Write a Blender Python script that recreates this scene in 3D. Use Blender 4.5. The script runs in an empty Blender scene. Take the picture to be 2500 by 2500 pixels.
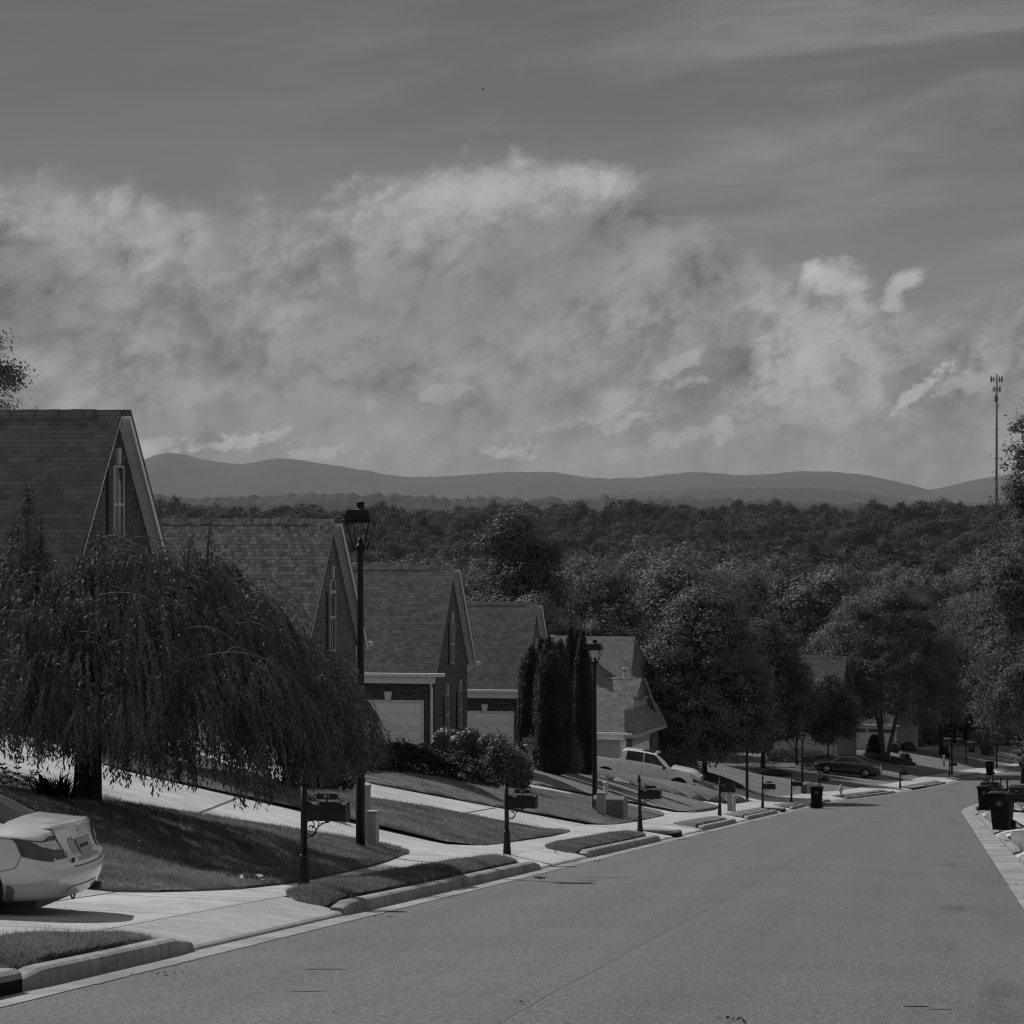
import bpy, bmesh, math, random
import numpy as np
from mathutils import Vector, Matrix

RND = random.Random(11)
NR = np.random.default_rng(5)
scene = bpy.context.scene
COL = scene.collection
rad = math.radians

# ------------------------------------------------------------------ camera
F, CX, HY, VPX, EYE = 6700.0, 1250.0, 1240.0, 2290.0, 1.78
PHI = math.atan((VPX - CX) / F)
cam_data = bpy.data.cameras.new("camera")
cam_data.sensor_width = 36.0
cam_data.lens = F / 2500.0 * 36.0
cam_data.clip_start = 0.5
cam_data.clip_end = 40000.0
cam = bpy.data.objects.new("camera", cam_data)
COL.objects.link(cam)
cam.location = (0, 0, EYE)
cam.rotation_euler = (math.pi / 2 - math.atan((1250 - HY) / F), 0, PHI)
scene.camera = cam

# ------------------------------------------------------------------ sun, sky, exposure
SUN_EL, SUN_AZ = rad(41.0), rad(-43.0)          # azimuth measured from +Y towards +X
sdir = Vector((math.sin(SUN_AZ) * math.cos(SUN_EL), math.cos(SUN_AZ) * math.cos(SUN_EL), math.sin(SUN_EL)))
sun_data = bpy.data.lights.new("sun", 'SUN')
sun_data.energy = 3.7
sun_data.angle = rad(0.53)
sun_data.color = (1.0, 1.0, 1.0)
sun = bpy.data.objects.new("sun", sun_data)
COL.objects.link(sun)
sun.rotation_euler = (-sdir).to_track_quat('-Z', 'Y').to_euler()

world = bpy.data.worlds.new("World")
scene.world = world
world.use_nodes = True
vs = scene.view_settings
vs.view_transform = 'Standard'
vs.look = 'None'
vs.exposure = 0.0
vs.gamma = 1.0
vs.use_curve_mapping = False
scene.render.engine = 'CYCLES'
cy = scene.cycles
cy.use_denoising = True
try:
    cy.denoiser = 'OPENIMAGEDENOISE'
    cy.denoising_input_passes = 'RGB_ALBEDO_NORMAL'
    cy.denoising_prefilter = 'ACCURATE'
except Exception:
    pass
cy.max_bounces = 6
cy.diffuse_bounces = 2
cy.glossy_bounces = 3
cy.transmission_bounces = 4
cy.transparent_max_bounces = 8
cy.volume_bounces = 0
cy.sample_clamp_indirect = 4.0
cy.caustics_reflective = False
cy.caustics_refractive = False
cy.filter_width = 1.2
cy.use_adaptive_sampling = True
cy.adaptive_threshold = 0.015


class NT:
    """tiny node-tree writer"""
    def __init__(self, tree):
        self.t = tree
        for n in list(tree.nodes):
            tree.nodes.remove(n)

    def n(self, typ, **kw):
        nd = self.t.nodes.new(typ)
        for k, v in kw.items():
            if k == 'ins':
                for i, val in v.items():
                    if hasattr(val, 'is_output') or isinstance(val, bpy.types.NodeSocket):
                        self.t.links.new(val, nd.inputs[i])
                    else:
                        nd.inputs[i].default_value = val
            else:
                setattr(nd, k, v)
        return nd

    def m(self, op, a, b=0.0, c=None, clamp=False):
        ins = {0: a, 1: b}
        if c is not None:
            ins[2] = c
        nd = self.n('ShaderNodeMath', operation=op, use_clamp=clamp, ins=ins)
        return nd.outputs[0]

    def noise(self, vec, scale, detail=4.0, rough=0.55, dist=0.0):
        nd = self.n('ShaderNodeTexNoise', ins={'Vector': vec, 'Scale': scale, 'Detail': detail, 'Roughness': rough, 'Distortion': dist})
        return nd.outputs[0]

    def ramp(self, v, a, b, lo=0.0, hi=1.0, smooth=True):
        nd = self.n('ShaderNodeMapRange', ins={0: v, 1: a, 2: b, 3: lo, 4: hi})
        nd.interpolation_type = 'SMOOTHSTEP' if smooth else 'LINEAR'
        nd.clamp = True
        return nd.outputs[0]

    def mix(self, f, a, b):
        nd = self.n('ShaderNodeMix', data_type='FLOAT', ins={0: f, 2: a, 3: b})
        return nd.outputs[0]

    def xyz(self, x, y, z=0.0):
        return self.n('ShaderNodeCombineXYZ', ins={0: x, 1: y, 2: z}).outputs[0]

    def sep(self, v):
        nd = self.n('ShaderNodeSeparateXYZ', ins={0: v})
        return nd.outputs

    def grey(self, v):
        return self.n('ShaderNodeCombineColor', ins={0: v, 1: v, 2: v}).outputs[0]


def build_sky():
    """Physical sky turned to greys, with cloud decks set by direction (azimuth / elevation)."""
    N = NT(world.node_tree)
    out = N.n('ShaderNodeOutputWorld')
    bg = N.n('ShaderNodeBackground', ins={'Strength': 0.1})
    N.t.links.new(bg.outputs[0], out.inputs[0])
    sky = N.n('ShaderNodeTexSky', sky_type='NISHITA')
    sky.sun_disc = False
    sky.sun_elevation = SUN_EL
    sky.sun_rotation = SUN_AZ
    sky.air_density = 1.0
    sky.dust_density = 1.0
    bw = N.n('ShaderNodeRGBToBW', ins={0: sky.outputs[0]}).outputs[0]
    d = N.n('ShaderNodeTexCoord').outputs['Generated']
    x, y, z = N.sep(d)[0:3]
    az = N.m('ARCTAN2', x, y)
    el = N.m('ARCSINE', z)
    # handy units: U grows to the right, V grows upward, one unit = 0.1 rad
    U = N.m('MULTIPLY', N.m('ADD', az, PHI), 10.0)
    V = N.m('MULTIPLY', el, 10.0)
    # clear-sky base: sky luminance compressed into the photograph's dark grey
    base = N.m('MULTIPLY', N.m('POWER', bw, 0.25), SKY_GAIN)
    hz = N.ramp(V, 0.0, 1.9, 0.72, 0.0)
    base = N.m('MULTIPLY', base, N.m('ADD', hz, 1.0))

    def px(xp, yp):
        return (xp - CX) / F * 10.0, (HY - yp) / F * 10.0

    def rot(a, su, sv, w):
        """noise coordinates turned by a and stretched"""
        c, s_ = math.cos(a), math.sin(a)
        p = N.m('ADD', N.m('MULTIPLY', U, c), N.m('MULTIPLY', V, s_))
        q = N.m('SUBTRACT', N.m('MULTIPLY', V, c), N.m('MULTIPLY', U, s_))
        return N.xyz(N.m('MULTIPLY', p, su), N.m('MULTIPLY', q, sv), w)

    n1 = N.noise(rot(.45, .85, 1.2, 1.0), 1.9, 6.0, 0.55, 0.5)       # broad masses, leaning up to the right
    n2 = N.noise(rot(.5, .95, 1.25, 5.0), 4.0, 8.0, 0.62, 0.45)        # billows
    n3 = N.noise(rot(.3, 1.0, 1.2, 2.0), 12.0, 8.0, 0.68, 0.4)         # ragged detail
    vo = N.n('ShaderNodeTexVoronoi', feature='SMOOTH_F1', voronoi_dimensions='2D', normalize=True)
    wv = N.n('ShaderNodeVectorMath', operation='ADD', ins={0: rot(.35, 1.0, 1.35, 3.0), 1: N.xyz(N.m('MULTIPLY', n2, .35), N.m('MULTIPLY', n1, .35), 0.0)}).outputs[0]
    for nm_, v_ in (('Vector', wv), ('Scale', 4.6), ('Detail', 2.0), ('Roughness', .55), ('Lacunarity', 2.2), ('Smoothness', .35)):
        if isinstance(v_, bpy.types.NodeSocket):
            N.t.links.new(v_, vo.inputs[nm_])
        else:
            vo.inputs[nm_].default_value = v_
    cb = N.m('MULTIPLY', N.m('SUBTRACT', .30, vo.outputs['Distance']), 1.6)        # billow: high in the middle of each heap, creased between them
    c1, c2, c3 = N.m('SUBTRACT', n1, .5), N.m('SUBTRACT', n2, .5), N.m('SUBTRACT', n3, .5)
    rag = N.m('ADD', N.m('ADD', N.m('MULTIPLY', c2, 1.7), N.m('MULTIPLY', c3, 2.2)), N.m('MULTIPLY', cb, 1.7))

    def puff(xp, yp, rx, ry, tilt=0.0, soft=.5, ragged=1.0):
        u0, v0 = px(xp, yp)
        ru, rv = rx / F * 10, ry / F * 10
        du, dv = N.m('SUBTRACT', U, u0), N.m('SUBTRACT', V, v0)
        if tilt:
            c, s_ = math.cos(tilt), math.sin(tilt)
            du, dv = (N.m('ADD', N.m('MULTIPLY', du, c), N.m('MULTIPLY', dv, s_)), N.m('SUBTRACT', N.m('MULTIPLY', dv, c), N.m('MULTIPLY', du, s_)))
        du = N.m('MULTIPLY', du, 1.0 / ru)
        dv = N.m('MULTIPLY', dv, 1.0 / rv)
        r2 = N.m('ADD', N.m('MULTIPLY', du, du), N.m('MULTIPLY', dv, dv))
        r = N.m('SQRT', r2)
        e = N.m('ADD', N.m('SUBTRACT', 1.0, r), N.m('MULTIPLY', rag, ragged))
        far = N.ramp(r, 1.1, 1.7, 1.0, 0.0)
        return N.m('MULTIPLY', N.ramp(e, -.05, soft), far)

    # the main deck: everything below a wavy upper edge, high in the middle and falling to the right
    edge = N.n('ShaderNodeFloatCurve')
    cv = edge.mapping.curves[0]
    pts = [(-1.87, 1.12), (-1.4, 1.13), (-1.0, 1.10), (-.6, 1.16), (-.3, 1.23), (0.0, 1.25), (.2, 1.24), (.45, 1.17), (.65, 1.08), (.85, .95), (1.1, .82), (1.4, .72), (1.87, .74)]
    cv.points[0].location = (0.0, 0.44)
    cv.points[1].location = (1.0, 0.30)
    for (u, v) in pts:
        cv.points.new((u + 3.0) / 6.0, v / 2.5)
    edge.mapping.update()
    N.t.links.new(N.m('MULTIPLY', N.m('ADD', U, 3.0), 1 / 6.0), edge.inputs[1])
    ev = N.m('MULTIPLY', edge.outputs[0], 2.5)
    dedge = N.m('ADD', N.m('SUBTRACT', ev, V), N.m('ADD', N.m('MULTIPLY', c2, .20), N.m('MULTIPLY', c3, .12)))
    deck = N.ramp(N.m('ADD', dedge, N.m('MULTIPLY', cb, .16)), -0.04, 0.10)
    tone = N.m('ADD', N.m('ADD', N.m('MULTIPLY', c1, .44), N.m('MULTIPLY', cb, .17)), N.m('ADD', N.m('MULTIPLY', c2, .30), N.m('MULTIPLY', c3, .20)))
    deckv = N.m('ADD', 0.250, tone)
    low = N.ramp(V, 0.0, 0.45, 1.0, 0.0)
    deckv = N.mix(N.m('MULTIPLY', low, 0.6), deckv, 0.238)

    # thin veils up high, combed sideways, denser on the right
    nc = N.noise(rot(.10, .42, 2.3, 11.0), 1.5, 8.0, 0.60, 0.5)
    nd = N.noise(rot(.16, .6, 4.5, 17.0), 2.6, 6.0, 0.6, 0.3)
    cir = N.m('MULTIPLY', N.ramp(N.m('ADD', nc, N.m('MULTIPLY', N.m('SUBTRACT', nd, .5), .25)), 0.38, 0.72), N.ramp(U, -1.6, 1.4, 0.18, 1.0))
    v0 = N.mix(N.m('MULTIPLY', cir, 0.82), base, 0.255)
    val = N.mix(deck, v0, deckv)

    # darker undersides and hollows
    for (xp, yp, rx, ry, amt, tv, tilt) in [
            (1280, 660, 460, 150, .55, .205, .45), (600, 500, 170, 110, .55, .195, .9), (880, 740, 260, 80, .4, .21, .6),
            (60, 640, 190, 60, .4, .205, .1), (60, 800, 240, 60, .35, .21, .2), (900, 1000, 500, 70, .3, .215, .05),
            (1900, 640, 160, 120, .25, .215, .3), (1750, 1010, 240, 40, .35, .215, .2)]:
        val = N.mix(N.m('MULTIPLY', puff(xp, yp, rx, ry, tilt, .9, .6), amt), val, tv)
    # sunlit heaps and edges
    for (xp, yp, rx, ry, amt, tv, tilt, soft, *rg) in [
            (1180, 482, 460, 92, 1.0, .40, .05, .75, .22), (1390, 442, 210, 50, .85, .41, -.16, .7, .22), (980, 560, 220, 90, .75, .365, .35, 1.0, .4),
            (1120, 560, 150, 70, .6, .35, .5, 1.0, .5), (215, 530, 320, 105, .95, .375, -.16, .8, .28), (370, 590, 190, 80, .65, .335, .2, 1.0, .5), (600, 560, 160, 50, .35, .31, .4, 1.0, .5),
            (760, 720, 150, 40, .55, .32, .6, .8), (350, 880, 150, 36, .5, .315, .1, .8), (1560, 800, 150, 44, .5, .32, .5, .8),
            (1150, 650, 70, 40, .4, .31, .5, .8),
            (2035, 850, 260, 210, .75, .335, .35, .9, .4),
            (2035, 692, 115, 60, 1.0, .45, -.1, .5, .42), (2205, 692, 68, 36, .95, .44, .45, .4, .42), (2178, 738, 38, 60, .85, .42, .0, .5, .42), (2080, 740, 70, 60, .6, .36, .3, .9, .6),
            (1990, 790, 160, 90, .85, .40, .5, .7, .45), (1950, 890, 180, 95, .85, .40, .3, .7, .45), (2090, 850, 110, 100, .6, .35, .0, 1.0, .6),
            (1860, 740, 36, 26, .6, .36, .3, .5), (1640, 900, 90, 24, .7, .36, .35, .5), (1690, 930, 70, 22, .6, .36, .3, .5),
            (1900, 1020, 260, 34, .55, .345, .25, .6), (2230, 960, 90, 22, .9, .42, .62, .4), (2350, 940, 120, 26, .6, .35, .25, .5),
            (2440, 880, 90, 50, .5, .34, .2, .7), (540, 1090, 190, 24, .95, .40, .10, .5), (660, 1072, 60, 20, .9, .40, .4, .4), (760, 1108, 80, 16, .7, .37, .1, .5), (420, 1085, 90, 22, .7, .38, .1, .5),
            (1260, 1102, 75, 26, .9, .39, .2, .4), (1480, 1035, 120, 28, .75, .37, .05, .5), (1200, 1100, 30, 16, .7, .37, .2, .4), (1690, 1060, 120, 26, .6, .36, .15, .5), (1560, 960, 110, 26, .5, .35, .3, .5), (1090, 960, 80, 22, .5, .34, .2, .5), (900, 990, 34, 16, .5, .33, .1, .6),
            (180, 985, 90, 16, .6, .34, .35, .5), (1560, 1100, 120, 20, .4, .32, .1, .6), (1080, 970, 60, 26, .35, .31, .4, .7)]:
        sh = N.m('ADD', tv, N.m('ADD', N.m('MULTIPLY', N.m('ADD', c2, c3), .14), N.m('MULTIPLY', cb, .12)))
        val = N.mix(N.m('MULTIPLY', puff(xp, yp, rx, ry, tilt, soft + .2, rg[0] if rg else 1.25), amt), val, sh)
    # unseen sky beside and behind the view brightened, added fill for shaded faces
    val = N.m('MULTIPLY', val, N.ramp(N.m('ABSOLUTE', U), 3.5, 11.0, 1.0, 1.75))
    val = N.m('MULTIPLY', N.m('MAXIMUM', val, 0.02), 10.0)      # background strength is 0.1
    N.t.links.new(N.grey(val), bg.inputs[0])


SKY_GAIN = 0.081
build_sky()

# ------------------------------------------------------------------ terrain functions
_Y = np.arange(-60.0, 22000.0, 1.0)
_sl = np.interp(_Y, [-60, 136, 160, 205, 225, 262, 300, 320, 335], [0, 0, .13, .13, .175, .25, .34, .2, 0])
_sh = np.cumsum(_sl)
_sh -= np.interp(0.0, _Y, _sh)
_zt = np.interp(_Y, [-60, 0, 140, 176, 200, 225, 260, 320, 400, 600, 900, 1400, 1900, 2500, 3500, 22000],
                [5.78, 0, -13.48, -16.45, -18.25, -19.9, -22.1, -25.5, -30, -38, -42, -36, -22, -26, -34, -40])
_k = np.hanning(15); _k /= _k.sum()
_zs = np.convolve(np.pad(_zt, 7, mode='edge'), _k, mode='valid')
_zs[:20] = _zt[:20]


def shift(Y):
    return np.interp(Y, _Y, _sh)


def zr(Y):
    return np.interp(Y, _Y, _zs)


_cl = np.array([-200, -60, -14, -7, -3.0, -2.2, -1.66, -1.65, -1.2, 2.9, 7.0, 7.01, 7.95, 9.65, 18.2, 30, 60, 200])
_cz = np.array([-4, -1.6, 0.1, .30, .22, .20, .17, .03, 0.0, .07, 0.0, .15, .185, .225, 2.42, 2.8, 2.2, -3])


def cross(L):
    return np.interp(L, _cl, _cz)


def zt(X, Y):
    """height of the built ground (pavement level) at X, Y"""
    L = shift(Y) - X
    fade = np.interp(Y, [230, 330], [1.0, 0.25])
    fac = np.interp(Y, [28.5, 31, 34, 38, 112, 121, 129, 140, 147, 170, 184, 206, 216, 230], [.10, .22, .65, 1.0, 1.0, .95, .52, .55, 1.1, 1.0, .38, .38, .7, .7])
    c = cross(L)
    c = np.where(L > 9.65, .225 + (c - .225) * fac, c)
    return zr(Y) + c * fade


def P2(X, Y, Z):
    """world -> photograph pixels (2500 frame) and pixels per metre"""
    c, s = math.cos(PHI), math.sin(PHI)
    t = -X * s + Y * c
    k = F / t
    return CX + k * (X * c + Y * s), HY - k * (Z - EYE), k


_T = np.concatenate([np.arange(12, 150, .05), np.arange(150, 420, .1)])


def G(px, py, lift=0.0):
    """point of the ground seen at a photograph pixel"""
    c, s = math.cos(PHI), math.sin(PHI)
    a = (px - CX) / F
    X = _T * (-s + a * c)
    Y = _T * (c + a * s)
    Z = EYE - (py - HY) / F * _T
    g = zt(X, Y) + lift
    i = int(np.argmax(Z <= g))
    if i == 0:
        i = len(_T) - 1
    return float(X[i]), float(Y[i])


def at(px, k):
    """X, Y of the vertical line at pixel column px at a scale of k pixels per metre"""
    t = F / k
    c, s = math.cos(PHI), math.sin(PHI)
    a = (px - CX) / F
    return t * (-s + a * c), t * (c + a * s)


def zpx(py, k):
    return EYE - (py - HY) / k


_yy = np.arange(10, 330, .05)


def y_of(px, L):
    """street distance where the line L metres left of the axis crosses pixel column px"""
    x = P2(shift(_yy) - L, _yy, 0)[0]
    return float(np.interp(px, x, _yy))


# ------------------------------------------------------------------ mesh builders
class MB:
    def __init__(self):
        self.v, self.f, self.mi, self.sm = [], [], [], []

    def add(self, verts, faces, mi=0, smooth=False):
        o = len(self.v)
        self.v += [tuple(map(float, p)) for p in verts]
        for f in faces:
            self.f.append(tuple(o + i for i in f))
            self.mi.append(mi)
            self.sm.append(smooth)
        return self

    def box(self, x0, x1, y0, y1, z0, z1, mi=0, M=None):
        vs_ = [(x0, y0, z0), (x1, y0, z0), (x1, y1, z0), (x0, y1, z0), (x0, y0, z1), (x1, y0, z1), (x1, y1, z1), (x0, y1, z1)]
        if M is not None:
            vs_ = [M @ Vector(p) for p in vs_]
        return self.add(vs_, [(3, 2, 1, 0), (4, 5, 6, 7), (0, 1, 5, 4), (1, 2, 6, 5), (2, 3, 7, 6), (3, 0, 4, 7)], mi)

    def bevbox(self, x0, x1, y0, y1, z0, z1, b=.02, mi=0, M=None, smooth=False):
        bm = bmesh.new()
        bmesh.ops.create_cube(bm, size=1)
        for v in bm.verts:
            v.co = Vector(((x0 + x1) / 2 + v.co.x * (x1 - x0), (y0 + y1) / 2 + v.co.y * (y1 - y0), (z0 + z1) / 2 + v.co.z * (z1 - z0)))
        bmesh.ops.bevel(bm, geom=bm.edges[:], offset=b, segments=2, affect='EDGES', profile=.5)
        return self.addbm(bm, mi, smooth, M)

    def addbm(self, bm, mi=0, smooth=False, M=None):
        bm.verts.index_update()
        vs_ = [(M @ v.co if M is not None else v.co.copy()) for v in bm.verts]
        fs = [tuple(v.index for v in f.verts) for f in bm.faces]
        bm.free()
        return self.add(vs_, fs, mi, smooth)

    def tube(self, pts, radii, seg=8, mi=0, smooth=True, cap=True):
        pts = [Vector(p) for p in pts]
        n = len(pts)
        if not hasattr(radii, '__len__'):
            radii = [radii] * n
        verts, faces = [], []
        up = None
        for i, p in enumerate(pts):
            t = (pts[min(i + 1, n - 1)] - pts[max(i - 1, 0)])
            if t.length < 1e-9:
                t = Vector((0, 0, 1))
            t.normalize()
            if up is None:
                up = Vector((1, 0, 0)) if abs(t.x) < .8 else Vector((0, 1, 0))
            a = up - t * up.dot(t)
            if a.length < 1e-6:
                a = t.orthogonal()
            a.normalize()
            up = a
            b = t.cross(a)
            for j in range(seg):
                w = 2 * math.pi * j / seg
                verts.append(p + (a * math.cos(w) + b * math.sin(w)) * radii[i])
        for i in range(n - 1):
            for j in range(seg):
                j2 = (j + 1) % seg
                faces.append((i * seg + j, i * seg + j2, (i + 1) * seg + j2, (i + 1) * seg + j))
        self.add(verts, faces, mi, smooth)
        if cap:
            o = len(self.v) - len(verts)
            self.f.append(tuple(o + j for j in reversed(range(seg)))); self.mi.append(mi); self.sm.append(False)
            self.f.append(tuple(o + (n - 1) * seg + j for j in range(seg))); self.mi.append(mi); self.sm.append(False)
        return self

    def lathe(self, prof, seg=16, mi=0, smooth=True, c=(0, 0, 0), M=None, square=False):
        verts, faces = [], []
        n = len(prof)
        for (r, z) in prof:
            for j in range(seg):
                w = 2 * math.pi * (j + (.5 if square else 0)) / seg
                p = Vector((r * math.cos(w), r * math.sin(w), z))
                if M is not None:
                    p = M @ p
                verts.append(p + Vector(c))
        for i in range(n - 1):
            for j in range(seg):
                j2 = (j + 1) % seg
                faces.append((i * seg + j, i * seg + j2, (i + 1) * seg + j2, (i + 1) * seg + j))
        faces.append(tuple(reversed(range(seg))))
        faces.append(tuple((n - 1) * seg + j for j in range(seg)))
        return self.add(verts, faces, mi, smooth)

    def prism(self, poly, axis, a, b, mi=0, M=None):
        """poly in the two other axes (in x,y,z order), extruded along axis from a to b"""
        n = len(poly)
        vs_ = []
        for w in (a, b):
            for (p, q) in poly:
                if axis == 'x':
                    v = (w, p, q)
                elif axis == 'y':
                    v = (p, w, q)
                else:
                    v = (p, q, w)
                vs_.append(M @ Vector(v) if M is not None else v)
        fs = [tuple(range(n)), tuple(reversed(range(n, 2 * n)))]
        for i in range(n):
            j = (i + 1) % n
            fs.append((i, i + n, j + n, j))
        return self.add(vs_, fs, mi)

    def grid(self, A, mi=0, smooth=True, wrap=False):
        """A: rows x cols x 3"""
        A = np.asarray(A)
        r, c = A.shape[:2]
        fs = []
        for i in range(r - 1):
            for j in range(c - 1 if not wrap else c):
                j2 = (j + 1) % c
                fs.append((i * c + j, i * c + j2, (i + 1) * c + j2, (i + 1) * c + j))
        return self.add(A.reshape(-1, 3), fs, mi, smooth)

    def build(self, name, mats, parent=None, fix=True, loc=None):
        me = bpy.data.meshes.new(name)
        me.from_pydata(self.v, [], self.f)
        if not isinstance(mats, (list, tuple)):
            mats = [mats]
        for m_ in mats:
            me.materials.append(m_)
        me.polygons.foreach_set('material_index', self.mi)
        me.polygons.foreach_set('use_smooth', self.sm)
        if fix:
            bm = bmesh.new(); bm.from_mesh(me)
            bmesh.ops.recalc_face_normals(bm, faces=bm.faces[:])
            bm.to_mesh(me); bm.free()
        me.update()
        o = bpy.data.objects.new(name, me)
        COL.objects.link(o)
        if parent is not None:
            o.parent = parent
        if loc is not None:
            o.location = loc
        return o


def np_mesh(name, verts, quads, mats, parent=None, loc=None, smooth=False, link=True):
    me = bpy.data.meshes.new(name)
    verts = np.asarray(verts, dtype=np.float32); quads = np.asarray(quads, dtype=np.int32)
    n, q = len(verts), len(quads)
    w = quads.shape[1]
    me.vertices.add(n); me.vertices.foreach_set('co', verts.ravel())
    me.loops.add(q * w); me.loops.foreach_set('vertex_index', quads.ravel())
    me.polygons.add(q)
    me.polygons.foreach_set('loop_start', np.arange(0, q * w, w, dtype=np.int32))
    me.polygons.foreach_set('loop_total', np.full(q, w, dtype=np.int32))
    if smooth:
        me.polygons.foreach_set('use_smooth', np.ones(q, dtype=bool))
    me.update(calc_edges=True)
    for m_ in (mats if isinstance(mats, (list, tuple)) else [mats]):
        me.materials.append(m_)
    o = bpy.data.objects.new(name, me)
    if link:
        COL.objects.link(o)
    if parent is not None:
        o.parent = parent
    if loc is not None:
        o.location = loc
    return o


def thing(name, label, cat, loc=(0, 0, 0), rz=0.0, group=None):
    o = bpy.data.objects.new(name, None)
    COL.objects.link(o)
    o.empty_display_size = .2
    o.location = loc
    o.rotation_euler = (0, 0, rz)
    o['label'] = label; o['category'] = cat
    if group:
        o['group'] = group
    return o


def tag(o, label, cat, group=None, kind=None):
    o['label'] = label; o['category'] = cat
    if group:
        o['group'] = group
    if kind:
        o['kind'] = kind
    return o


def struct(o, label, cat, kind='structure'):
    o['kind'] = kind; o['label'] = label; o['category'] = cat
    return o


CHILD = {}


def kids(o):
    return [c for c in bpy.data.objects if c.parent == o]


def dup(root, loc, rz=0.0, label=None, scale=None):
    def cp(o, parent):
        c = o.copy(); COL.objects.link(c)
        if parent is not None:
            c.parent = parent
        for ch in kids(o):
            cp(ch, c)
        return c
    r = cp(root, None)
    r.location = loc
    r.rotation_euler = (0, 0, rz)
    if label:
        r['label'] = label
    if scale is not None:
        r.scale = scale if hasattr(scale, '__len__') else (scale,) * 3
    return r


# ------------------------------------------------------------------ materials
def base_mat(name):
    m_ = bpy.data.materials.new(name)
    m_.use_nodes = True
    N = NT(m_.node_tree)
    out = N.n('ShaderNodeOutputMaterial')
    bs = N.n('ShaderNodeBsdfPrincipled')
    N.t.links.new(bs.outputs[0], out.inputs[0])
    return m_, N, bs, out


def setcol(N, bs, v):
    N.t.links.new(N.grey(v), bs.inputs['Base Color'])


def bump(N, bs, h, strength=.3, dist=.01):
    b = N.n('ShaderNodeBump', ins={'Strength': strength, 'Distance': dist, 'Height': h})
    N.t.links.new(b.outputs[0], bs.inputs['Normal'])


def pmat(name, v, rough=.6, var=.12, scale=6.0, spec=.4, metal=0.0, bmp=0.0, coat=0.0, bscale=None):
    m_, N, bs, out = base_mat(name)
    co = N.n('ShaderNodeTexCoord').outputs['Object']
    n = N.noise(co, scale, 4.0, .6)
    setcol(N, bs, N.m('MULTIPLY', N.ramp(n, .25, .75, 1 - var, 1 + var), v))
    bs.inputs['Roughness'].default_value = rough
    bs.inputs['Specular IOR Level'].default_value = spec
    bs.inputs['Metallic'].default_value = metal
    if coat:
        bs.inputs['Coat Weight'].default_value = coat
        bs.inputs['Coat Roughness'].default_value = .06
    if bmp:
        bump(N, bs, N.noise(co, bscale or scale * 6, 4.0, .6), bmp, .01)
    return m_


def asphalt_mat():
    m_, N, bs, out = base_mat('asphalt')
    co = N.n('ShaderNodeTexCoord').outputs['Object']
    x, y, z = N.sep(co)[0:3]
    fine = N.noise(co, 55.0, 3.0, .75)
    grit = N.n('ShaderNodeTexVoronoi', ins={'Vector': co, 'Scale': 48.0}).outputs['Color']
    gv = N.n('ShaderNodeRGBToBW', ins={0: grit}).outputs[0]
    big = N.noise(co, .35, 5.0, .6)
    streak = N.noise(N.xyz(N.m('MULTIPLY', x, 1.3), N.m('MULTIPLY', y, .035), 0.0), 1.0, 4.0, .6)
    v = N.m('ADD', .122, N.m('MULTIPLY', N.m('SUBTRACT', big, .5), .05))
    v = N.m('ADD', v, N.m('MULTIPLY', N.m('SUBTRACT', streak, .5), .065))
    v = N.m('MULTIPLY', v, N.ramp(fine, .25, .75, .55, 1.45))
    v = N.m('MULTIPLY', v, N.ramp(gv, .1, .9, .62, 1.38))
    # oil stains in the right-hand wheel lane, with a ragged outline
    st = N.noise(N.xyz(x, N.m('MULTIPLY', y, .22), 7.0), 1.5, 4.0, .6)
    lane = N.m('MULTIPLY', N.ramp(x, -.4, .2), N.ramp(x, .55, 1.0, 1.0, 0.0))
    v = N.m('MULTIPLY', v, N.m('SUBTRACT', 1.0, N.m('MULTIPLY', N.m('MULTIPLY', lane, N.ramp(st, .5, .72)), .33)))
    setcol(N, bs, v)
    bs.inputs['Roughness'].default_value = .9
    bs.inputs['Specular IOR Level'].default_value = .25
    bump(N, bs, N.m('ADD', fine, gv), .55, .006)
    return m_


def concrete_mat(name, base=.40, amt=.10):
    m_, N, bs, out = base_mat(name)
    co = N.n('ShaderNodeTexCoord').outputs['Object']
    fine = N.noise(co, 34.0, 3.0, .75)
    big = N.noise(co, .7, 5.0, .62)
    sp = N.noise(co, 3.2, 6.0, .65)
    v = N.m('MULTIPLY', base, N.ramp(big, .25, .75, 1 - amt, 1 + amt))
    v = N.m('MULTIPLY', v, N.ramp(sp, .3, .7, .86, 1.08))
    v = N.m('MULTIPLY', v, N.ramp(fine, .25, .75, .76, 1.2))
    setcol(N, bs, v)
    bs.inputs['Roughness'].default_value = .88
    bs.inputs['Specular IOR Level'].default_value = .25
    bump(N, bs, fine, .3, .004)
    return m_


def kerb_mat():
    m_, N, bs, out = base_mat('kerb_concrete')
    co = N.n('ShaderNodeTexCoord').outputs['Object']
    x, y, z = N.sep(co)[0:3]
    big = N.noise(co, 1.1, 6.0, .68)
    drip = N.noise(N.xyz(N.m('MULTIPLY', x, 3.0), N.m('MULTIPLY', y, 3.0), N.m('MULTIPLY', z, .3)), 2.0, 5.0, .65)
    fine = N.noise(co, 40.0, 3.0, .7)
    v = N.m('MULTIPLY', .27, N.ramp(big, .28, .72, .58, 1.2))
    v = N.m('MULTIPLY', v, N.ramp(drip, .3, .68, .68, 1.08))
    v = N.m('MULTIPLY', v, N.ramp(fine, .25, .75, .85, 1.12))
    setcol(N, bs, v)
    bs.inputs['Roughness'].default_value = .9
    bump(N, bs, N.m('ADD', fine, big), .4, .008)
    return m_


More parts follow.
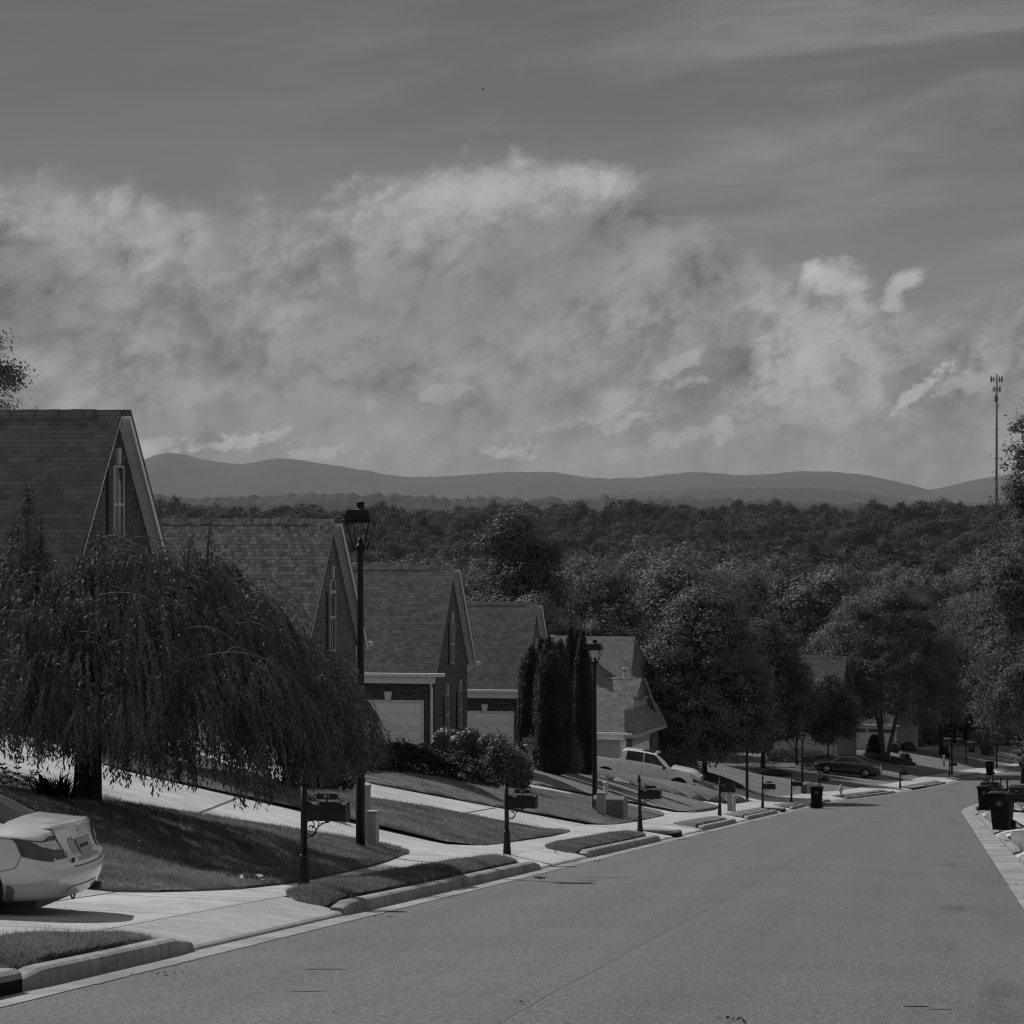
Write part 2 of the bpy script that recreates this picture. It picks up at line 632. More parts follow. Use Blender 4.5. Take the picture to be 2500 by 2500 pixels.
def grass_mat(name='grass_ground', base=.058):
    m_, N, bs, out = base_mat(name)
    co = N.n('ShaderNodeTexCoord').outputs['Object']
    a = N.noise(co, .55, 5.0, .62)
    b = N.noise(co, 5.5, 5.0, .7)
    c = N.noise(co, 38.0, 3.0, .75)
    v = N.m('MULTIPLY', base, N.ramp(a, .28, .72, .74, 1.26))
    v = N.m('MULTIPLY', v, N.ramp(b, .28, .72, .8, 1.2))
    v = N.m('MULTIPLY', v, N.ramp(c, .25, .75, .55, 1.45))
    setcol(N, bs, v)
    bs.inputs['Roughness'].default_value = .85
    bs.inputs['Specular IOR Level'].default_value = .15
    bump(N, bs, N.m('ADD', c, b), .45, .02)
    return m_


def shingle_mat(name, c1, c2, mortar, row=.145, width=.30, streak=.15):
    m_, N, bs, out = base_mat(name)
    co = N.n('ShaderNodeTexCoord').outputs['Object']
    x, y, z = N.sep(co)[0:3]
    geo = N.n('ShaderNodeNewGeometry')
    nx, ny, nz = N.sep(geo.outputs['True Normal'])[0:3]
    pick = N.m('GREATER_THAN', N.m('ABSOLUTE', nx), N.m('ABSOLUTE', ny))
    u = N.mix(pick, x, y)
    v3 = N.xyz(u, N.m('MULTIPLY', z, 1.35), 0.0)
    br = N.n('ShaderNodeTexBrick', offset=.37, squash=1.0)
    br.offset_frequency = 2
    for i, val in {'Vector': v3, 'Scale': 1.0, 'Mortar Size': .004, 'Mortar Smooth': .3, 'Bias': 0.0, 'Brick Width': width, 'Row Height': row}.items():
        if isinstance(val, bpy.types.NodeSocket):
            N.t.links.new(val, br.inputs[i])
        else:
            br.inputs[i].default_value = val
    br.inputs['Color1'].default_value = (c1, c1, c1, 1)
    br.inputs['Color2'].default_value = (c2, c2, c2, 1)
    br.inputs['Mortar'].default_value = (mortar, mortar, mortar, 1)
    bv = N.n('ShaderNodeRGBToBW', ins={0: br.outputs[0]}).outputs[0]
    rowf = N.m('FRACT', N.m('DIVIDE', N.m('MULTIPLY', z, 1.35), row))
    bv = N.m('MULTIPLY', bv, N.ramp(rowf, .02, .22, .62, 1.0))  # shadow line under each shingle course, painted into the colour
    big = N.noise(co, .6, 5.0, .6)
    pat = N.noise(v3, 2.6, 3.0, .6)
    v = N.m('MULTIPLY', bv, N.ramp(big, .3, .7, 1 - streak, 1 + streak))
    v = N.m('MULTIPLY', v, N.ramp(pat, .3, .7, .82, 1.15))
    v = N.m('MULTIPLY', v, N.ramp(N.noise(co, 60.0, 2.0, .7), .25, .75, .85, 1.15))
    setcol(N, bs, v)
    bs.inputs['Roughness'].default_value = .9
    bs.inputs['Specular IOR Level'].default_value = .2
    bump(N, bs, br.outputs[1], -.5, .01)
    return m_


def brick_mat(name, c1, c2, mortar, scale=1.0):
    m_, N, bs, out = base_mat(name)
    co = N.n('ShaderNodeTexCoord').outputs['Object']
    x, y, z = N.sep(co)[0:3]
    v3 = N.xyz(N.m('ADD', x, y), z, 0.0)
    br = N.n('ShaderNodeTexBrick', offset=.5)
    N.t.links.new(v3, br.inputs['Vector'])
    br.inputs['Scale'].default_value = scale
    br.inputs['Brick Width'].default_value = .215
    br.inputs['Row Height'].default_value = .075
    br.inputs['Mortar Size'].default_value = .011
    br.inputs['Mortar Smooth'].default_value = .2
    br.inputs['Bias'].default_value = -.1
    br.inputs['Color1'].default_value = (c1, c1, c1, 1)
    br.inputs['Color2'].default_value = (c2, c2, c2, 1)
    br.inputs['Mortar'].default_value = (mortar, mortar, mortar, 1)
    bv = N.n('ShaderNodeRGBToBW', ins={0: br.outputs[0]}).outputs[0]
    cell = N.noise(N.xyz(N.m('MULTIPLY', N.m('ADD', x, y), 1.0), N.m('MULTIPLY', z, 2.6), 0.0), 4.5, 2.0, .6)
    v = N.m('MULTIPLY', bv, N.ramp(cell, .3, .7, .7, 1.3))
    setcol(N, bs, v)
    bs.inputs['Roughness'].default_value = .9
    bs.inputs['Specular IOR Level'].default_value = .2
    bump(N, bs, br.outputs[1], -.6, .008)
    return m_


def leaf_mat(name, v, trans=.3, var=.45, scale=.8, rough=.5, spec=.35, rand=.25):
    m_ = bpy.data.materials.new(name)
    m_.use_nodes = True
    N = NT(m_.node_tree)
    out = N.n('ShaderNodeOutputMaterial')
    co = N.n('ShaderNodeTexCoord').outputs['Object']
    oi = N.n('ShaderNodeObjectInfo')
    n = N.noise(N.n('ShaderNodeVectorMath', operation='ADD', ins={0: co, 1: N.xyz(oi.outputs['Random'], N.m('MULTIPLY', oi.outputs['Random'], 7.0), 0.0)}).outputs[0], scale, 3.0, .6)
    n2 = N.noise(co, scale * 14, 2.0, .6)
    val = N.m('MULTIPLY', v, N.ramp(n, .3, .7, 1 - var, 1 + var))
    val = N.m('MULTIPLY', val, N.ramp(n2, .3, .7, .7, 1.3))
    val = N.m('MULTIPLY', val, N.ramp(oi.outputs['Random'], 0, 1, 1 - rand, 1 + rand, False))
    g = N.grey(val)
    bs = N.n('ShaderNodeBsdfPrincipled', ins={'Base Color': g, 'Roughness': rough, 'Specular IOR Level': spec})
    tr = N.n('ShaderNodeBsdfTranslucent', ins={0: N.grey(N.m('MULTIPLY', val, 1.1))})
    mx = N.n('ShaderNodeMixShader', ins={0: trans, 1: bs.outputs[0], 2: tr.outputs[0]})
    N.t.links.new(mx.outputs[0], out.inputs[0])
    return m_


def glass_mat(name, v=.02, rough=.05):
    m_, N, bs, out = base_mat(name)
    co = N.n('ShaderNodeTexCoord').outputs['Object']
    setcol(N, bs, N.m('MULTIPLY', v, N.ramp(N.noise(co, 1.5, 3.0, .5), .3, .7, .7, 1.3)))
    bs.inputs['Roughness'].default_value = rough
    bs.inputs['Specular IOR Level'].default_value = .6
    return m_


MAT = dict(
    asphalt=asphalt_mat(),
    concrete=concrete_mat('driveway_concrete', .45, .22),
    walk=concrete_mat('sidewalk_concrete', .40, .22),
    pan=concrete_mat('gutter_concrete', .27, .35),
    apron=concrete_mat('exposed_aggregate_concrete', .34, .18),
    kerb=kerb_mat(),
    grass=grass_mat('grass_ground', .15),
    joint=pmat('joint_filler', .045, .9, .3, 9.0),
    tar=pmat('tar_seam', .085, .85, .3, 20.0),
    brick=brick_mat('dark_brick', .055, .115, .09),
    brick_pale=brick_mat('mottled_brick', .06, .15, .13),
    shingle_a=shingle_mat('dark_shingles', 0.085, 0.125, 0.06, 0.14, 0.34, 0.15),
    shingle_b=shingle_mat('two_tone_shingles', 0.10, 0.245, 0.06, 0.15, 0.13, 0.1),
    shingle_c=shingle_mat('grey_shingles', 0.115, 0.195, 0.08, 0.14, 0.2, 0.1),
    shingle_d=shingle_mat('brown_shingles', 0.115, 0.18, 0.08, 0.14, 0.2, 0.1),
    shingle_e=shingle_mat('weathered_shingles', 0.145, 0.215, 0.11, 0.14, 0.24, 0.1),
    white=pmat('white_trim_paint', .70, .5, .06, 2.0),
    window_trim=pmat('window_trim_paint', .42, .55, .08, 3.0),
    garage=pmat('garage_door_paint', .82, .45, .05, 1.2),
    siding=pmat('pale_siding', .33, .6, .06, 1.0),
    siding_grey=pmat('grey_siding', .17, .65, .08, 1.0),
    stucco=pmat('pale_wall', .45, .7, .06, 1.0),
    shutter=pmat('shutter_paint', .022, .5, .15, 3.0),
    glass=glass_mat('window_glass', .03, .06),
    black_metal=pmat('black_painted_metal', .010, .5, .3, 5.0, .3),
    bin_plastic=pmat('dark_bin_plastic', .009, .75, .25, 4.0, .15),
    plate_white=pmat('white_lettering', .6, .6, .05, 8.0),
    emblem=pmat('faded_emblem_paint', .20, .7, .2, 20.0),
    pedestal=pmat('utility_cabinet_paint', .30, .6, .07, 4.0),
    pedestal_dark=pmat('dark_utility_paint', .13, .6, .1, 4.0),
    pipe=pmat('marker_pipe_plastic', .42, .55, .06, 4.0),
    rubber=pmat('tyre_rubber', .014, .85, .2, 9.0, .2),
    chrome=pmat('bright_metal', .75, .16, .03, 4.0, .5, 1.0),
    bark=pmat('bark', .035, .95, .4, 9.0, .15, bmp=.8),
    bark_pale=pmat('birch_bark', .14, .9, .45, 5.0, .15, bmp=.6),
    mulch=pmat('bark_mulch', .022, .95, .5, 18.0, .1, bmp=1.0),
    stone=pmat('cast_stone', .33, .85, .2, 12.0, .2, bmp=.5),
    hydrant=pmat('pale_hydrant_paint', .55, .5, .08, 6.0),
    leaf=leaf_mat('broad_leaves', .12, .25, .35, .7, .7, .12),
    leaf_dark=leaf_mat('dark_broad_leaves', .108, .22, .35, .7, .65, .15),
    leaf_light=leaf_mat('pale_broad_leaves', .15, .28, .35, .7, .7, .12),
    leaf_weep=leaf_mat('weeping_leaves', .112, .10, .4, 1.6, .7, .1),
    leaf_ever=leaf_mat('evergreen_leaves', .030, .12, .4, 1.2, .7, .2),
    leaf_hedge=leaf_mat('hedge_leaves', .135, .25, .35, 2.0, .45, .4),
    leaf_juniper=leaf_mat('juniper_leaves', .022, .12, .45, 2.0, .7, .2),
    petal=leaf_mat('pale_flowers', .26, .3, .2, 3.0),
    blade=leaf_mat('grass_blades', .165, .42, .35, 1.1, .7, .1, .1),
    twig=pmat('pale_twigs', .10, .8, .3, 12.0, .3),
    wood=leaf_mat('forest_leaves', .066, .15, .25, .25, .85, .05, .5),
)

# ------------------------------------------------------------------ ground
def sheet(name, L0, L1, Y0, Y1, mats, nL=2, step=1.0, lift=0.0, zf=None, matf=None):
    """strip following the street between lateral offsets L0..L1"""
    n = max(2, int((Y1 - Y0) / step) + 1)
    ys = np.linspace(Y0, Y1, n)
    ls = np.linspace(L0, L1, nL)
    A = np.zeros((n, nL, 3))
    for j, l in enumerate(ls):
        A[:, j, 0] = shift(ys) - l
        A[:, j, 1] = ys
        A[:, j, 2] = (zt(A[:, j, 0], ys) if zf is None else zf(l, ys)) + lift
    mb = MB(); mb.grid(A)
    o = mb.build(name, mats, fix=False)
    return o


def make_ground():
    # near ground, just below all paving; coarser and coarser to the mountains
    mb = MB()
    ys = np.concatenate([np.arange(-12, 330, 1.5), np.arange(330, 900, 15), np.arange(900, 3200, 80), np.array([3400, 4000, 5000, 6500, 8500, 12500, 16000, 20000])])
    ls = np.concatenate([np.array([-8000, -4500, -2500, -1400, -800, -450, -260, -150, -90, -60, -40, -25, -14, -9, -6, -4, -3]), np.arange(-2.2, 20, .8), np.array([21, 24, 28, 34, 42, 55, 75, 100, 140, 200, 300, 480, 800, 1400, 2500, 4500, 8000])])
    A = np.zeros((len(ys), len(ls), 3))
    for j, l in enumerate(ls):
        X = shift(np.minimum(ys, 320)) - l
        z = zt(X, ys) - .07
        if -2.3 < l < 7.5:
            z = z - .12
        A[:, j] = np.stack([X, ys, z], 1)
    mb.grid(A[:, ::-1])
    o = mb.build('ground', MAT['grass'], fix=False)
    struct(o, 'grassy ground falling away beneath the street and houses', 'ground')


make_ground()

road = sheet('road', -1.2, 6.72, -10, 320, MAT['asphalt'], nL=9, step=1.0)
struct(road, 'grey asphalt street running steeply downhill and bending right', 'road')
gut = sheet('gutter', 6.66, 6.998, -10, 320, MAT['pan'], nL=3, step=1.0, lift=.006)
struct(gut, 'pale concrete gutter pan along the left kerb', 'gutter')


def zpan(l, ys):
    return zr(ys) + np.interp(l, [-1.72, -1.15], [.015, .0]) + .008


gut2 = sheet('gutter', -1.72, -1.13, 8, 320, MAT['pan'], nL=3, step=1.0, zf=zpan)
struct(gut2, 'pale concrete gutter pan along the right kerb', 'gutter')
walk = sheet('sidewalk', 7.9, 9.75, 10, 320, [MAT['walk'], MAT['joint']], nL=3, step=1.0, lift=.002)
struct(walk, 'concrete sidewalk behind the grass strips on the left', 'sidewalk')
walk2 = sheet('sidewalk', -4.2, -2.7, 10, 320, MAT['walk'], nL=3, step=1.0, lift=.01)
struct(walk2, 'concrete sidewalk behind the right kerb', 'sidewalk')
# joints scored across the left sidewalk
mb = MB()
for y0 in np.arange(16, 300, 3.05):
    for (a, b, w) in ((7.96, 9.70, .022),):
        ls = np.linspace(a, b, 4)
        A = np.zeros((2, 4, 3))
        for i, dy in enumerate((0, w)):
            A[i, :, 0] = shift(y0 + dy) - ls; A[i, :, 1] = y0 + dy
            A[i, :, 2] = zt(A[i, :, 0], y0 + dy) + .006
        mb.grid(A)
o = mb.build('sidewalk_joints', MAT['joint'], fix=False)
struct(o, 'dark joints scored across the left sidewalk', 'joint')

# ---- kerbs: rounded profile, broken at every driveway
def kerb(name, Y0, Y1, side=1, inlet=None):
    n = max(3, int((Y1 - Y0) / .5) + 1)
    ys = np.linspace(Y0, Y1, n)
    if side > 0:
        prof = [(6.985, -.05), (6.99, .09), (7.005, .135), (7.04, .155), (7.10, .16), (7.16, .158), (7.17, .02)]
    else:
        prof = [(-1.66, -.05), (-1.665, .09), (-1.68, .135), (-1.715, .155), (-1.77, .16), (-1.83, .158), (-1.84, .02)]
    A = np.zeros((n, len(prof), 3))
    ramp_ = np.minimum(1, np.minimum(ys - Y0, Y1 - ys) / .5)
    ramp_ = .62 + .38 * np.clip(ramp_, 0, 1) ** .6
    for j, (l, h) in enumerate(prof):
        A[:, j, 0] = shift(ys) - l; A[:, j, 1] = ys
        A[:, j, 2] = zr(ys) + (h * ramp_ if h > .05 else h)
    mb = MB(); mb.grid(A, smooth=False)
    c = len(prof)
    mb.add(A[0], [tuple(range(c))]); mb.add(A[-1], [tuple(reversed(range(c)))])
    o = mb.build(name, MAT['kerb'])
    return o


KX = [(None, 470), (838, 1318), (1432, 1612), (1716, 1798), (1826, 1898), (1934, 1966), (2010, 2028), (2066, 2186), (2226, 2309), (2336, 2412), (2450, 2540)]
KY = []
for a, b in KX:
    ya = 20.35 if a is None else y_of(a, 7.0)
    KY.append((ya, y_of(b, 7.0)))
for i, (a, b) in enumerate(KY):
    o = kerb('kerb', a, b)
    struct(o, 'weathered concrete kerb edging a grass strip on the left', 'kerb')
for a, b in ((12, 58.5), (62.5, 78.0), (84, 118), (124, 150), (156, 300)):
    o = kerb('kerb', a, b, -1)
    struct(o, 'concrete kerb along the right gutter', 'kerb')

# ---- driveway aprons: slope from the gutter up to the sidewalk
GAPS = []
for (a, b) in zip(KY[:-1], KY[1:]):
    GAPS.append((a[1], b[0]))


def zapron(l, ys):
    return zr(ys) + np.interp(l, [7.0, 7.03, 7.95], [.0, .045, .186])


for gi_, (a, b) in enumerate(GAPS):
    n = max(4, int((b - a + 1.6) / .4))
    ys = np.linspace(a - .8, b + .8, n)
    ls = [6.995, 7.0, 7.03, 7.3, 7.6, 7.96]
    A = np.zeros((n, len(ls), 3))
    for j, l in enumerate(ls):
        flare = np.interp(l, [7.0, 7.95], [.0, .75])
        yy_ = np.clip(ys, a - .02 - flare, b + .02 + flare)
        A[:, j, 0] = shift(yy_) - l; A[:, j, 1] = yy_
        A[:, j, 2] = zr(yy_) + (np.interp(l, [6.995, 7.0, 7.03, 7.95], [-.02, .03, .05, .19]))
    mb = MB(); mb.grid(A, smooth=False)
    o = mb.build('driveway_apron', MAT['apron' if gi_ == 0 else 'concrete'], fix=False)
    struct(o, 'concrete driveway apron sloping down to the gutter', 'driveway apron')

# ------------------------------------------------------------------ lawns: raised patches with a mown edge
PATCHES = []


def chaikin(p, n=2):
    p = np.asarray(p, float)
    for _ in range(n):
        q = np.roll(p, -1, axis=0)
        p = np.stack([p * .75 + q * .25, p * .25 + q * .75], 1).reshape(-1, 2)
    return p


def inside(poly, x, y):
    poly = np.asarray(poly)
    x = np.atleast_1d(x); y = np.atleast_1d(y)
    c = np.zeros(x.shape, bool)
    j = len(poly) - 1
    for i in range(len(poly)):
        xi, yi = poly[i]; xj, yj = poly[j]
        hit = ((yi > y) != (yj > y)) & (x < (xj - xi) * (y - yi) / ((yj - yi) + 1e-12) + xi)
        c ^= hit
        j = i
    return c


def edge_dist(poly, x, y):
    poly = np.asarray(poly)
    p = np.stack([np.atleast_1d(x), np.atleast_1d(y)], 1)
    best = np.full(len(p), 1e9)
    q = np.roll(poly, -1, axis=0)
    for a, b in zip(poly, q):
        ab = b - a
        t = np.clip(((p - a) @ ab) / (ab @ ab + 1e-12), 0, 1)
        d = np.linalg.norm(p - (a + t[:, None] * ab), axis=1)
        best = np.minimum(best, d)
    return best


def mound_h(d, top, rate):
    return .022 + .02 * np.clip(d / .12, 0, 1) + top * (1 - np.exp(-d * rate / max(top, .01)))


def lawn(name, pts, label, step=.6, top=.12, rate=.08, smooth=2, cat='lawn', mat='grass', jitter=.03, base=.0, taper=None):
    poly = chaikin(pts, smooth) if smooth else np.asarray(pts, float)
    # ragged mown edge
    dense = []
    for a, b in zip(poly, np.roll(poly, -1, axis=0)):
        m_ = max(1, int(np.linalg.norm(b - a) / .35))
        for i in range(m_):
            dense.append(a + (b - a) * i / m_)
    dense = np.array(dense)
    if jitter:
        dense = dense + NR.normal(0, jitter, dense.shape)
    bm = bmesh.new()
    vs_ = [bm.verts.new((x, y, 0)) for x, y in dense]
    f = bm.faces.new(vs_)
    bmesh.ops.triangulate(bm, faces=[f], ngon_method='EAR_CLIP')
    x0, y0 = dense.min(0); x1, y1 = dense.max(0)
    for ax, (lo, hi) in enumerate(((x0, x1), (y0, y1))):
        c = lo + step
        while c < hi:
            co = (c, 0, 0) if ax == 0 else (0, c, 0)
            no = (1, 0, 0) if ax == 0 else (0, 1, 0)
            bmesh.ops.bisect_plane(bm, geom=bm.verts[:] + bm.edges[:] + bm.faces[:], plane_co=co, plane_no=no, dist=1e-5)
            c += step
    xy = np.array([v.co[:2] for v in bm.verts])
    d = edge_dist(poly, xy[:, 0], xy[:, 1])
    z = zt(xy[:, 0], xy[:, 1]) + mound_h(d, top, rate) + base
    if taper:
        Ls = shift(xy[:, 1]) - xy[:, 0]
        e = np.minimum(xy[:, 1] - taper[0], taper[1] - xy[:, 1])
        z = z - .115 * np.clip(1 - e / 1.0, 0, 1) * np.clip((8.02 - Ls) / .75, 0, 1)
    for v, zz in zip(bm.verts, z):
        v.co.z = zz
    be = [e for e in bm.edges if e.is_boundary]
    r = bmesh.ops.extrude_edge_only(bm, edges=be)
    for g in r['geom']:
        if isinstance(g, bmesh.types.BMVert):
            g.co.z -= .16
    bmesh.ops.recalc_face_normals(bm, faces=bm.faces[:])
    for ff in bm.faces:
        ff.smooth = True
    me = bpy.data.meshes.new(name)
    bm.to_mesh(me); bm.free()
    me.materials.append(MAT[mat])
    o = bpy.data.objects.new(name, me)
    COL.objects.link(o)
    o['kind'] = 'structure'; o['label'] = label; o['category'] = cat
    PATCHES.append((poly, top, rate, base))
    return o


def zg(X, Y):
    """walkable ground including the lawn mounds"""
    z = float(zt(X, Y))
    best = z
    for poly, top, rate, base in PATCHES:
        if inside(poly, X, Y)[0]:
            d = edge_dist(poly, X, Y)[0]
            best = max(best, z + float(mound_h(d, top, rate)) + base)
    return best


def LY(L, Y):
    return (float(shift(Y) - L), float(Y))


def ppx(pts):
    return [G(x, y) for x, y in pts]


LAWNS = {}
# grass strips between kerb and sidewalk (lateral offset, distance)
STR = []
for i, (a, b) in enumerate(KY):
    lo, hi = a + .25, b - .25
    if i == 1:
        pts = [LY(7.2, lo + .2), LY(7.2, hi), LY(7.55, hi + .15), LY(7.9, hi - .9), LY(8.02, hi - 2.5), LY(8.02, lo + 2.0), LY(7.96, lo + 0.6), LY(7.5, lo - .1)]
    else:
        pts = [LY(7.2, lo), LY(7.2, hi), LY(7.5, hi + .1), LY(7.95, hi - .7), LY(8.0, hi - 1.4), LY(8.0, lo + 1.2), LY(7.95, lo + .2), LY(7.5, lo - .3)]
    if i == 0:
        pts = [LY(7.2, 20.6), LY(7.2, hi), LY(7.32, hi + .05), LY(7.55, hi - .7), LY(7.9, hi - 1.8), LY(8.02, hi - 2.8), LY(8.02, 20.6)]
    LAWNS['s%d' % i] = lawn('grass_strip', pts, 'strip of grass between the kerb and the sidewalk', step=.35 if i < 4 else .8, top=.055, rate=.16, cat='grass strip', smooth=2, jitter=.02 if i < 3 else .01, taper=(lo, hi))

# lawns behind the sidewalk, outlines read off the photograph and laid on the slope
LAWNS['a'] = lawn('lawn', ppx([(300, 2183), (500, 2178), (700, 2160), (800, 2140), (930, 2108), (1008, 2083), (975, 2072), (923, 2064), (737, 2040), (455, 2000), (248, 1965), (120, 1942), (0, 1925), (-120, 1915), (-160, 2010), (-120, 2110), (60, 2150)]),
                  'front lawn under the weeping tree beside the first driveway', step=.5, top=.22, rate=.10)
LAWNS['b'] = lawn('lawn', ppx([(1126, 2064), (1180, 2067), (1290, 2050), (1390, 2034), (1396, 2030), (1271, 2017), (1101, 1992), (905, 1952), (800, 1934), (690, 1915), (600, 1900), (420, 1868), (240, 1850), (245, 1868), (373, 1899), (580, 1944), (737, 1977), (923, 2017), (1017, 2043)]),
                  'front lawn between the second and third driveways', step=.6, top=.15, rate=.08)
LAWNS['c'] = lawn('lawn', ppx([(1452, 2014), (1490, 2016), (1555, 2005), (1610, 1995), (1627, 1988), (1600, 1978), (1526, 1975), (1417, 1956), (1251, 1931), (1200, 1918), (1100, 1895), (900, 1880), (880, 1900), (891, 1912), (1054, 1941), (1231, 1976), (1318, 1988)]),
                  'front lawn with a juniper bed and green utility boxes', step=.7, top=.2, rate=.08)
LAWNS['d'] = lawn('lawn', ppx([(1671, 1984), (1700, 1985), (1745, 1978), (1760, 1968), (1700, 1958), (1613, 1942), (1540, 1922), (1450, 1898), (1300, 1868), (1290, 1890), (1265, 1912), (1454, 1942), (1557, 1963)]),
                  'front lawn with tall conifers in front of the fourth house', step=.8, top=.08, rate=.10)
LAWNS['e'] = lawn('lawn', [LY(12.2, 123.5), LY(10.9, 130.5), LY(10.1, 136), LY(9.75, 140), LY(10.0, 143.4), LY(10.6, 142.0), LY(11.3, 138.4), LY(12.2, 137.4), LY(14, 137.3), LY(17, 137.2), LY(21, 137.0), LY(21, 127), LY(16, 123)],
                  'front lawn with a crest hiding the wheels of the white pickup', step=.6, top=.62, rate=.75)

# driveways: concrete sheets reaching under the lawn edges
def drive(pts, label, step=1.0, mat='concrete'):
    poly = np.asarray(pts, float)
    bm = bmesh.new()
    f = bm.faces.new([bm.verts.new((x, y, 0)) for x, y in poly])
    bmesh.ops.triangulate(bm, faces=[f], ngon_method='EAR_CLIP')
    x0, y0 = poly.min(0); x1, y1 = poly.max(0)
    for ax, (lo, hi) in enumerate(((x0, x1), (y0, y1))):
        c = lo + step
        while c < hi:
            bmesh.ops.bisect_plane(bm, geom=bm.verts[:] + bm.edges[:] + bm.faces[:], plane_co=(c, 0, 0) if ax == 0 else (0, c, 0), plane_no=(1, 0, 0) if ax == 0 else (0, 1, 0), dist=1e-5)
            c += step
    for v in bm.verts:
        v.co.z = float(zt(v.co.x, v.co.y)) + .001
    bmesh.ops.recalc_face_normals(bm, faces=bm.faces[:])
    for ff in bm.faces:
        ff.smooth = True
        if ff.normal.z < 0:
            ff.normal_flip()
    me = bpy.data.meshes.new('driveway'); bm.to_mesh(me); bm.free()
    me.materials.append(MAT[mat])
    o = bpy.data.objects.new('driveway', me); COL.objects.link(o)
    return struct(o, label, 'driveway')


def lyp(L, lo, hi):
    return [LY(L, lo), LY(L, hi)]


def line_joint(p, q, w=.03, name='driveway_joint', lab='dark joint across a driveway', lift=.006):
    p, q = np.array(p), np.array(q)
    n = max(3, int(np.linalg.norm(q - p) / .4))
    t = np.linspace(0, 1, n)[:, None]
    c = p + (q - p) * t
    d = (q - p) / np.linalg.norm(q - p)
    nrm = np.array([-d[1], d[0]])
    A = np.zeros((n, 2, 3))
    wob = NR.normal(0, w * .06, (n, 1))
    for j, s in enumerate((-.5, .5)):
        pt = c + nrm * (s * w) + nrm * wob
        A[:, j, :2] = pt
        A[:, j, 2] = zt(pt[:, 0], pt[:, 1]) + lift
    mb = MB(); mb.grid(A)
    o = mb.build(name, MAT['joint'], fix=False)
    return struct(o, lab, 'joint')


def drive_from(lower, upper, label, grow=.5, extra=7.0):
    lo = [np.array(G(*p)) for p in lower]      # near side, from the street upward
    up = [np.array(G(*p)) for p in upper]
    lo = [p + np.array([0, -grow]) for p in lo]
    up = [p + np.array([0, grow]) for p in up]
    # carry the far end on towards the house
    d = lo[-1] - lo[-2]; d /= np.linalg.norm(d)
    d2 = up[-1] - up[-2]; d2 /= np.linalg.norm(d2)
    lo.append(lo[-1] + d * extra); up.append(up[-1] + d2 * extra)
    start_lo = np.array(LY(9.6, lo[0][1] - 1.0)); start_up = np.array(LY(9.6, up[0][1] + 1.0))
    pts = [start_lo] + lo + up[::-1] + [start_up]
    return drive(pts, label)


# first driveway (the silver coupe stands on it)
drive([LY(9.6, 22.6), LY(9.6, 36.0), LY(13, 35.5), LY(30, 36.5), LY(30, 22.0), LY(14, 22.2)], 'wide concrete driveway under the silver coupe', mat='apron')
lawn('lawn', [LY(9.75, 14.0), LY(9.75, 22.0), LY(10.2, 23.2), LY(12, 23.2), LY(25, 23.0), LY(25, 14.0)], 'lawn on the near side of the first driveway', step=1.0, top=.2, rate=.1)
drive_from([(1008, 2083), (923, 2064), (737, 2040), (455, 2000), (248, 1965), (0, 1925)], [(1126, 2064), (923, 2017), (737, 1977), (580, 1944), (373, 1899), (240, 1868)], 'concrete driveway climbing behind the weeping tree')
drive_from([(1396, 2030), (1271, 2017), (1101, 1992), (905, 1952), (800, 1934)], [(1452, 2014), (1318, 1988), (1231, 1976), (1054, 1941), (891, 1912)], 'concrete driveway climbing below the juniper bed')
drive_from([(1627, 1988), (1526, 1975), (1417, 1956), (1251, 1931)], [(1671, 1984), (1557, 1963), (1454, 1942), (1265, 1912)], 'concrete driveway passing behind the green utility boxes')
drive_from([(1760, 1968), (1700, 1958), (1613, 1942), (1540, 1922)], [(1794, 1966), (1722, 1957), (1614, 1936), (1520, 1908)], 'narrow strip of driveway between two mown lawns', extra=4)
drive_from([(1853, 1957), (1800, 1948), (1705, 1932), (1620, 1915)], [(1905, 1953), (1850, 1940), (1760, 1915), (1690, 1898)], 'concrete driveway under the white pickup truck', extra=3)
line_joint(LY(9.72, 26.0), LY(9.72, 32.4), .035)
line_joint(LY(9.7, GAPS[1][0] - 1.2), LY(9.7, GAPS[1][1] - .6), .05)
line_joint(LY(9.7, GAPS[2][0] - 1.0), LY(9.7, GAPS[2][1] - .2), .07)
line_joint(LY(9.7, GAPS[3][0] - 1.0), LY(9.7, GAPS[3][1] - .0), .08)
line_joint(G(455, 1998), G(582, 1948), .05)
line_joint(G(1101, 1991), G(1210, 1973), .05)
line_joint(G(1412, 1954), G(1438, 1943), .08)

# centre seam and cracks in the asphalt
def seam(pts, w, name='road_seam', lab='dark crack along the middle of the street'):
    pts = np.array(pts); A = np.zeros((len(pts), 2, 3))
    for j, s in enumerate((-.5, .5)):
        ww = w * NR.uniform(.35, 1.3, len(pts))
        A[:, j, 0] = pts[:, 0] + s * ww; A[:, j, 1] = pts[:, 1]
        A[:, j, 2] = zt(A[:, j, 0], pts[:, 1]) + .005
    mb = MB(); mb.grid(A)
    o = mb.build(name, MAT['tar'], fix=False)
    return struct(o, lab, 'road crack')


ys = np.arange(17, 62, .12)
wx = np.cumsum(NR.normal(0, .006, len(ys))); wx -= np.linspace(wx[0], wx[-1], len(ys))
seam(np.stack([shift(ys) - 2.93 + wx + .0035 * (ys - 17), ys], 1), .007)
ys = np.arange(62, 108, .2)
wx = np.cumsum(NR.normal(0, .008, len(ys))); wx -= np.linspace(wx[0], wx[-1], len(ys))
seam(np.stack([shift(ys) - 2.78 + wx, ys], 1), .007)
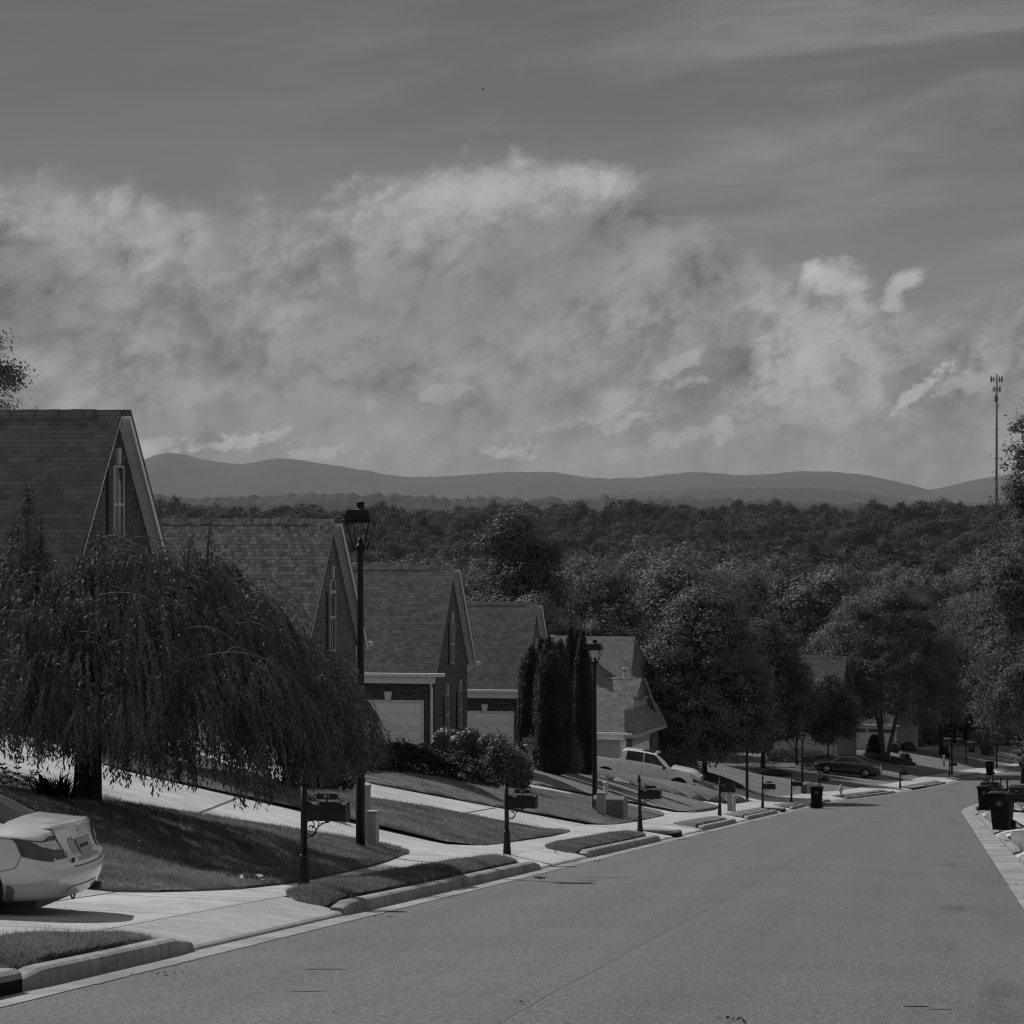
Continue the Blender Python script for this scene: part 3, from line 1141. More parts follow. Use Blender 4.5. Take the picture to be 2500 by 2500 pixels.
# ragged edge between asphalt and the right-hand gutter
ys = np.arange(20, 158, .12)
wx = np.convolve(NR.normal(0, .05, len(ys)), np.ones(7) / 7, mode='same')
seam(np.stack([shift(ys) + 1.165 + wx, ys], 1), .085, 'gutter_crack', 'ragged dark crack between the asphalt and the right gutter')
ys = np.arange(14, 150, .1)
wx = np.convolve(NR.normal(0, .09, len(ys)), np.ones(9) / 9, mode='same')
seam(np.stack([shift(ys) - 6.715 + wx, ys], 1), .055, 'gutter_crack', 'ragged dark edge between the asphalt and the left gutter')
# short dark streaks across the lanes: lamp-head shadows painted as sheets, and tar marks
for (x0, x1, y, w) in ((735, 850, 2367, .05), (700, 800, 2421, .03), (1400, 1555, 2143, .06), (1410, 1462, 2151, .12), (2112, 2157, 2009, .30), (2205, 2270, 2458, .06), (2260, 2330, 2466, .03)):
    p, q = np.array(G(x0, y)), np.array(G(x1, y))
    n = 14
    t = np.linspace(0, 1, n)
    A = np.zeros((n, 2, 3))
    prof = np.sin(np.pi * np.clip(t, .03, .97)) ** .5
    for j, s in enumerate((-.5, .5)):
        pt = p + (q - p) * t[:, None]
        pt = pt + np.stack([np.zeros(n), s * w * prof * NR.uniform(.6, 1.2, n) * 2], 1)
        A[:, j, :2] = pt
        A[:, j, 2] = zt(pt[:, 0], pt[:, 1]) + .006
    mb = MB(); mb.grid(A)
    o = mb.build('tar_shadow_streak', MAT['tar'], fix=False)
    struct(o, 'short dark streak across the lane, painted lamp shadow and tar', 'tar seam')

# right-hand side: drop aprons, grass strips, a driveway for the white car
RK = [(12, 58.5), (62.5, 78.0), (84, 118), (124, 150), (156, 300)]
for (a, b) in zip(RK[:-1], RK[1:]):
    o = sheet('driveway_apron', -2.75, -1.70, a[1] - .4, b[0] + .4, MAT['concrete'], nL=4, step=.6, zf=lambda l, ys: zr(ys) + np.interp(l, [-2.75, -2.2, -1.72, -1.70], [.215, .18, .06, .02]))
    struct(o, 'concrete apron dropping to the right gutter', 'driveway apron')
for i, (a, b) in enumerate(RK[:3]):
    lawn('grass_strip', [LY(-1.9, a + .3), LY(-1.9, b - .3), LY(-2.3, b - .2), LY(-2.62, b - .8), LY(-2.62, a + .8), LY(-2.3, a + .2)], 'strip of grass behind the right kerb', step=.5, top=.03, rate=.2, cat='grass strip', jitter=.015)
for (a, b) in ((58.5, 62.5), (78.0, 84.0), (118, 124)):
    o = sheet('driveway', -16, -4.0, a - .6, b + .6, MAT['concrete'], nL=10, step=.8, lift=.012)
    struct(o, 'concrete driveway on the right-hand side', 'driveway')

# storm-drain inlets set into the left kerb
def inlet(Y0, Y1, label):
    t = thing('storm_drain', label, 'storm drain', (0, 0, 0))
    n = 8
    ys = np.linspace(Y0, Y1, n)
    prof = [(6.97, .105), (6.975, .155), (7.02, .185), (8.0, .21), (8.0, .10), (7.0, .105)]
    A = np.zeros((n, len(prof), 3))
    for j, (l, h) in enumerate(prof):
        A[:, j, 0] = shift(ys) - l; A[:, j, 1] = ys; A[:, j, 2] = zr(ys) + h
    mb = MB(); mb.grid(A, smooth=False, wrap=True)
    mb.f.append(tuple(range(len(prof)))); mb.mi.append(0); mb.sm.append(False)
    mb.f.append(tuple(reversed(range((n - 1) * len(prof), n * len(prof))))); mb.mi.append(0); mb.sm.append(False)
    mb.build('slab', MAT['kerb'], t)
    mb = MB()
    prof = [(6.965, -.06), (6.965, .11)]
    A = np.zeros((n, 2, 3))
    for j, (l, h) in enumerate(prof):
        A[:, j, 0] = shift(ys) - l; A[:, j, 1] = ys; A[:, j, 2] = zr(ys) + h
    mb.grid(A, smooth=False)
    mb.build('opening', pmat('drain_dark', .006, .9, .2, 3.0, .1), t)
    return t


inlet(14.0, 20.3, 'storm drain inlet with a dark slot in the nearest kerb')
inlet(73.2, 75.4, 'storm drain inlet in the kerb beyond the third mailbox')
inlet(124.3, 127.6, 'storm drain inlet in the far kerb before the bin')
inlet(y_of(2226, 7), y_of(2262, 7), 'farthest storm drain inlet beyond the dark sedan')

# ------------------------------------------------------------------ houses
def window(parent, y, z0, w, h, x=0.0, arch=False, shutters=True, keystone=True, M=None):
    """a sash window on a wall facing +X, sill at z0"""
    mb = MB()
    t = .045
    if arch:
        r = w / 2
        pts = [(y - w / 2, z0), (y + w / 2, z0)] + [(y + r * math.cos(a), z0 + h - r + r * math.sin(a)) for a in np.linspace(0, math.pi, 13)]
    else:
        pts = [(y - w / 2, z0), (y + w / 2, z0), (y + w / 2, z0 + h), (y - w / 2, z0 + h)]
    pm = MB(); pm.prism(pts, 'x', x - .02, x + .012)
    fr = MB()
    fr.box(x - .01, x + .05, y - w / 2 - t, y - w / 2, z0 - t, z0 + h - (w / 2 if arch else 0))
    fr.box(x - .01, x + .05, y + w / 2, y + w / 2 + t, z0 - t, z0 + h - (w / 2 if arch else 0))
    fr.box(x - .01, x + .047, y - w / 2, y + w / 2, z0 - t, z0)
    if arch:
        r0, r1 = w / 2, w / 2 + t
        for a0, a1 in zip(np.linspace(0, math.pi, 13)[:-1], np.linspace(0, math.pi, 13)[1:]):
            c = z0 + h - w / 2
            q = [(y + rr * math.cos(a), c + rr * math.sin(a)) for rr, a in ((r0, a0), (r1, a0), (r1, a1), (r0, a1))]
            fr.prism(q, 'x', x - .01, x + .05)
        fr.box(x + .0, x + .042, y - w / 2, y + w / 2, z0 + h - w / 2 - .04, z0 + h - w / 2 + .04)
    else:
        fr.box(x - .01, x + .047, y - w / 2, y + w / 2, z0 + h, z0 + h + t)
    fr.box(x + .0, x + .04, y - w / 2, y + w / 2, z0 + h * .47 - .03, z0 + h * .47 + .03)
    fr.box(x + .0, x + .03, y - .015, y + .009, z0, z0 + h * (.47 if arch else 1))
    wnd = fr.build('window', MAT['window_trim'], parent)
    pm.build('pane', MAT['glass'], wnd)
    sl = MB(); sl.box(x - .01, x + .10, y - w / 2 - .12, y + w / 2 + .12, z0 - t - .07, z0 - t - .003)
    sl.build('sill', MAT['brick_pale'], wnd)
    if shutters:
        for s in (-1, 1):
            sh = MB()
            yc = y + s * (w / 2 + t + .20)
            hh = h - (w / 2 if arch else 0)
            sh.box(x + .0, x + .035, yc - .18, yc + .18, z0 - .03, z0 + hh + .03)
            for zz in np.arange(z0 + .05, z0 + hh - .05, .075):
                sh.box(x + .03, x + .05, yc - .14, yc + .14, zz, zz + .05)
            sh.box(x + .03, x + .056, yc - .18, yc + .18, z0 + hh * .48, z0 + hh * .48 + .08)
            sh.build('shutter', MAT['shutter'], parent)
    if keystone:
        ks = MB()
        kz = z0 + h + t + .02
        ks.prism([(y - .07, kz), (y + .07, kz), (y + .12, kz + .36), (y - .12, kz + .36)], 'x', x - .01, x + .07)
        ks.build('keystone', MAT['window_trim'], parent)
    return wnd


def garage_face(parent, xc, z0, w, h, y, keystone=True, dirn=-1, brick='brick'):
    """sectional door on a wall facing -Y at local y, centred on xc"""
    d = MB()
    d.box(xc - w / 2, xc + w / 2, y - .0, y + .02, z0, z0 + h)
    rows, cols = 4, max(2, int(round(w / .61)))
    for r in range(rows):
        zb = z0 + h * r / rows; zt_ = z0 + h * (r + 1) / rows
        d.box(xc - w / 2 + .004, xc + w / 2 - .004, y - .022, y - .001, zb + .006, zt_ - .006)
        for c in range(cols):
            xa = xc - w / 2 + w * c / cols + .07; xb = xc - w / 2 + w * (c + 1) / cols - .07
            # raised panel with a sloping bead
            d.add([(xa, y - .0225, zb + .09), (xb, y - .0225, zb + .09), (xb, y - .0225, zt_ - .09), (xa, y - .0225, zt_ - .09),
                   (xa + .04, y - .040, zb + .13), (xb - .04, y - .040, zb + .13), (xb - .04, y - .040, zt_ - .13), (xa + .04, y - .040, zt_ - .13)],
                  [(0, 1, 5, 4), (1, 2, 6, 5), (2, 3, 7, 6), (3, 0, 4, 7), (4, 5, 6, 7)])
    door = d.build('garage_door', MAT['garage'], parent)
    hd = MB(); hd.box(xc - .02, xc + .02, y - .07, y - .045, z0 + .58, z0 + .74); hd.box(xc - .035, xc + .035, y - .08, y - .045, z0 + .80, z0 + .85)
    hd.build('handle', MAT['black_metal'], door)
    fr = MB()
    fr.box(xc - w / 2 - .09, xc - w / 2 - .002, y - .055, y + .01, z0, z0 + h + .09)
    fr.box(xc + w / 2 + .002, xc + w / 2 + .09, y - .055, y + .01, z0, z0 + h + .09)
    fr.box(xc - w / 2 - .002, xc + w / 2 + .002, y - .052, y + .01, z0 + h + .002, z0 + h + .09)
    fr.build('door_frame', MAT['white'], parent)
    ln = MB()
    for i in range(int((w + .5) / .077)):
        xa = xc - w / 2 - .25 + i * .077
        ln.box(xa, xa + .066, y - .075, y - .0, z0 + h + .10, z0 + h + .33)
    ln.build('lintel', MAT[brick], parent)
    if keystone:
        ks = MB()
        kz = z0 + h + .10
        ks.prism([(xc - .10, kz), (xc + .10, kz), (xc + .15, kz + .29), (xc - .15, kz + .29)], 'y', y - .11, y + .0)
        ks.build('keystone', MAT['white'], parent)


def gable_house(name, label, xf, yc, zgd, he, hw=3.3, rise=4.0, length=13.0, brick='brick', shingle='shingle_a',
                over=.38, rake=.32, rz=0.0, gwin=None, low=(), garage=None, spout=True, cap_gap=.9, wallmat=None, group='brick houses on the left', cat='house'):
    t = thing(name, label, cat, (xf, yc, zgd), rz, group)
    sl = rise / (hw + over)                    # roof slope
    he_r = he                                  # height of roof underside at the eave tip
    apex = he_r + rise
    wall_top = he_r + over * sl                # underside over the wall face
    w = MB()
    w.prism([(-hw, -1.5), (hw, -1.5), (hw, wall_top - .03), (0, apex - .04), (-hw, wall_top - .03)], 'x', -length, 0)
    w.build('wall', MAT[wallmat or brick], t)
    rf = MB()
    th = .10
    L0, L1 = -length - .3, rake
    e = hw + over
    for s in (-1, 1):
        q = [(s * e, he_r), (0, apex), (0, apex + th * 1.35), (s * e, he_r + th * 1.35)]
        rf.prism(q, 'x', L0, L1 if s > 0 else L1 - .22)
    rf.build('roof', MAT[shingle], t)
    rc = MB()
    n = int((length - .2) / .28)
    for i in range(n):
        xa = L0 + .2 + i * .28
        if xa > L1 - cap_gap:
            break
        for s in (-1, 1):
            dz = .16 * sl
            za = apex + th * 1.35 + .012 + (.006 if i % 2 else 0)
            rc.add([(xa, 0, za), (xa + .29, 0, za - .0), (xa + .29, s * .16, za - dz), (xa, s * .16, za - dz),
                    (xa, 0, za - .03), (xa + .29, 0, za - .03), (xa + .29, s * .16, za - dz - .03), (xa, s * .16, za - dz - .03)],
                   [(0, 1, 2, 3), (4, 7, 6, 5), (0, 4, 5, 1), (1, 5, 6, 2), (2, 6, 7, 3), (3, 7, 4, 0)])
    rc.build('ridge_cap', MAT[shingle], t)
    # white rake boards: sloping soffit with a fascia edge, on both slopes
    for s in (-1, 1):
        rb = MB()
        d0, d1 = .20, .0
        q = [(s * (e - .02), he_r - .004 - .17), (0, apex - .004 - .17), (0, apex - .004), (s * (e - .02), he_r - .004)]
        if s > 0:
            rb.prism(q, 'x', rake - .035, rake - .003)
        q = [(s * (e - .02), he_r - .004 - .07), (0, apex - .004 - .07), (0, apex - .004), (s * (e - .02), he_r - .004)]
        rb.prism(q, 'x', .0, rake - .036 if s > 0 else rake - .225)
        rb.build('rake_board', MAT['white'], t)
        gt = MB()
        y0, y1 = sorted((s * (e + .0), s * (e + .13)))
        gt.bevbox(-length, rake + .12, y0, y1, he_r - .02, he_r + .11, .025)
        y0, y1 = sorted((s * (hw + .005), s * (e - .01)))
        gt.box(-length, -.001, y0, y1, he_r - .27, he_r - .0)
        gt.build('gutter', MAT['white'], t)
    if gwin:
        window(t, gwin.get('y', 0), gwin['z'], gwin['w'], gwin['h'], 0, gwin.get('arch', False))
    for (y, z, ww, hh) in low:
        window(t, y, z, ww, hh)
    if garage:
        for xc in garage['x']:
            garage_face(t, xc, garage.get('z', 0), garage['w'], garage['h'], -hw - .002, brick=brick)
    if spout:
        sp = MB()
        sp.tube([(-.12, -e - .06, he_r - .02), (-.12, -e - .06, he_r - .12), (-.12, -hw - .05, he_r - .45), (-.12, -hw - .05, .15), (-.12, -hw - .22, .04)], .05, 6, smooth=False)
        sp.build('downspout', MAT['white'], t)
    return t


def house_at(ridge_px, kx, ridge_y, eave_z_cam, **kw):
    pass


# four brick houses in a row, each with a gable to the street and a garage in the side wall
def place(px, py, xl=17.7):
    """ridge end seen at pixel px,py on the vertical plane X = -xl"""
    k = (VPX - px) / xl * (1 / math.cos(PHI)) * 1.0
    # refine so that X is exact
    for _ in range(20):
        X, Y = at(px, k)
        k *= (-X) / xl if X < 0 else 1
    X, Y = at(px, k)
    return X, Y, zpx(py, k), k


HOUSES = {}
GROUND = {}
for key, (px, py, lab, kw) in {
    'A': (318, 1000, 'nearest brick house, dark shingle roof rising highest behind the weeping tree', dict(he=3.0, hw=3.35, rise=4.05, brick='brick', shingle='shingle_a', gwin=dict(z=4.35, w=.75, h=1.55), garage=None)),
    'B': (834, 1267, 'second brick house with two-tone shingles and an arched gable window', dict(he=3.0, hw=3.45, rise=3.85, brick='brick_pale', shingle='shingle_b', gwin=dict(z=3.05, w=.72, h=2.1, arch=True), garage=dict(x=[-2.3], w=2.44, h=2.0))),
    'C': (1122, 1381, 'third brick house with a white garage door and downspout beside the hedge', dict(he=2.98, hw=3.45, rise=3.78, brick='brick', shingle='shingle_c', gwin=dict(z=3.25, w=.72, h=1.5), low=((-1.1, .75, .72, 1.35), (1.7, .75, .72, 1.35)), garage=dict(x=[-1.72, -4.9], w=2.44, h=2.0))),
    'D': (1323, 1470, 'fourth brick house with a white garage door beside the tall conifers', dict(he=2.95, hw=3.4, rise=3.7, brick='brick', shingle='shingle_d', gwin=dict(z=3.2, w=.72, h=1.5), garage=dict(x=[-1.75, -4.9], w=2.44, h=2.0))),
}.items():
    X, Y, Z, k = place(px, py)
    zgd = Z - .135 - kw['he'] - kw['rise']
    print('house', key, 'Y %.1f ridgeZ %.2f ground %.2f terrain %.2f' % (Y, Z, zgd, zt(-18, Y)))
    HOUSES[key] = gable_house('brick_house', lab, -18.0, Y, zgd, **kw)
    GROUND[key] = (Y, zgd)

# fifth house: siding, hip roof behind, gabled garage wing turned a little towards the camera
def house_e():
    X, Y = at(1563, 46.0)
    Zr = zpx(1655, 46.0)
    he, rise, hw = 2.85, 2.6, 3.3
    zgd = Zr - .13 - he - rise
    t = gable_house('sided_house', 'pale sided house with a hipped roof behind the white pickup', X, Y, zgd, he, hw=hw, rise=rise, length=11, brick='brick_pale', wallmat='siding', shingle='shingle_e', rz=rad(-7), spout=True, cap_gap=.5, group='brick houses on the left')
    # pent roof over the garage front, on the gable
    m = MB(); m.prism([(0.0, he + 1.25), (.62, he + .12), (.62, he + .02), (0.0, he + .02)], 'y', -hw - .3, hw + .3)
    m.build('pent_roof', MAT['shingle_e'], t)
    m = MB(); m.box(.02, .66, -hw - .33, hw + .33, he - .16, he + .015); m.build('fascia', MAT['white'], t)
    # street-facing garage door and brick piers
    for y0, y1 in ((-hw, -hw + .55), (hw - 1.4, hw + .02)):
        m = MB(); m.box(.003, .22, y0, y1, -.5, he - .33); m.build('brick_pier', MAT['brick_pale'], t)
    m = MB(); m.box(.003, .06, -hw + .56, hw - 1.41, 0, 2.15)
    for r in range(4):
        m.box(.06, .075, -hw + .6, hw - 1.45, .03 + r * .535, .53 + r * .535)
    m.build('garage_door', MAT['garage'], t)
    m = MB(); m.box(.003, .10, -hw + .56, hw - 1.41, 2.16, he - .33); m.build('lintel', MAT['siding'], t)
    # lap siding on the side wall
    m = MB()
    for z in np.arange(.1, he - .25, .19):
        m.prism([(-hw - .03, z), (-hw - .002, z), (-hw - .002, z + .19), (-hw - .012, z + .19)], 'x', -10.9, -.28)
    m.build('lap_siding', MAT['siding'], t)
    m = MB(); m.box(-.27, .02, -hw - .05, -hw + .1, 0, he - .28); m.build('corner_board', MAT['white'], t)
    # gable trim: cross bar, king post and a narrow vent strip
    m = MB(); m.box(.02, .30, -.55, .55, he + rise - 1.0, he + rise - .84); m.box(.1, .2, -.05, .05, he + rise - .84, he + rise - .2); m.build('gable_bracket', MAT['white'], t)
    m = MB(); m.box(.003, .05, -1.55, -1.35, he + .9, he + 1.9); m.build('vent_strip', MAT['white'], t)
    # main hipped roof behind
    b = MB()
    zb, zr_ = he + .9, he + 4.65
    x0, x1, y0, y1 = -15.5, -1.0, 1.2, 10.5
    ry0, ry1 = 5.6, 6.0
    v = [(x0, y0, zb), (x1, y0, zb), (x1, y1, zb), (x0, y1, zb), (x0 + 5, ry0, zr_), (x1 - .6, ry0, zr_)]
    b.add(v, [(0, 1, 5, 4), (1, 2, 5), (2, 3, 4, 5), (3, 0, 4), (3, 2, 1, 0)])
    b.build('main_roof', MAT['shingle_e'], t)
    b = MB(); b.box(x0 + .4, x1 - .4, y0 + .4, y1 - .4, -1.5, zb - .01); b.build('main_wall', MAT['siding'], t)
    # small gable facing the camera, sitting above the wing's ridge
    xg, hg, zg_ = -2.75, 1.45, he + rise + .05
    b = MB()
    b.prism([(xg - hg, zg_ - .6), (xg + hg, zg_ - .6), (xg + hg, zg_), (xg, zg_ + .98), (xg - hg, zg_)], 'y', .55, .65); b.build('dormer_gable', MAT['siding'], t)
    for s in (-1, 1):
        b = MB()
        b.prism([(xg + s * (hg + .16), zg_ - .12), (xg, zg_ + 1.0), (xg, zg_ + .82), (xg + s * (hg - .05), zg_ - .12)], 'y', .28, .549)
        b.build('rake_board', MAT['white'], t)
        b = MB()
        b.prism([(xg + s * (hg + .24), zg_ - .12), (xg, zg_ + 1.10), (xg, zg_ + 1.005), (xg + s * (hg + .165), zg_ - .12)], 'y', .25, 5.0)
        b.build('dormer_roof', MAT['shingle_e'], t)
    for (x_, y_, z_) in ((-6.6, 5.0, zr_ - .45), (-6.1, 4.9, zr_ - .5), (-1.1, 1.1, he + rise + .05)):
        m = MB(); m.tube([(x_, y_, z_ - .6), (x_, y_, z_ + .35)], .07, 8); m.tube([(x_, y_, z_ + .35), (x_, y_, z_ + .55)], .13, 8); m.build('vent_pipe', MAT['pipe'], t)
    return t


he_obj = house_e()
for c in kids(he_obj):          # this house has its trim painted close to the siding
    if c.name.split('.')[0] in ('rake_board', 'gable_bracket', 'vent_strip', 'fascia'):
        c.data.materials[0] = MAT['siding_grey'] if c.name.split('.')[0] != 'fascia' else MAT['siding']

# two more houses glimpsed between the street trees
def far_house(px, k, ridge_y, eave_y, lab, rz, shingle, hw, length):
    X, Y = at(px, k)
    z_r, z_e = zpx(ridge_y, k), zpx(eave_y, k)
    he = 2.8
    rise = z_r - z_e
    t = gable_house('sided_house', lab, X, Y, z_e - he, he, hw=hw, rise=rise, length=length, brick='siding_grey', wallmat='siding_grey', shingle=shingle, rz=rz, spout=False, gwin=dict(z=he + .4, w=.8, h=1.2), garage=dict(x=[-2.6], w=4.6, h=2.1))
    m = MB(); m.box(-.16, .03, -hw - .03, -hw + .14, -1, he - .28); m.build('corner_board', MAT['white'], t)
    return t


far_house(2066, 30.5, 1606, 1762, 'pale sided house half hidden behind the multi-stemmed birch', rad(-10), 'shingle_e', 4.0, 14)
far_house(2215, 27.0, 1650, 1765, 'pale sided house farthest down the street behind the trees', rad(-14), 'shingle_c', 4.0, 8)

# ------------------------------------------------------------------ street lamps
def make_lamp():
    t = thing('street_lamp', 'x', 'street lamp', group='black lantern street lamps')
    m = MB()
    m.tube([(0, 0, -.3), (0, 0, .9), (0, 0, 2.4), (0, 0, 5.05), (0, 0, 5.14)], [.083, .080, .070, .052, .050], 14)
    m.build('pole', MAT['black_metal'], t)
    m = MB()
    m.lathe([(.050, 5.02), (.075, 5.06), (.06, 5.10), (.062, 5.2), (.09, 5.24), (.10, 5.28), (.105, 5.32), (.06, 5.34), (.05, 5.42), (.03, 5.46), (.002, 5.47)], 12)
    m.build('socket', MAT['black_metal'], t)
    lan = MB()
    # four slim bars flaring upward
    for sx in (-1, 1):
        for sy in (-1, 1):
            lan.tube([(sx * .085, sy * .085, 5.24), (sx * .205, sy * .205, 5.74)], .013, 6)
    lan.box(-.225, .225, -.225, .225, 5.735, 5.765)
    lan.build('lantern_frame', MAT['black_metal'], t)
    r = MB()
    r.lathe([(.365, 5.766), (.375, 5.785), (.345, 5.80), (.285, 5.93), (.25, 5.965), (.09, 5.985)], 4, smooth=False, square=True)
    r.build('lantern_roof', MAT['black_metal'], t)
    c = MB()
    c.lathe([(.075, 5.975), (.078, 5.985), (.070, 5.99), (.070, 6.085), (.078, 6.09), (.076, 6.10), (.02, 6.105)], 14)
    c.build('photocell_cap', MAT['black_metal'], t)
    return t


def zg_at(X, Y):
    return zg(X, Y)


LAMPS = [  # pixel column, lateral offset, top pixel, label
    (880, 9.95, 1225, 'nearest lantern street lamp, between the first two numbered mailboxes'),
    (1452, 10.6, 1562, 'street lamp standing in front of the green transformer cabinet and conifers'),
    (1824, 10.0, 1674, 'street lamp on the lawn just beyond the white pickup'),
    (1959, 10.2, 1787, 'street lamp mostly lost in dark foliage left of the dark sedan'),
    (2324, 8.6, 1722, 'farthest street lamp, on the bend beyond the small mailbox'),
]
lamp0 = make_lamp()
for i, (px, L, ty, lab) in enumerate(LAMPS):
    Y = y_of(px, L)
    X = float(shift(Y) - L)
    z = zg(X, Y)
    _, _, k = P2(X, Y, z)
    ztop = zpx(ty, k)
    h = ztop - z
    print('lamp', i, 'Y %.1f k %.1f h %.2f base_y %.0f' % (Y, k, h, P2(X, Y, z)[1]))
    sc = h / 6.105
    if i == 0:
        o = lamp0; o.location = (X, Y, z); o['label'] = lab; o.scale = (1, 1, sc)
    else:
        o = dup(lamp0, (X, Y, z), 0, lab, (1, 1, sc))
    o.rotation_euler = (0, 0, rad(-4))

# ------------------------------------------------------------------ mailboxes
FONTM = MAT['plate_white']


def text_obj(body, size, parent, loc, rot, name='number', mat=None, extr=.002, spacing=1.0):
    cu = bpy.data.curves.new(name, 'FONT')
    cu.body = body; cu.size = size; cu.extrude = extr
    cu.align_x = 'CENTER'; cu.align_y = 'CENTER'
    cu.space_character = spacing
    cu.materials.append(mat or FONTM)
    tmp = bpy.data.objects.new('tmp', cu)
    COL.objects.link(tmp)
    dg = bpy.context.evaluated_depsgraph_get()
    me = bpy.data.meshes.new_from_object(tmp.evaluated_get(dg))
    bpy.data.objects.remove(tmp); bpy.data.curves.remove(cu)
    me.name = name
    o = bpy.data.objects.new(name, me)
    COL.objects.link(o)
    o.parent = parent; o.location = loc; o.rotation_euler = rot
    return o


def arc(cx, cz, r, a0, a1, n=10, y=0.0):
    return [(cx + r * math.cos(a), y, cz + r * math.sin(a)) for a in np.linspace(a0, a1, n)]


def make_mailbox():
    t = thing('mailbox', 'x', 'mailbox', group='black mailboxes on fluted posts')
    m = MB()
    # fluted sleeve, collar, shaft, cap
    m.lathe([(.078, -.12), (.080, .0), (.076, .03), (.056, .34), (.052, .36)], 18, smooth=False)
    m.lathe([(.062, .36), (.066, .375), (.062, .39), (.055, .40), (.058, .42), (.050, .435)], 16)
    m.tube([(0, 0, .43), (0, 0, 1.32)], [.045, .040], 14)
    m.lathe([(.045, 1.32), (.055, 1.335), (.055, 1.36), (.042, 1.375), (.034, 1.385), (.046, 1.40), (.030, 1.415), (.026, 1.42), (.036, 1.445), (.030, 1.47), (.012, 1.485), (.008, 1.51), (.001, 1.515)], 14)
    m.build('post', MAT['black_metal'], t)
    # box: flat bottom, rounded top, along +X towards the street
    b = MB()
    r = .115
    prof = [(-r, .875), (r, .875)] + [(r * math.cos(a), .995 + r * math.sin(a)) for a in np.linspace(0, math.pi, 12)]
    b.prism(prof, 'x', .045, .555)
    bx = b.build('box', MAT['black_metal'], t)
    for p in bx.data.polygons:
        p.use_smooth = False
    d = MB()
    r2 = .121
    prof = [(-r2, .868), (r2, .868)] + [(r2 * math.cos(a), .995 + r2 * math.sin(a)) for a in np.linspace(0, math.pi, 12)]
    d.prism(prof, 'x', .556, .578)
    d.bevbox(.575, .60, -.02, .02, 1.075, 1.095, .004)
    d.build('door', MAT['black_metal'], t)
    # scroll bracket below
    s = MB()
    s.tube([(.04, 0, .655), (.07, 0, .655), (.13, 0, .70), (.20, 0, .80), (.28, 0, .85), (.33, 0, .865), (.345, 0, .872)], .0085, 6)
    s.tube(arc(.095, .735, .065, rad(-110), rad(100), 12), .0075, 6)
    s.tube(arc(.085, .815, .05, rad(170), rad(-60), 10), .0075, 6)
    s.tube(arc(.09, .78, .024, rad(-30), rad(200), 8), .007, 6)
    s.tube([(.18, 0, .78), (.20, 0, .83), (.18, 0, .87)], .0075, 6)
    s.tube([(.22, 0, .83), (.30, 0, .845), (.335, 0, .85)], .007, 6)
    s.tube([(.04, 0, .70), (.09, 0, .68), (.12, 0, .66)], .007, 6)
    s.build('bracket', MAT['black_metal'], t)
    # scrolled name plate on top
    p = MB()
    pl = []
    w, h = .115, .037
    for a in np.linspace(-math.pi / 2, math.pi / 2, 8):
        pl.append((.30 + w + h * .8 * math.cos(a), 1.175 + h * math.sin(a)))
    for a in np.linspace(math.pi / 2, 3 * math.pi / 2, 8):
        pl.append((.30 - w + h * .8 * math.cos(a), 1.175 + h * math.sin(a)))
    p.prism(pl, 'y', -.008, .008)
    for sgn in (-1, 1):
        p.tube([(.30 + sgn * .14, 0, 1.18), (.30 + sgn * .155, 0, 1.20), (.30 + sgn * .172, 0, 1.205), (.30 + sgn * .178, 0, 1.19)], .006, 6)
        p.tube([(.30 + sgn * .14, 0, 1.165), (.30 + sgn * .165, 0, 1.145), (.30 + sgn * .19, 0, 1.115), (.30 + sgn * .21, 0, 1.125), (.30 + sgn * .215, 0, 1.14)], .0065, 6)
    p.tube([(.30, 0, 1.14), (.30, 0, 1.10)], .012, 6)
    p.build('number_plate', MAT['black_metal'], t)
    return t


mail0 = make_mailbox()
MAILS = [  # column, lateral, number, label
    (742, 7.95, '91', 'mailbox numbered 91, nearest, partly under the weeping tree'),
    (1238, 7.95, '111', 'mailbox numbered 111 at the second grass strip'),
    (1563, 7.8, None, 'mailbox in front of the lawn below the white pickup, right of the street lamp'),
    (1757, 7.9, None, 'mailbox with a pale pipe and cabinet behind it, right of the pickup'),
    (1862, 7.8, None, 'mailbox just left of the two mailboxes by the kerbside bin'),
    (1932, 7.8, None, 'mailbox immediately left of the bin at the left kerb'),
    (2000, 8.3, None, 'mailbox standing behind the bin at the left kerb'),
    (2198, 7.6, None, 'mailbox in front of the dark sedan driveway, beyond the hydrant'),
    (2318, 7.9, None, 'small mailbox beside the farthest street lamp'),
]
mail_objs = []
for i, (px, L, num, lab) in enumerate(MAILS):
    Y = y_of(px, L)
    X = float(shift(Y) - L)
    z = zg(X, Y)
    if i == 0:
        o = mail0; o.location = (X, Y, z); o['label'] = lab
    else:
        o = dup(mail0, (X, Y, z), 0, lab)
    o.rotation_euler = (rad([0, 0, 1.0, -.5, .6, 0, .5, 1.0, 0][i]), rad([0, -.6, -1.0, .5, 0, .6, -.4, -1.2, 0][i]), rad([-3, -4, -8, -4, -6, -4, -6, -8, -12][i]))
    mail_objs.append((o, num))
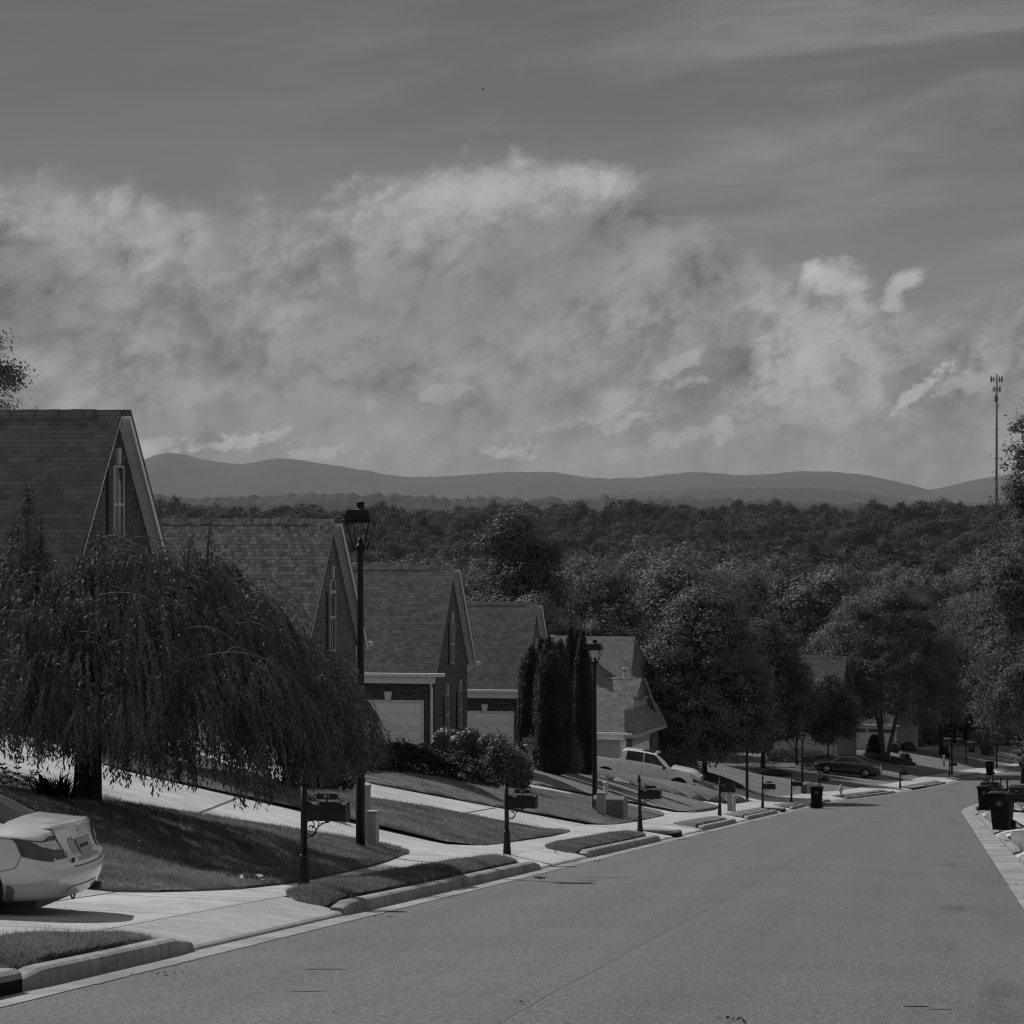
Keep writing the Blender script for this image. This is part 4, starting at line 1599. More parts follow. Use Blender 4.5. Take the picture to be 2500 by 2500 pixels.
# right-hand side mailboxes (box towards the street: they face left)
RM = [(2508, 90.0, 1932 - 31, '116', 'mailbox numbered 116 whose post is cut off by the right edge'),
      (2459, 62.0, 1900, '118', 'rightmost of three mailbox posts rising behind the right-hand bins'),
      (2443, 54.0, 1894, None, 'middle of three mailbox posts rising behind the right-hand bins'),
      (2423, 49.0, 1890, None, 'leftmost of three mailbox posts rising behind the right-hand bins')]
for i, (px, k, top, num, lab) in enumerate(RM):
    X, Y = at(px, k)
    o = dup(mail0, (X, Y, zpx(top, k) - 1.515), 0, lab)
    o.rotation_euler = (0, 0, math.pi + rad([-4, -5, -6, -8][i]))
    mail_objs.append((o, num))
for o, num in mail_objs:
    if num:
        pl = [c for c in kids(o) if c.name.startswith('number_plate')][0]
        for s in (-1, 1):
            text_obj(num, .062, pl, (.30, s * .0105, 1.175), (math.pi / 2, 0, 0 if s < 0 else math.pi), 'number', spacing=1.35 if num == '91' else 1.1)

# ------------------------------------------------------------------ utility cabinets, pipes, hydrant
def cabinet(name, lab, cat, px, L, w, d, h, mat, rz=0.0, lid=True, group=None, Y=None):
    Y = y_of(px, L) if Y is None else Y
    X = float(shift(Y) - L)
    t = thing(name, lab, cat, (X, Y, zg(X, Y) - .03), rz, group)
    m = MB(); m.bevbox(-w / 2, w / 2, -d / 2, d / 2, 0, h * .93, .015); m.box(-w / 2 + .002, w / 2 - .002, -d / 2 - .004, -d / 2, .02, h * .2); m.build('body', mat, t)
    if lid:
        m = MB(); m.bevbox(-w / 2 - .012, w / 2 + .012, -d / 2 - .012, d / 2 + .012, h * .93 + .001, h, .02); m.build('lid', mat, t)
    return t


cabinet('utility_pedestal', 'tall pale utility pedestal just behind the nearest street lamp', 'utility box', 893, 10.25, .17, .2, 1.08, MAT['pedestal'], rad(8))
cabinet('utility_pedestal', 'shorter pale utility pedestal right of the nearest street lamp', 'utility box', 911, 9.95, .17, .18, .64, MAT['pedestal'], rad(-10))
m_ = at
X0, Y0 = at(1484, 80.0)
def utility_cluster(X, Y, big, labs):
    z = zg(X, Y)
    t = thing('transformer_cabinet', labs[0], 'transformer', (X, Y, z - .05), rad(-6))
    m = MB()
    w, d, h = .92 * big, .7 * big, .66 * big
    prof = [(-d / 2, 0), (d / 2, 0), (d / 2, h * .9), (-d / 2 + .10, h), (-d / 2, h * .84)]
    m.prism(prof, 'x', -w / 2, w / 2); m.build('body', MAT['pedestal_dark'], t)
    m = MB(); m.prism([(-d / 2 - .02, h * .84), (-d / 2 + .10, h + .002), (d / 2 + .02, h * .9 + .002), (d / 2 + .02, h * .9 + .03), (-d / 2 + .10, h + .03), (-d / 2 - .02, h * .84 + .03)], 'x', -w / 2 - .02, w / 2 + .02); m.build('lid', MAT['pedestal'], t)
    return t


utility_cluster(X0, Y0 + .8, 1.0, ['wide transformer cabinet behind the second street lamp'])
def pipe_marker(lab, X, Y, h, r, mat):
    t = thing('marker_pipe', lab, 'marker pipe', (X, Y, zg(X, Y) - .03))
    m = MB(); m.tube([(0, 0, 0), (0, 0, h)], r, 12); m.build('tube', mat, t)
    m = MB(); m.lathe([(r + .012, h - .12), (r + .015, h), (r * .8, h + .03), (.01, h + .035)], 12); m.build('cap', mat, t)
    return t


X1, Y1 = at(1479, 79.0)
pipe_marker('tall pale marker pipe in front of the transformer cabinet', X1, Y1, .98, .075, MAT['pipe'])
X1, Y1 = at(1468, 80.5)
t = thing('utility_pedestal', 'short pale utility pedestal between lamp and marker pipe', 'utility box', (X1, Y1, zg(X1, Y1) - .03))
m = MB(); m.bevbox(-.13, .13, -.1, .1, 0, .66, .015); m.build('body', MAT['pedestal'], t)
m = MB(); m.bevbox(-.145, .145, -.115, .115, .661, .71, .012); m.build('lid', MAT['pedestal'], t)
X1, Y1 = at(1511, 77.5)
t = thing('utility_drum', 'dark rounded utility drum right of the transformer cabinet', 'utility box', (X1, Y1, zg(X1, Y1) - .03))
m = MB(); m.lathe([(.14, 0), (.145, .42)], 18); m.build('body', MAT['pedestal_dark'], t)
m = MB(); m.lathe([(.155, .421), (.155, .45), (.12, .475), (.01, .48)], 18); m.build('lid', MAT['pedestal_dark'], t)
# by the fourth mailbox
X1, Y1 = at(1784, 60.0)
t = thing('utility_pedestal', 'pale utility pedestal behind the fourth mailbox', 'utility box', (X1, Y1, zg(X1, Y1) - .03))
m = MB(); m.bevbox(-.13, .13, -.1, .1, 0, .85, .015); m.build('body', MAT['pedestal'], t)
m = MB(); m.bevbox(-.15, .15, -.12, .12, .851, .95, .012); m.build('lid', MAT['pedestal'], t)
X1, Y1 = at(1792, 60.5)
pipe_marker('pale marker pipe beside the pedestal behind the fourth mailbox', X1, Y1, .68, .07, MAT['pipe'])
# by the left-kerb bin
X1, Y1 = at(1980, 41.0)
utility_cluster(X1, Y1, 1.1, ['grey cabinet behind the kerbside bin, near the fourth lamp'])
X1, Y1 = at(1965, 41.0)
cab = thing('utility_pedestal', 'pale square pedestal beside the grey cabinet near the hydrant', 'utility box', (X1 + .25, Y1 - .4, zg(X1 + .25, Y1 - .4) - .03))
m = MB(); m.bevbox(-.11, .11, -.1, .1, 0, .62, .012); m.build('body', MAT['pedestal'], cab)
m = MB(); m.bevbox(-.125, .125, -.115, .115, .621, .68, .01); m.build('lid', MAT['pedestal'], cab)
X1, Y1 = at(2305, 29.0)
pipe_marker('pale marker pipe left of the farthest street lamp', X1, Y1, .85, .09, MAT['pipe'])

X1, Y1 = at(2053, 41.5)
t = thing('fire_hydrant', 'pale fire hydrant on the lawn tip right of the kerbside bin', 'fire hydrant', (X1, Y1, zg(X1, Y1) - .02), rad(-20))
m = MB(); m.lathe([(.13, 0), (.13, .05), (.09, .06), (.085, .38), (.115, .39), (.115, .43), (.085, .44)], 14); m.build('barrel', MAT['hydrant'], t)
m = MB(); m.lathe([(.095, .44), (.09, .50), (.06, .56), (.025, .58), (.025, .63), (.002, .635)], 14); m.build('bonnet', MAT['hydrant'], t)
for dx, dy, r in ((1, 0, .045), (-1, 0, .045), (0, -1, .06)):
    m = MB(); m.tube([(dx * .06, dy * .06, .33), (dx * .15, dy * .15, .33)], r, 10); m.tube([(dx * .15, dy * .15, .33), (dx * .17, dy * .17, .33)], r * 1.2, 6); m.build('outlet', MAT['hydrant'], t)

# ------------------------------------------------------------------ wheeled bins
def make_bin():
    t = thing('wheeled_bin', 'x', 'bin', group='dark wheeled bins at the kerbs')
    b = MB()
    rows = []
    for z, wx, yf, yb in ((.02, .21, -.22, .20), (.10, .215, -.235, .23), (.50, .245, -.285, .27), (.88, .272, -.325, .30), (.92, .290, -.345, .31), (.97, .290, -.345, .31)):
        r = .05
        ring = []
        for (cx, cy_, a0) in ((wx - r, yb - r, 0), (-wx + r, yb - r, 90), (-wx + r, yf + r, 180), (wx - r, yf + r, 270)):
            for a in (0, 30, 60, 90):
                aa = rad(a0 + a)
                ring.append((cx + r * math.cos(aa), cy_ + r * math.sin(aa), z))
        rows.append(ring)
    b.grid(np.array(rows), wrap=True)
    n = len(rows[0])
    b.f.append(tuple(reversed(range(n)))); b.mi.append(0); b.sm.append(False)
    b.f.append(tuple(range((len(rows) - 1) * n, len(rows) * n))); b.mi.append(0); b.sm.append(False)
    b.box(-.15, .15, -.30, -.27, .50, .55)
    b.build('body', MAT['bin_plastic'], t)
    l = MB()
    rows = []
    for u in np.linspace(0, 1, 9):
        y = -.375 + u * .72
        zc = .975 + .07 * math.sin(math.pi * min(1, u * 1.25 + .05)) ** .7
        rows.append([(-.305, y, .965), (-.300, y, zc - .02), (-.24, y, zc), (0, y, zc + .012), (.24, y, zc), (.300, y, zc - .02), (.305, y, .965)])
    l.grid(np.array(rows))
    c = 7
    l.f.append(tuple(range(c))); l.mi.append(0); l.sm.append(False)
    l.f.append(tuple(reversed(range(8 * c, 9 * c)))); l.mi.append(0); l.sm.append(False)
    l.build('lid', MAT['bin_plastic'], t)
    h = MB(); h.tube([(-.20, .31, .93), (-.20, .37, .95), (.20, .37, .95), (.20, .31, .93)], .016, 8); h.build('handle', MAT['bin_plastic'], t)
    for s in (-1, 1):
        w = MB(); w.lathe([(.03, -.03), (.115, -.03), (.125, -.015), (.125, .015), (.115, .03), (.03, .03)], 18, M=Matrix.Rotation(math.pi / 2, 4, 'Y'), c=(s * .255, .225, .125)); w.build('wheel', MAT['rubber'], t)
    # round emblem on the front
    e = MB()
    ro, ri = .075, .060
    z0, y0 = .74, -.3205
    n = 24
    sl = -.095
    def pt(r, a):
        zz = z0 + r * math.sin(a)
        return (r * math.cos(a), y0 + (zz - z0) * sl - .006, zz)
    e.add([pt(ro, 2 * math.pi * i / n) for i in range(n)] + [pt(ri, 2 * math.pi * i / n) for i in range(n)], [(i, (i + 1) % n, n + (i + 1) % n, n + i) for i in range(n)])
    star = []
    shape = [(-.03, -.035), (.03, -.035), (.036, .0), (.02, .01), (.028, .035), (.0, .02), (-.028, .035), (-.02, .01), (-.036, 0)]
    e.add([(x, y0 + zz * sl - .006, z0 + zz) for x, zz in shape] + [(0, y0 - .006, z0)], [(i, (i + 1) % 9, 9) for i in range(9)])
    e.build('emblem', MAT['emblem'], t)
    return t


bin0 = make_bin()
BINS = [  # centre column, px per m, rotation, label
    (2447, None, 83.0, -16, 'nearest wheeled bin standing in the right gutter, round emblem on its front'),
    (2406, None, 53.5, -12, 'wheeled bin behind the nearest right-hand bin, at the tip of the gutter'),
    (2424, None, 46.0, -10, 'wheeled bin farthest back in the right-hand group, behind the mailboxes'),
    (2483, None, 57.0, 170, 'dark bin at the right edge just left of the white car'),
    (1994, None, 49.0, 2, 'wheeled bin at the left kerb in front of the fire hydrant'),
    (2417, None, 30.0, -12, 'wheeled bin at the far left kerb on the bend'),
    (2496, None, 27.5, -20, 'dark bin at the far kerb cut off by the right edge'),
]
for i, (px, py, k, rz, lab) in enumerate(BINS):
    X, Y = at(px, k)
    z = float(zt(X, Y)) + (.02 if i not in (2, 3) else .03)
    if i == 0:
        o = bin0; o.location = (X, Y, z); o['label'] = lab; o.rotation_euler = (0, 0, rad(rz))
    else:
        o = dup(bin0, (X, Y, z), rad(rz), lab)
    o.scale = (1.14, 1.12, 1.10)
    print('bin', i, 'X %.1f Y %.1f L %.1f base px %s' % (X, Y, shift(Y) - X, P2(X, Y, z)[1]))

# ------------------------------------------------------------------ hanging sale sign
X1, Y1 = at(2359, 28.0)
t = thing('hanging_sign', 'dark yard sign hanging from a post with a white rider on top', 'sign', (X1, Y1, zg(X1, Y1)), rad(-8))
m = MB(); m.box(-.055, .055, -.05, .05, -.2, 1.95); m.box(.056, 1.15, -.04, .04, 1.62, 1.74); m.build('post', MAT['shutter'], t)
m = MB(); m.box(.12, .85, -.02, .02, 1.80, 1.97); m.build('rider', MAT['white'], t)
m = MB(); m.box(.2, .74, -.018, .018, .98, 1.55); m.build('panel', MAT['black_metal'], t)
m = MB()
for zz, a, b in ((1.42, .27, .66), (1.30, .3, .62)):
    m.box(a, b, -.024, -.0185, zz, zz + .05)
m.build('panel_stripe', MAT['emblem'], t)
for xx in (.26, .68):
    m = MB(); m.tube([(xx, 0, 1.555), (xx, 0, 1.62)], .008, 6); m.build('hook', MAT['black_metal'], t)
m = MB(); m.box(.16, .81, -.026, -.0205, 1.86, 1.915); m.build('rider_stripe', MAT['emblem'], t)

# ------------------------------------------------------------------ telecom mast
X1, Y1 = at(2433, 6.0)
ztop, zb = zpx(913, 6.0), float(zt(min(X1, 250), Y1))
t = thing('telecom_mast', 'tall slim telecom mast with antenna rings above the right-hand trees', 'mast', (X1, Y1, zb))
H = ztop - zb
m = MB(); m.tube([(0, 0, 0), (0, 0, H * .6), (0, 0, H)], [.75, .5, .36], 12)
for z in np.arange(H * .3, H - 14, 1.2):
    m.box(.3, .75, -.06, .06, z, z + .08)
m.build('pole', MAT['pedestal_dark'], t)
for z, r, n in ((H - 2.2, 2.3, 12), (H - 6.3, 1.5, 9)):
    a = MB()
    for i in range(n):
        w = 2 * math.pi * i / n
        x_, y_ = r * math.cos(w), r * math.sin(w)
        a.bevbox(x_ - .16, x_ + .16, y_ - .12, y_ + .12, z - 1.1, z + 1.2, .04)
        if i % 3 == 0:
            a.tube([(0, 0, z - .4), (x_, y_, z - .4)], .07, 6)
            a.tube([(0, 0, z + .3), (x_, y_, z + .3)], .07, 6)
    for i in range(16):
        w0, w1 = 2 * math.pi * i / 16, 2 * math.pi * (i + 1) / 16
        a.tube([(r * .95 * math.cos(w0), r * .95 * math.sin(w0), z), (r * .95 * math.cos(w1), r * .95 * math.sin(w1), z)], .06, 5)
    a.build('antenna_ring', MAT['pedestal_dark'], t)
a = MB(); a.bevbox(-.8, .1, -.4, .4, H - 11.5, H - 8.6, .05); a.bevbox(.2, .7, -.3, .3, H - 10.8, H - 9.4, .05); a.build('radio_unit', MAT['pedestal_dark'], t)
a = MB(); a.lathe([(.05, 0), (.6, .15), (.65, .3), (.05, .35)], 14, M=Matrix.Rotation(rad(80), 4, 'Y'), c=(.5, -.3, H - 13.0)); a.build('dish', MAT['pedestal_dark'], t)
a = MB(); a.box(-1.0, 1.0, -.06, .06, H - 22.7, H - 22.5); a.build('crossbar', MAT['pedestal_dark'], t)

# ------------------------------------------------------------------ bird in the sky
X1, Y1 = at(1179, 24.0)
zb = zpx(218, 24.0)
b = MB()
rows = []
for u in np.linspace(0, 1, 11):
    x = -.20 + u * .42
    r = .052 * math.sin(math.pi * min(1, u * 1.08 + .02)) ** .7 + .004
    rows.append([(x, r * math.cos(a) * .9, .9 * r * math.sin(a) + .01 * math.sin(u * 6)) for a in np.linspace(0, 2 * math.pi, 9)[:-1]])
b.grid(np.array(rows), wrap=True)
b.add([(.20, -.01, .0), (.34, -.06, .012), (.34, .06, .012), (.20, .01, .0)], [(0, 1, 2, 3)])
bird = b.build('bird', MAT['shutter'], None)
bird.location = (X1, Y1, zb)
tag(bird, 'small dark bird gliding alone high in the grey sky', 'bird')
wg = MB()
for s in (-1, 1):
    wg.add([(-.06, s * .03, .02), (.10, s * .03, .02), (.07, s * .22, .05), (.12, s * .42, .03), (.04, s * .42, .032), (-.02, s * .22, .055)], [(0, 1, 2, 5), (5, 2, 3, 4)])
w_ = wg.build('wings', MAT['shutter'], bird)

# ------------------------------------------------------------------ foliage
def unit(v):
    return v / (np.linalg.norm(v, axis=1, keepdims=True) + 1e-9)


def leaf_quads(c, nrm, size, aspect, rng, tang=None):
    n = len(c)
    nrm = unit(nrm)
    if tang is None:
        tang = rng.normal(size=(n, 3))
    t = unit(tang - nrm * np.sum(tang * nrm, 1, keepdims=True))
    b = np.cross(nrm, t)
    s = np.asarray(size).reshape(-1, 1) * np.ones((n, 1))
    v = np.empty((n, 4, 3))
    v[:, 0] = c - t * s
    v[:, 1] = c + b * s * aspect - t * s * .1
    v[:, 2] = c + t * s
    v[:, 3] = c - b * s * aspect - t * s * .1
    q = np.arange(n * 4).reshape(n, 4)
    return v.reshape(-1, 3), q


def crown_pts(rng, lobes, n_clump, n_leaf, clump_r, flat=.7, rnd=.34):
    """lobes: (cx,cy,cz,rx,ry,rz). Clumps sit mostly on the lobes' skins."""
    lobes = np.asarray(lobes, float)
    wts = (lobes[:, 3] * lobes[:, 5]); wts /= wts.sum()
    li = rng.choice(len(lobes), n_clump, p=wts)
    d = unit(rng.normal(size=(n_clump, 3)))
    d[:, 2] = np.where(d[:, 2] < -.55, -d[:, 2], d[:, 2])
    r = rng.uniform(.25, 1.0, n_clump) ** .45
    cc = lobes[li, :3] + d * lobes[li, 3:6] * r[:, None]
    out = d
    cr = clump_r * rng.uniform(.55, 1.35, n_clump)
    k = np.repeat(np.arange(n_clump), n_leaf)
    g = rng.normal(size=(len(k), 3)) * np.array([1, 1, flat]) * .6
    p = cc[k] + g * cr[k][:, None]
    nrm = out[k] * .75 + unit(g) * .35 + rng.normal(size=p.shape) * rnd + np.array([0, 0, .35])
    return p, nrm


def limb(mb, p0, p1, r0, r1, rng, bend=.12, seg=7, n=5):
    p0 = Vector(p0); p1 = Vector(p1)
    L = (p1 - p0).length
    pts, rr = [], []
    off = Vector(rng.normal(size=3) * L * bend)
    for i in range(n + 1):
        u = i / n
        pts.append(p0.lerp(p1, u) + off * math.sin(math.pi * u) * .6)
        rr.append(r0 + (r1 - r0) * u)
    mb.tube(pts, rr, seg)
    return pts[-1]


def make_tree(name, label, loc, H, W, base=.22, seed=1, leaf='leaf', lsize=.16, clumps=260, nleaf=34, clump_r=.75,
              shape='round', stems=1, trunk_r=.16, bark='bark', group=None, cat='tree', lean=(0, 0), aspect=.42, gaps=1.0, nl=9, extra=()):
    rng = np.random.default_rng(seed)
    lsize = lsize * .80; nleaf = int(nleaf * 1.5); clumps = int(clumps * 1.05); clump_r *= .8
    t = thing(name, label, cat, loc, rng.uniform(0, 6.28), group)
    zb = H * base
    lobes = []
    hz = (H - zb)
    if shape == 'round':
        lobes.append((0, 0, zb + hz * .52, W * .36, W * .36, hz * .40))
        for i in range(nl):
            a = rng.uniform(0, 6.28); u = rng.uniform(.12, .86)
            prof = math.sin(math.pi * min(.97, (u * .80 + .14))) ** .7
            rr = W * .5 * prof
            s = rng.uniform(.20, .32)
            lobes.append((math.cos(a) * (rr - W * s * .55), math.sin(a) * (rr - W * s * .55), zb + hz * u, W * s, W * s, W * s * rng.uniform(.65, .95)))
        lobes.append((0, 0, zb + hz * .86, W * .22, W * .22, hz * .16))
    elif shape == 'oval':
        for i in range(nl + 3):
            a = rng.uniform(0, 6.28); u = (i + .5) / (nl + 3)
            prof = (math.sin(math.pi * (u * .9 + .08))) ** .6 * (1.05 - .35 * u)
            rr = W * .5 * prof
            s = rng.uniform(.20, .30)
            lobes.append((math.cos(a) * rr * .55, math.sin(a) * rr * .55, zb + hz * (.05 + u * .88), rr * .6 + W * .06, rr * .6 + W * .06, hz * .12))
    elif shape == 'full':
        lobes.append((0, 0, zb + hz * .45, W * .36, W * .36, hz * .42))
        for i in range(nl + 5):
            a = 2.4 * i + rng.uniform(-.4, .4); u = (i + .4) / (nl + 5)
            prof = np.interp(u, [0, .12, .35, .6, .85, 1], [.72, .95, 1.0, .85, .55, .2])
            s = rng.uniform(.17, .26) * (18 / (nl + 5)) ** .25
            rr = max(0, W * .5 * prof - W * s * .5)
            lobes.append((math.cos(a) * rr, math.sin(a) * rr, zb + hz * (.08 + .86 * u), W * s, W * s, W * s * .75))
    elif shape == 'spread':
        for i in range(nl + 4):
            a = 6.28 * i / (nl + 4) * 2.4 + rng.uniform(-.3, .3); u = rng.uniform(.1, .92)
            prof = math.sin(math.pi * (u * .72 + .2)) ** .8
            rr = W * .5 * prof * rng.uniform(.6, 1.0)
            s = rng.uniform(.15, .25)
            lobes.append((math.cos(a) * rr * .75, math.sin(a) * rr * .75, zb + hz * u, W * s, W * s, W * s * .62))
    for (ex, ey, ez, er) in extra:
        lobes.append((ex, ey, ez * H, er, er, er * .8))
    if extra:
        t.rotation_euler = (0, 0, 0)
    lobes = np.array(lobes)
    p, nrm = crown_pts(rng, lobes, clumps, nleaf, clump_r)
    p[:, 0] += lean[0] * p[:, 2]; p[:, 1] += lean[1] * p[:, 2]
    v, q = leaf_quads(p, nrm, lsize * rng.uniform(.6, 1.25, len(p)), aspect, rng)
    np_mesh('crown', v, q, MAT[leaf], t)
    mb = MB()
    if stems == 1:
        top = zb + hz * .55
        pts = [(0, 0, -.3), (0, 0, .02), (lean[0] * zb * .5 + rng.normal() * .05, lean[1] * zb * .5, zb * .5), (lean[0] * zb, lean[1] * zb, zb), (lean[0] * top, lean[1] * top, top)]
        mb.tube(pts, [trunk_r * 1.35, trunk_r * 1.15, trunk_r * .95, trunk_r * .8, trunk_r * .3], 10)
        starts = [(lean[0] * z, lean[1] * z, z) for z in np.linspace(zb * .75, top * .9, 9)]
        sr = trunk_r * .42
    else:
        starts = []
        for i in range(stems):
            a = 6.28 * i / stems + .5
            px_, py_ = math.cos(a) * .12, math.sin(a) * .12
            e = (math.cos(a) * W * .16, math.sin(a) * W * .10, zb + hz * .45)
            pe = limb(mb, (px_, py_, -.25), e, trunk_r, trunk_r * .4, rng, .05, 9, 6)
            starts += [tuple(Vector((px_, py_, 0)).lerp(Vector(e), u)) for u in (.5, .7, .9, 1.0)]
        sr = trunk_r * .35
    for i, st in enumerate(starts):
        l = lobes[rng.integers(len(lobes))]
        limb(mb, st, (l[0] * .9 + lean[0] * l[2], l[1] * .9 + lean[1] * l[2], l[2]), sr, sr * .25, rng, .1, 6, 5)
    mb.build('trunk', MAT[bark], t)
    return t


def tree_px(name, label, px, k, top, width_px, seed, foot=None, **kw):
    """tree whose axis stands at pixel column px, k pixels per metre away (or on the ground at row foot), crown top at row top"""
    X, Y = at(px, k) if foot is None else G(px, foot)
    z = zg(X, Y) if Y < 260 else float(zt(X, Y))
    k = float(P2(X, Y, z)[2])
    H = zpx(top, k) - z
    return make_tree(name, label, (X, Y, z - .05), H, width_px / k, seed=seed, **kw)


# street trees on the left side
tree_px('shade_tree', 'dense dark shade tree right behind the white pickup', 1720, 44.0, 1450, 330, 21, foot=1894, leaf='leaf_dark', base=.09, clumps=1500, nleaf=42, clump_r=.62, lsize=.14, trunk_r=.17, shape='full', nl=34)
tree_px('shade_tree', 'dark narrow shade tree behind the lamp, second right of the pickup', 1864, 39.0, 1520, 235, 22, foot=1882, leaf='leaf_dark', base=.13, clumps=1000, nleaf=42, clump_r=.62, lsize=.15, trunk_r=.19, shape='full', nl=26)
tree_px('shade_tree', 'low dark tree between the fourth lamp and the dark sedan', 1945, 36.5, 1620, 150, 23, foot=1864, leaf='leaf_dark', base=.1, clumps=240, nleaf=40, clump_r=.6, lsize=.15, trunk_r=.1)
tree_px('young_tree', 'young round-headed tree just left of the dark sedan', 2022, 38.5, 1660, 140, 24, foot=1868, leaf='leaf_dark', base=.26, clumps=700, nleaf=42, clump_r=.5, lsize=.13, trunk_r=.07, shape='full', nl=18)
tree_px('birch_tree', 'large multi-stemmed birch with pale trunks right of the dark sedan', 2160, 35.0, 1445, 400, 25, foot=1852, leaf='leaf_light', base=.20, clumps=1700, nleaf=42, clump_r=.7, lsize=.15, trunk_r=.2, shape='full', stems=3, bark='bark_pale', nl=36, extra=((-3.0, 0, .40, 1.3), (-2.2, -.6, .33, 1.1), (-3.8, .2, .52, 1.3), (-3.6, -.4, .62, 1.3), (2.9, 0, .36, 1.2), (-2.6, .5, .46, 1.4)))
tree_px('shade_tree', 'shade tree with a straight dark trunk beyond the birch', 2298, 29.5, 1540, 250, 26, foot=1842, leaf='leaf', base=.28, clumps=700, nleaf=40, clump_r=.8, lsize=.18, trunk_r=.2)
tree_px('young_tree', 'slender young tree right of the hanging sign', 2434, 29.0, 1690, 110, 27, foot=1874, leaf='leaf', base=.28, clumps=170, nleaf=36, clump_r=.6, lsize=.15, trunk_r=.07)
tree_px('shade_tree', 'broad shade tree behind the hanging sign', 2400, 25.0, 1450, 260, 28, leaf='leaf', base=.16, clumps=500, nleaf=40, clump_r=.95, lsize=.2, trunk_r=.25, nl=12)
for i_, (px_, k_, top_, w_) in enumerate(((2255, 24.0, 1520, 190), (2330, 23.0, 1560, 200), (2390, 22.0, 1540, 210), (2460, 23.5, 1580, 190), (2530, 23.0, 1540, 200), (2225, 22.0, 1560, 170))):
    tree_px('roadside_tree', 'leafy tree in the dense row beyond the far bend', px_, k_, top_, w_, 80 + i_, leaf=('leaf', 'leaf_dark')[i_ % 2], base=.05, clumps=420, nleaf=34, clump_r=.85, lsize=.2, trunk_r=.2, shape='full', group='trees in the row beyond the far bend')
# big trees at the right edge
tree_px('tall_tree', 'tall open-crowned tree at the right edge in front of the mast', 2545, 32.0, 955, 330, 29, leaf='leaf', base=.15, clumps=620, nleaf=40, clump_r=.8, lsize=.2, trunk_r=.3, shape='full', nl=16)
tree_px('tall_tree', 'lower broad tree at the right edge below the tall one', 2500, 33.0, 1330, 260, 30, leaf='leaf', base=.1, clumps=560, nleaf=40, clump_r=.8, lsize=.18, trunk_r=.25, nl=13)
tree_px('tall_tree', 'dark lowest tree at the right edge above the bins', 2540, 40.0, 1560, 200, 31, leaf='leaf_dark', base=.12, clumps=330, nleaf=40, clump_r=.7, lsize=.16, trunk_r=.2)
# tall tree behind the nearest house, only its tip inside the frame
tree_px('tall_tree', 'tip of a tall tree above the nearest roof at the left edge', -62, 62.0, 765, 330, 32, leaf='leaf_dark', base=.35, clumps=420, nleaf=36, clump_r=.6, lsize=.12, trunk_r=.25, shape='spread', nl=14)
# the dark tree behind houses three and four
tree_px('tall_tree', 'tall dark tree behind the third and fourth roofs', 1262, 37.0, 1243, 250, 33, leaf='leaf_dark', base=.12, clumps=640, nleaf=42, clump_r=.75, lsize=.17, trunk_r=.3, nl=13)

# the wood behind the houses: individual trees, a few kinds copied
rngw = np.random.default_rng(77)
WOODG = 'trees of the near wood behind the houses'
KIND = []
for i, (nm, lab, H, W, lf, shp) in enumerate([
        ('broadleaf_tree', 'broad round-crowned tree in the near wood below the houses', 14, 9.5, 'leaf', 'round'),
        ('broadleaf_tree', 'dark broad-crowned tree in the near wood below the houses', 15, 10, 'leaf_dark', 'round'),
        ('broadleaf_tree', 'pale loose-crowned tree in the near wood below the houses', 13, 9, 'leaf_light', 'spread'),
        ('broadleaf_tree', 'tall oval-crowned tree in the near wood below the houses', 17, 8.5, 'leaf', 'oval')]):
    KIND.append((lab, H, make_tree(nm, lab, (0, 0, 0), H, W, base=.12, seed=50 + i, leaf=lf, lsize=.22, clumps=420, nleaf=32, clump_r=.8, trunk_r=.25, shape=shp, group=WOODG, nl=12)))
spots = []
tries = 0
while len(spots) < 150 and tries < 6000:
    tries += 1
    tt = rngw.uniform(172, 420) ** 1.0
    px = rngw.uniform(820, 2640)
    k = F / tt
    X, Y = at(px, k)
    L = float(shift(Y)) - X
    if Y < 330 and -24 < L < 27:
        continue
    if tt < 230 and px < 1250:
        continue
    if any((X - a) ** 2 + (Y - b) ** 2 < 36 for a, b, *_ in spots):
        continue
    spots.append((X, Y, px, k))
used = [False] * len(KIND)
for (X, Y, px, k) in spots:
    i = int(rngw.choice(4, p=[.36, .22, .16, .26]))
    lab, H, o0 = KIND[i]
    z = float(zt(X, Y)) - .2
    # crown tops follow the falling canopy of the photograph
    skyline = np.interp(px, [820, 1300, 1500, 1800, 2100, 2350, 2640], [1360, 1330, 1320, 1345, 1360, 1340, 1300]) + max(0, (k - 17)) * 5.5
    h = zpx(skyline + rngw.normal(0, 25), k) - z
    s = float(np.clip(h / H, .55, 1.45))
    if not used[i]:
        o = o0; used[i] = True
        o.location = (X, Y, z); o.scale = (s,) * 3
    else:
        o = dup(o0, (X, Y, z), rngw.uniform(0, 6.28), lab, s)

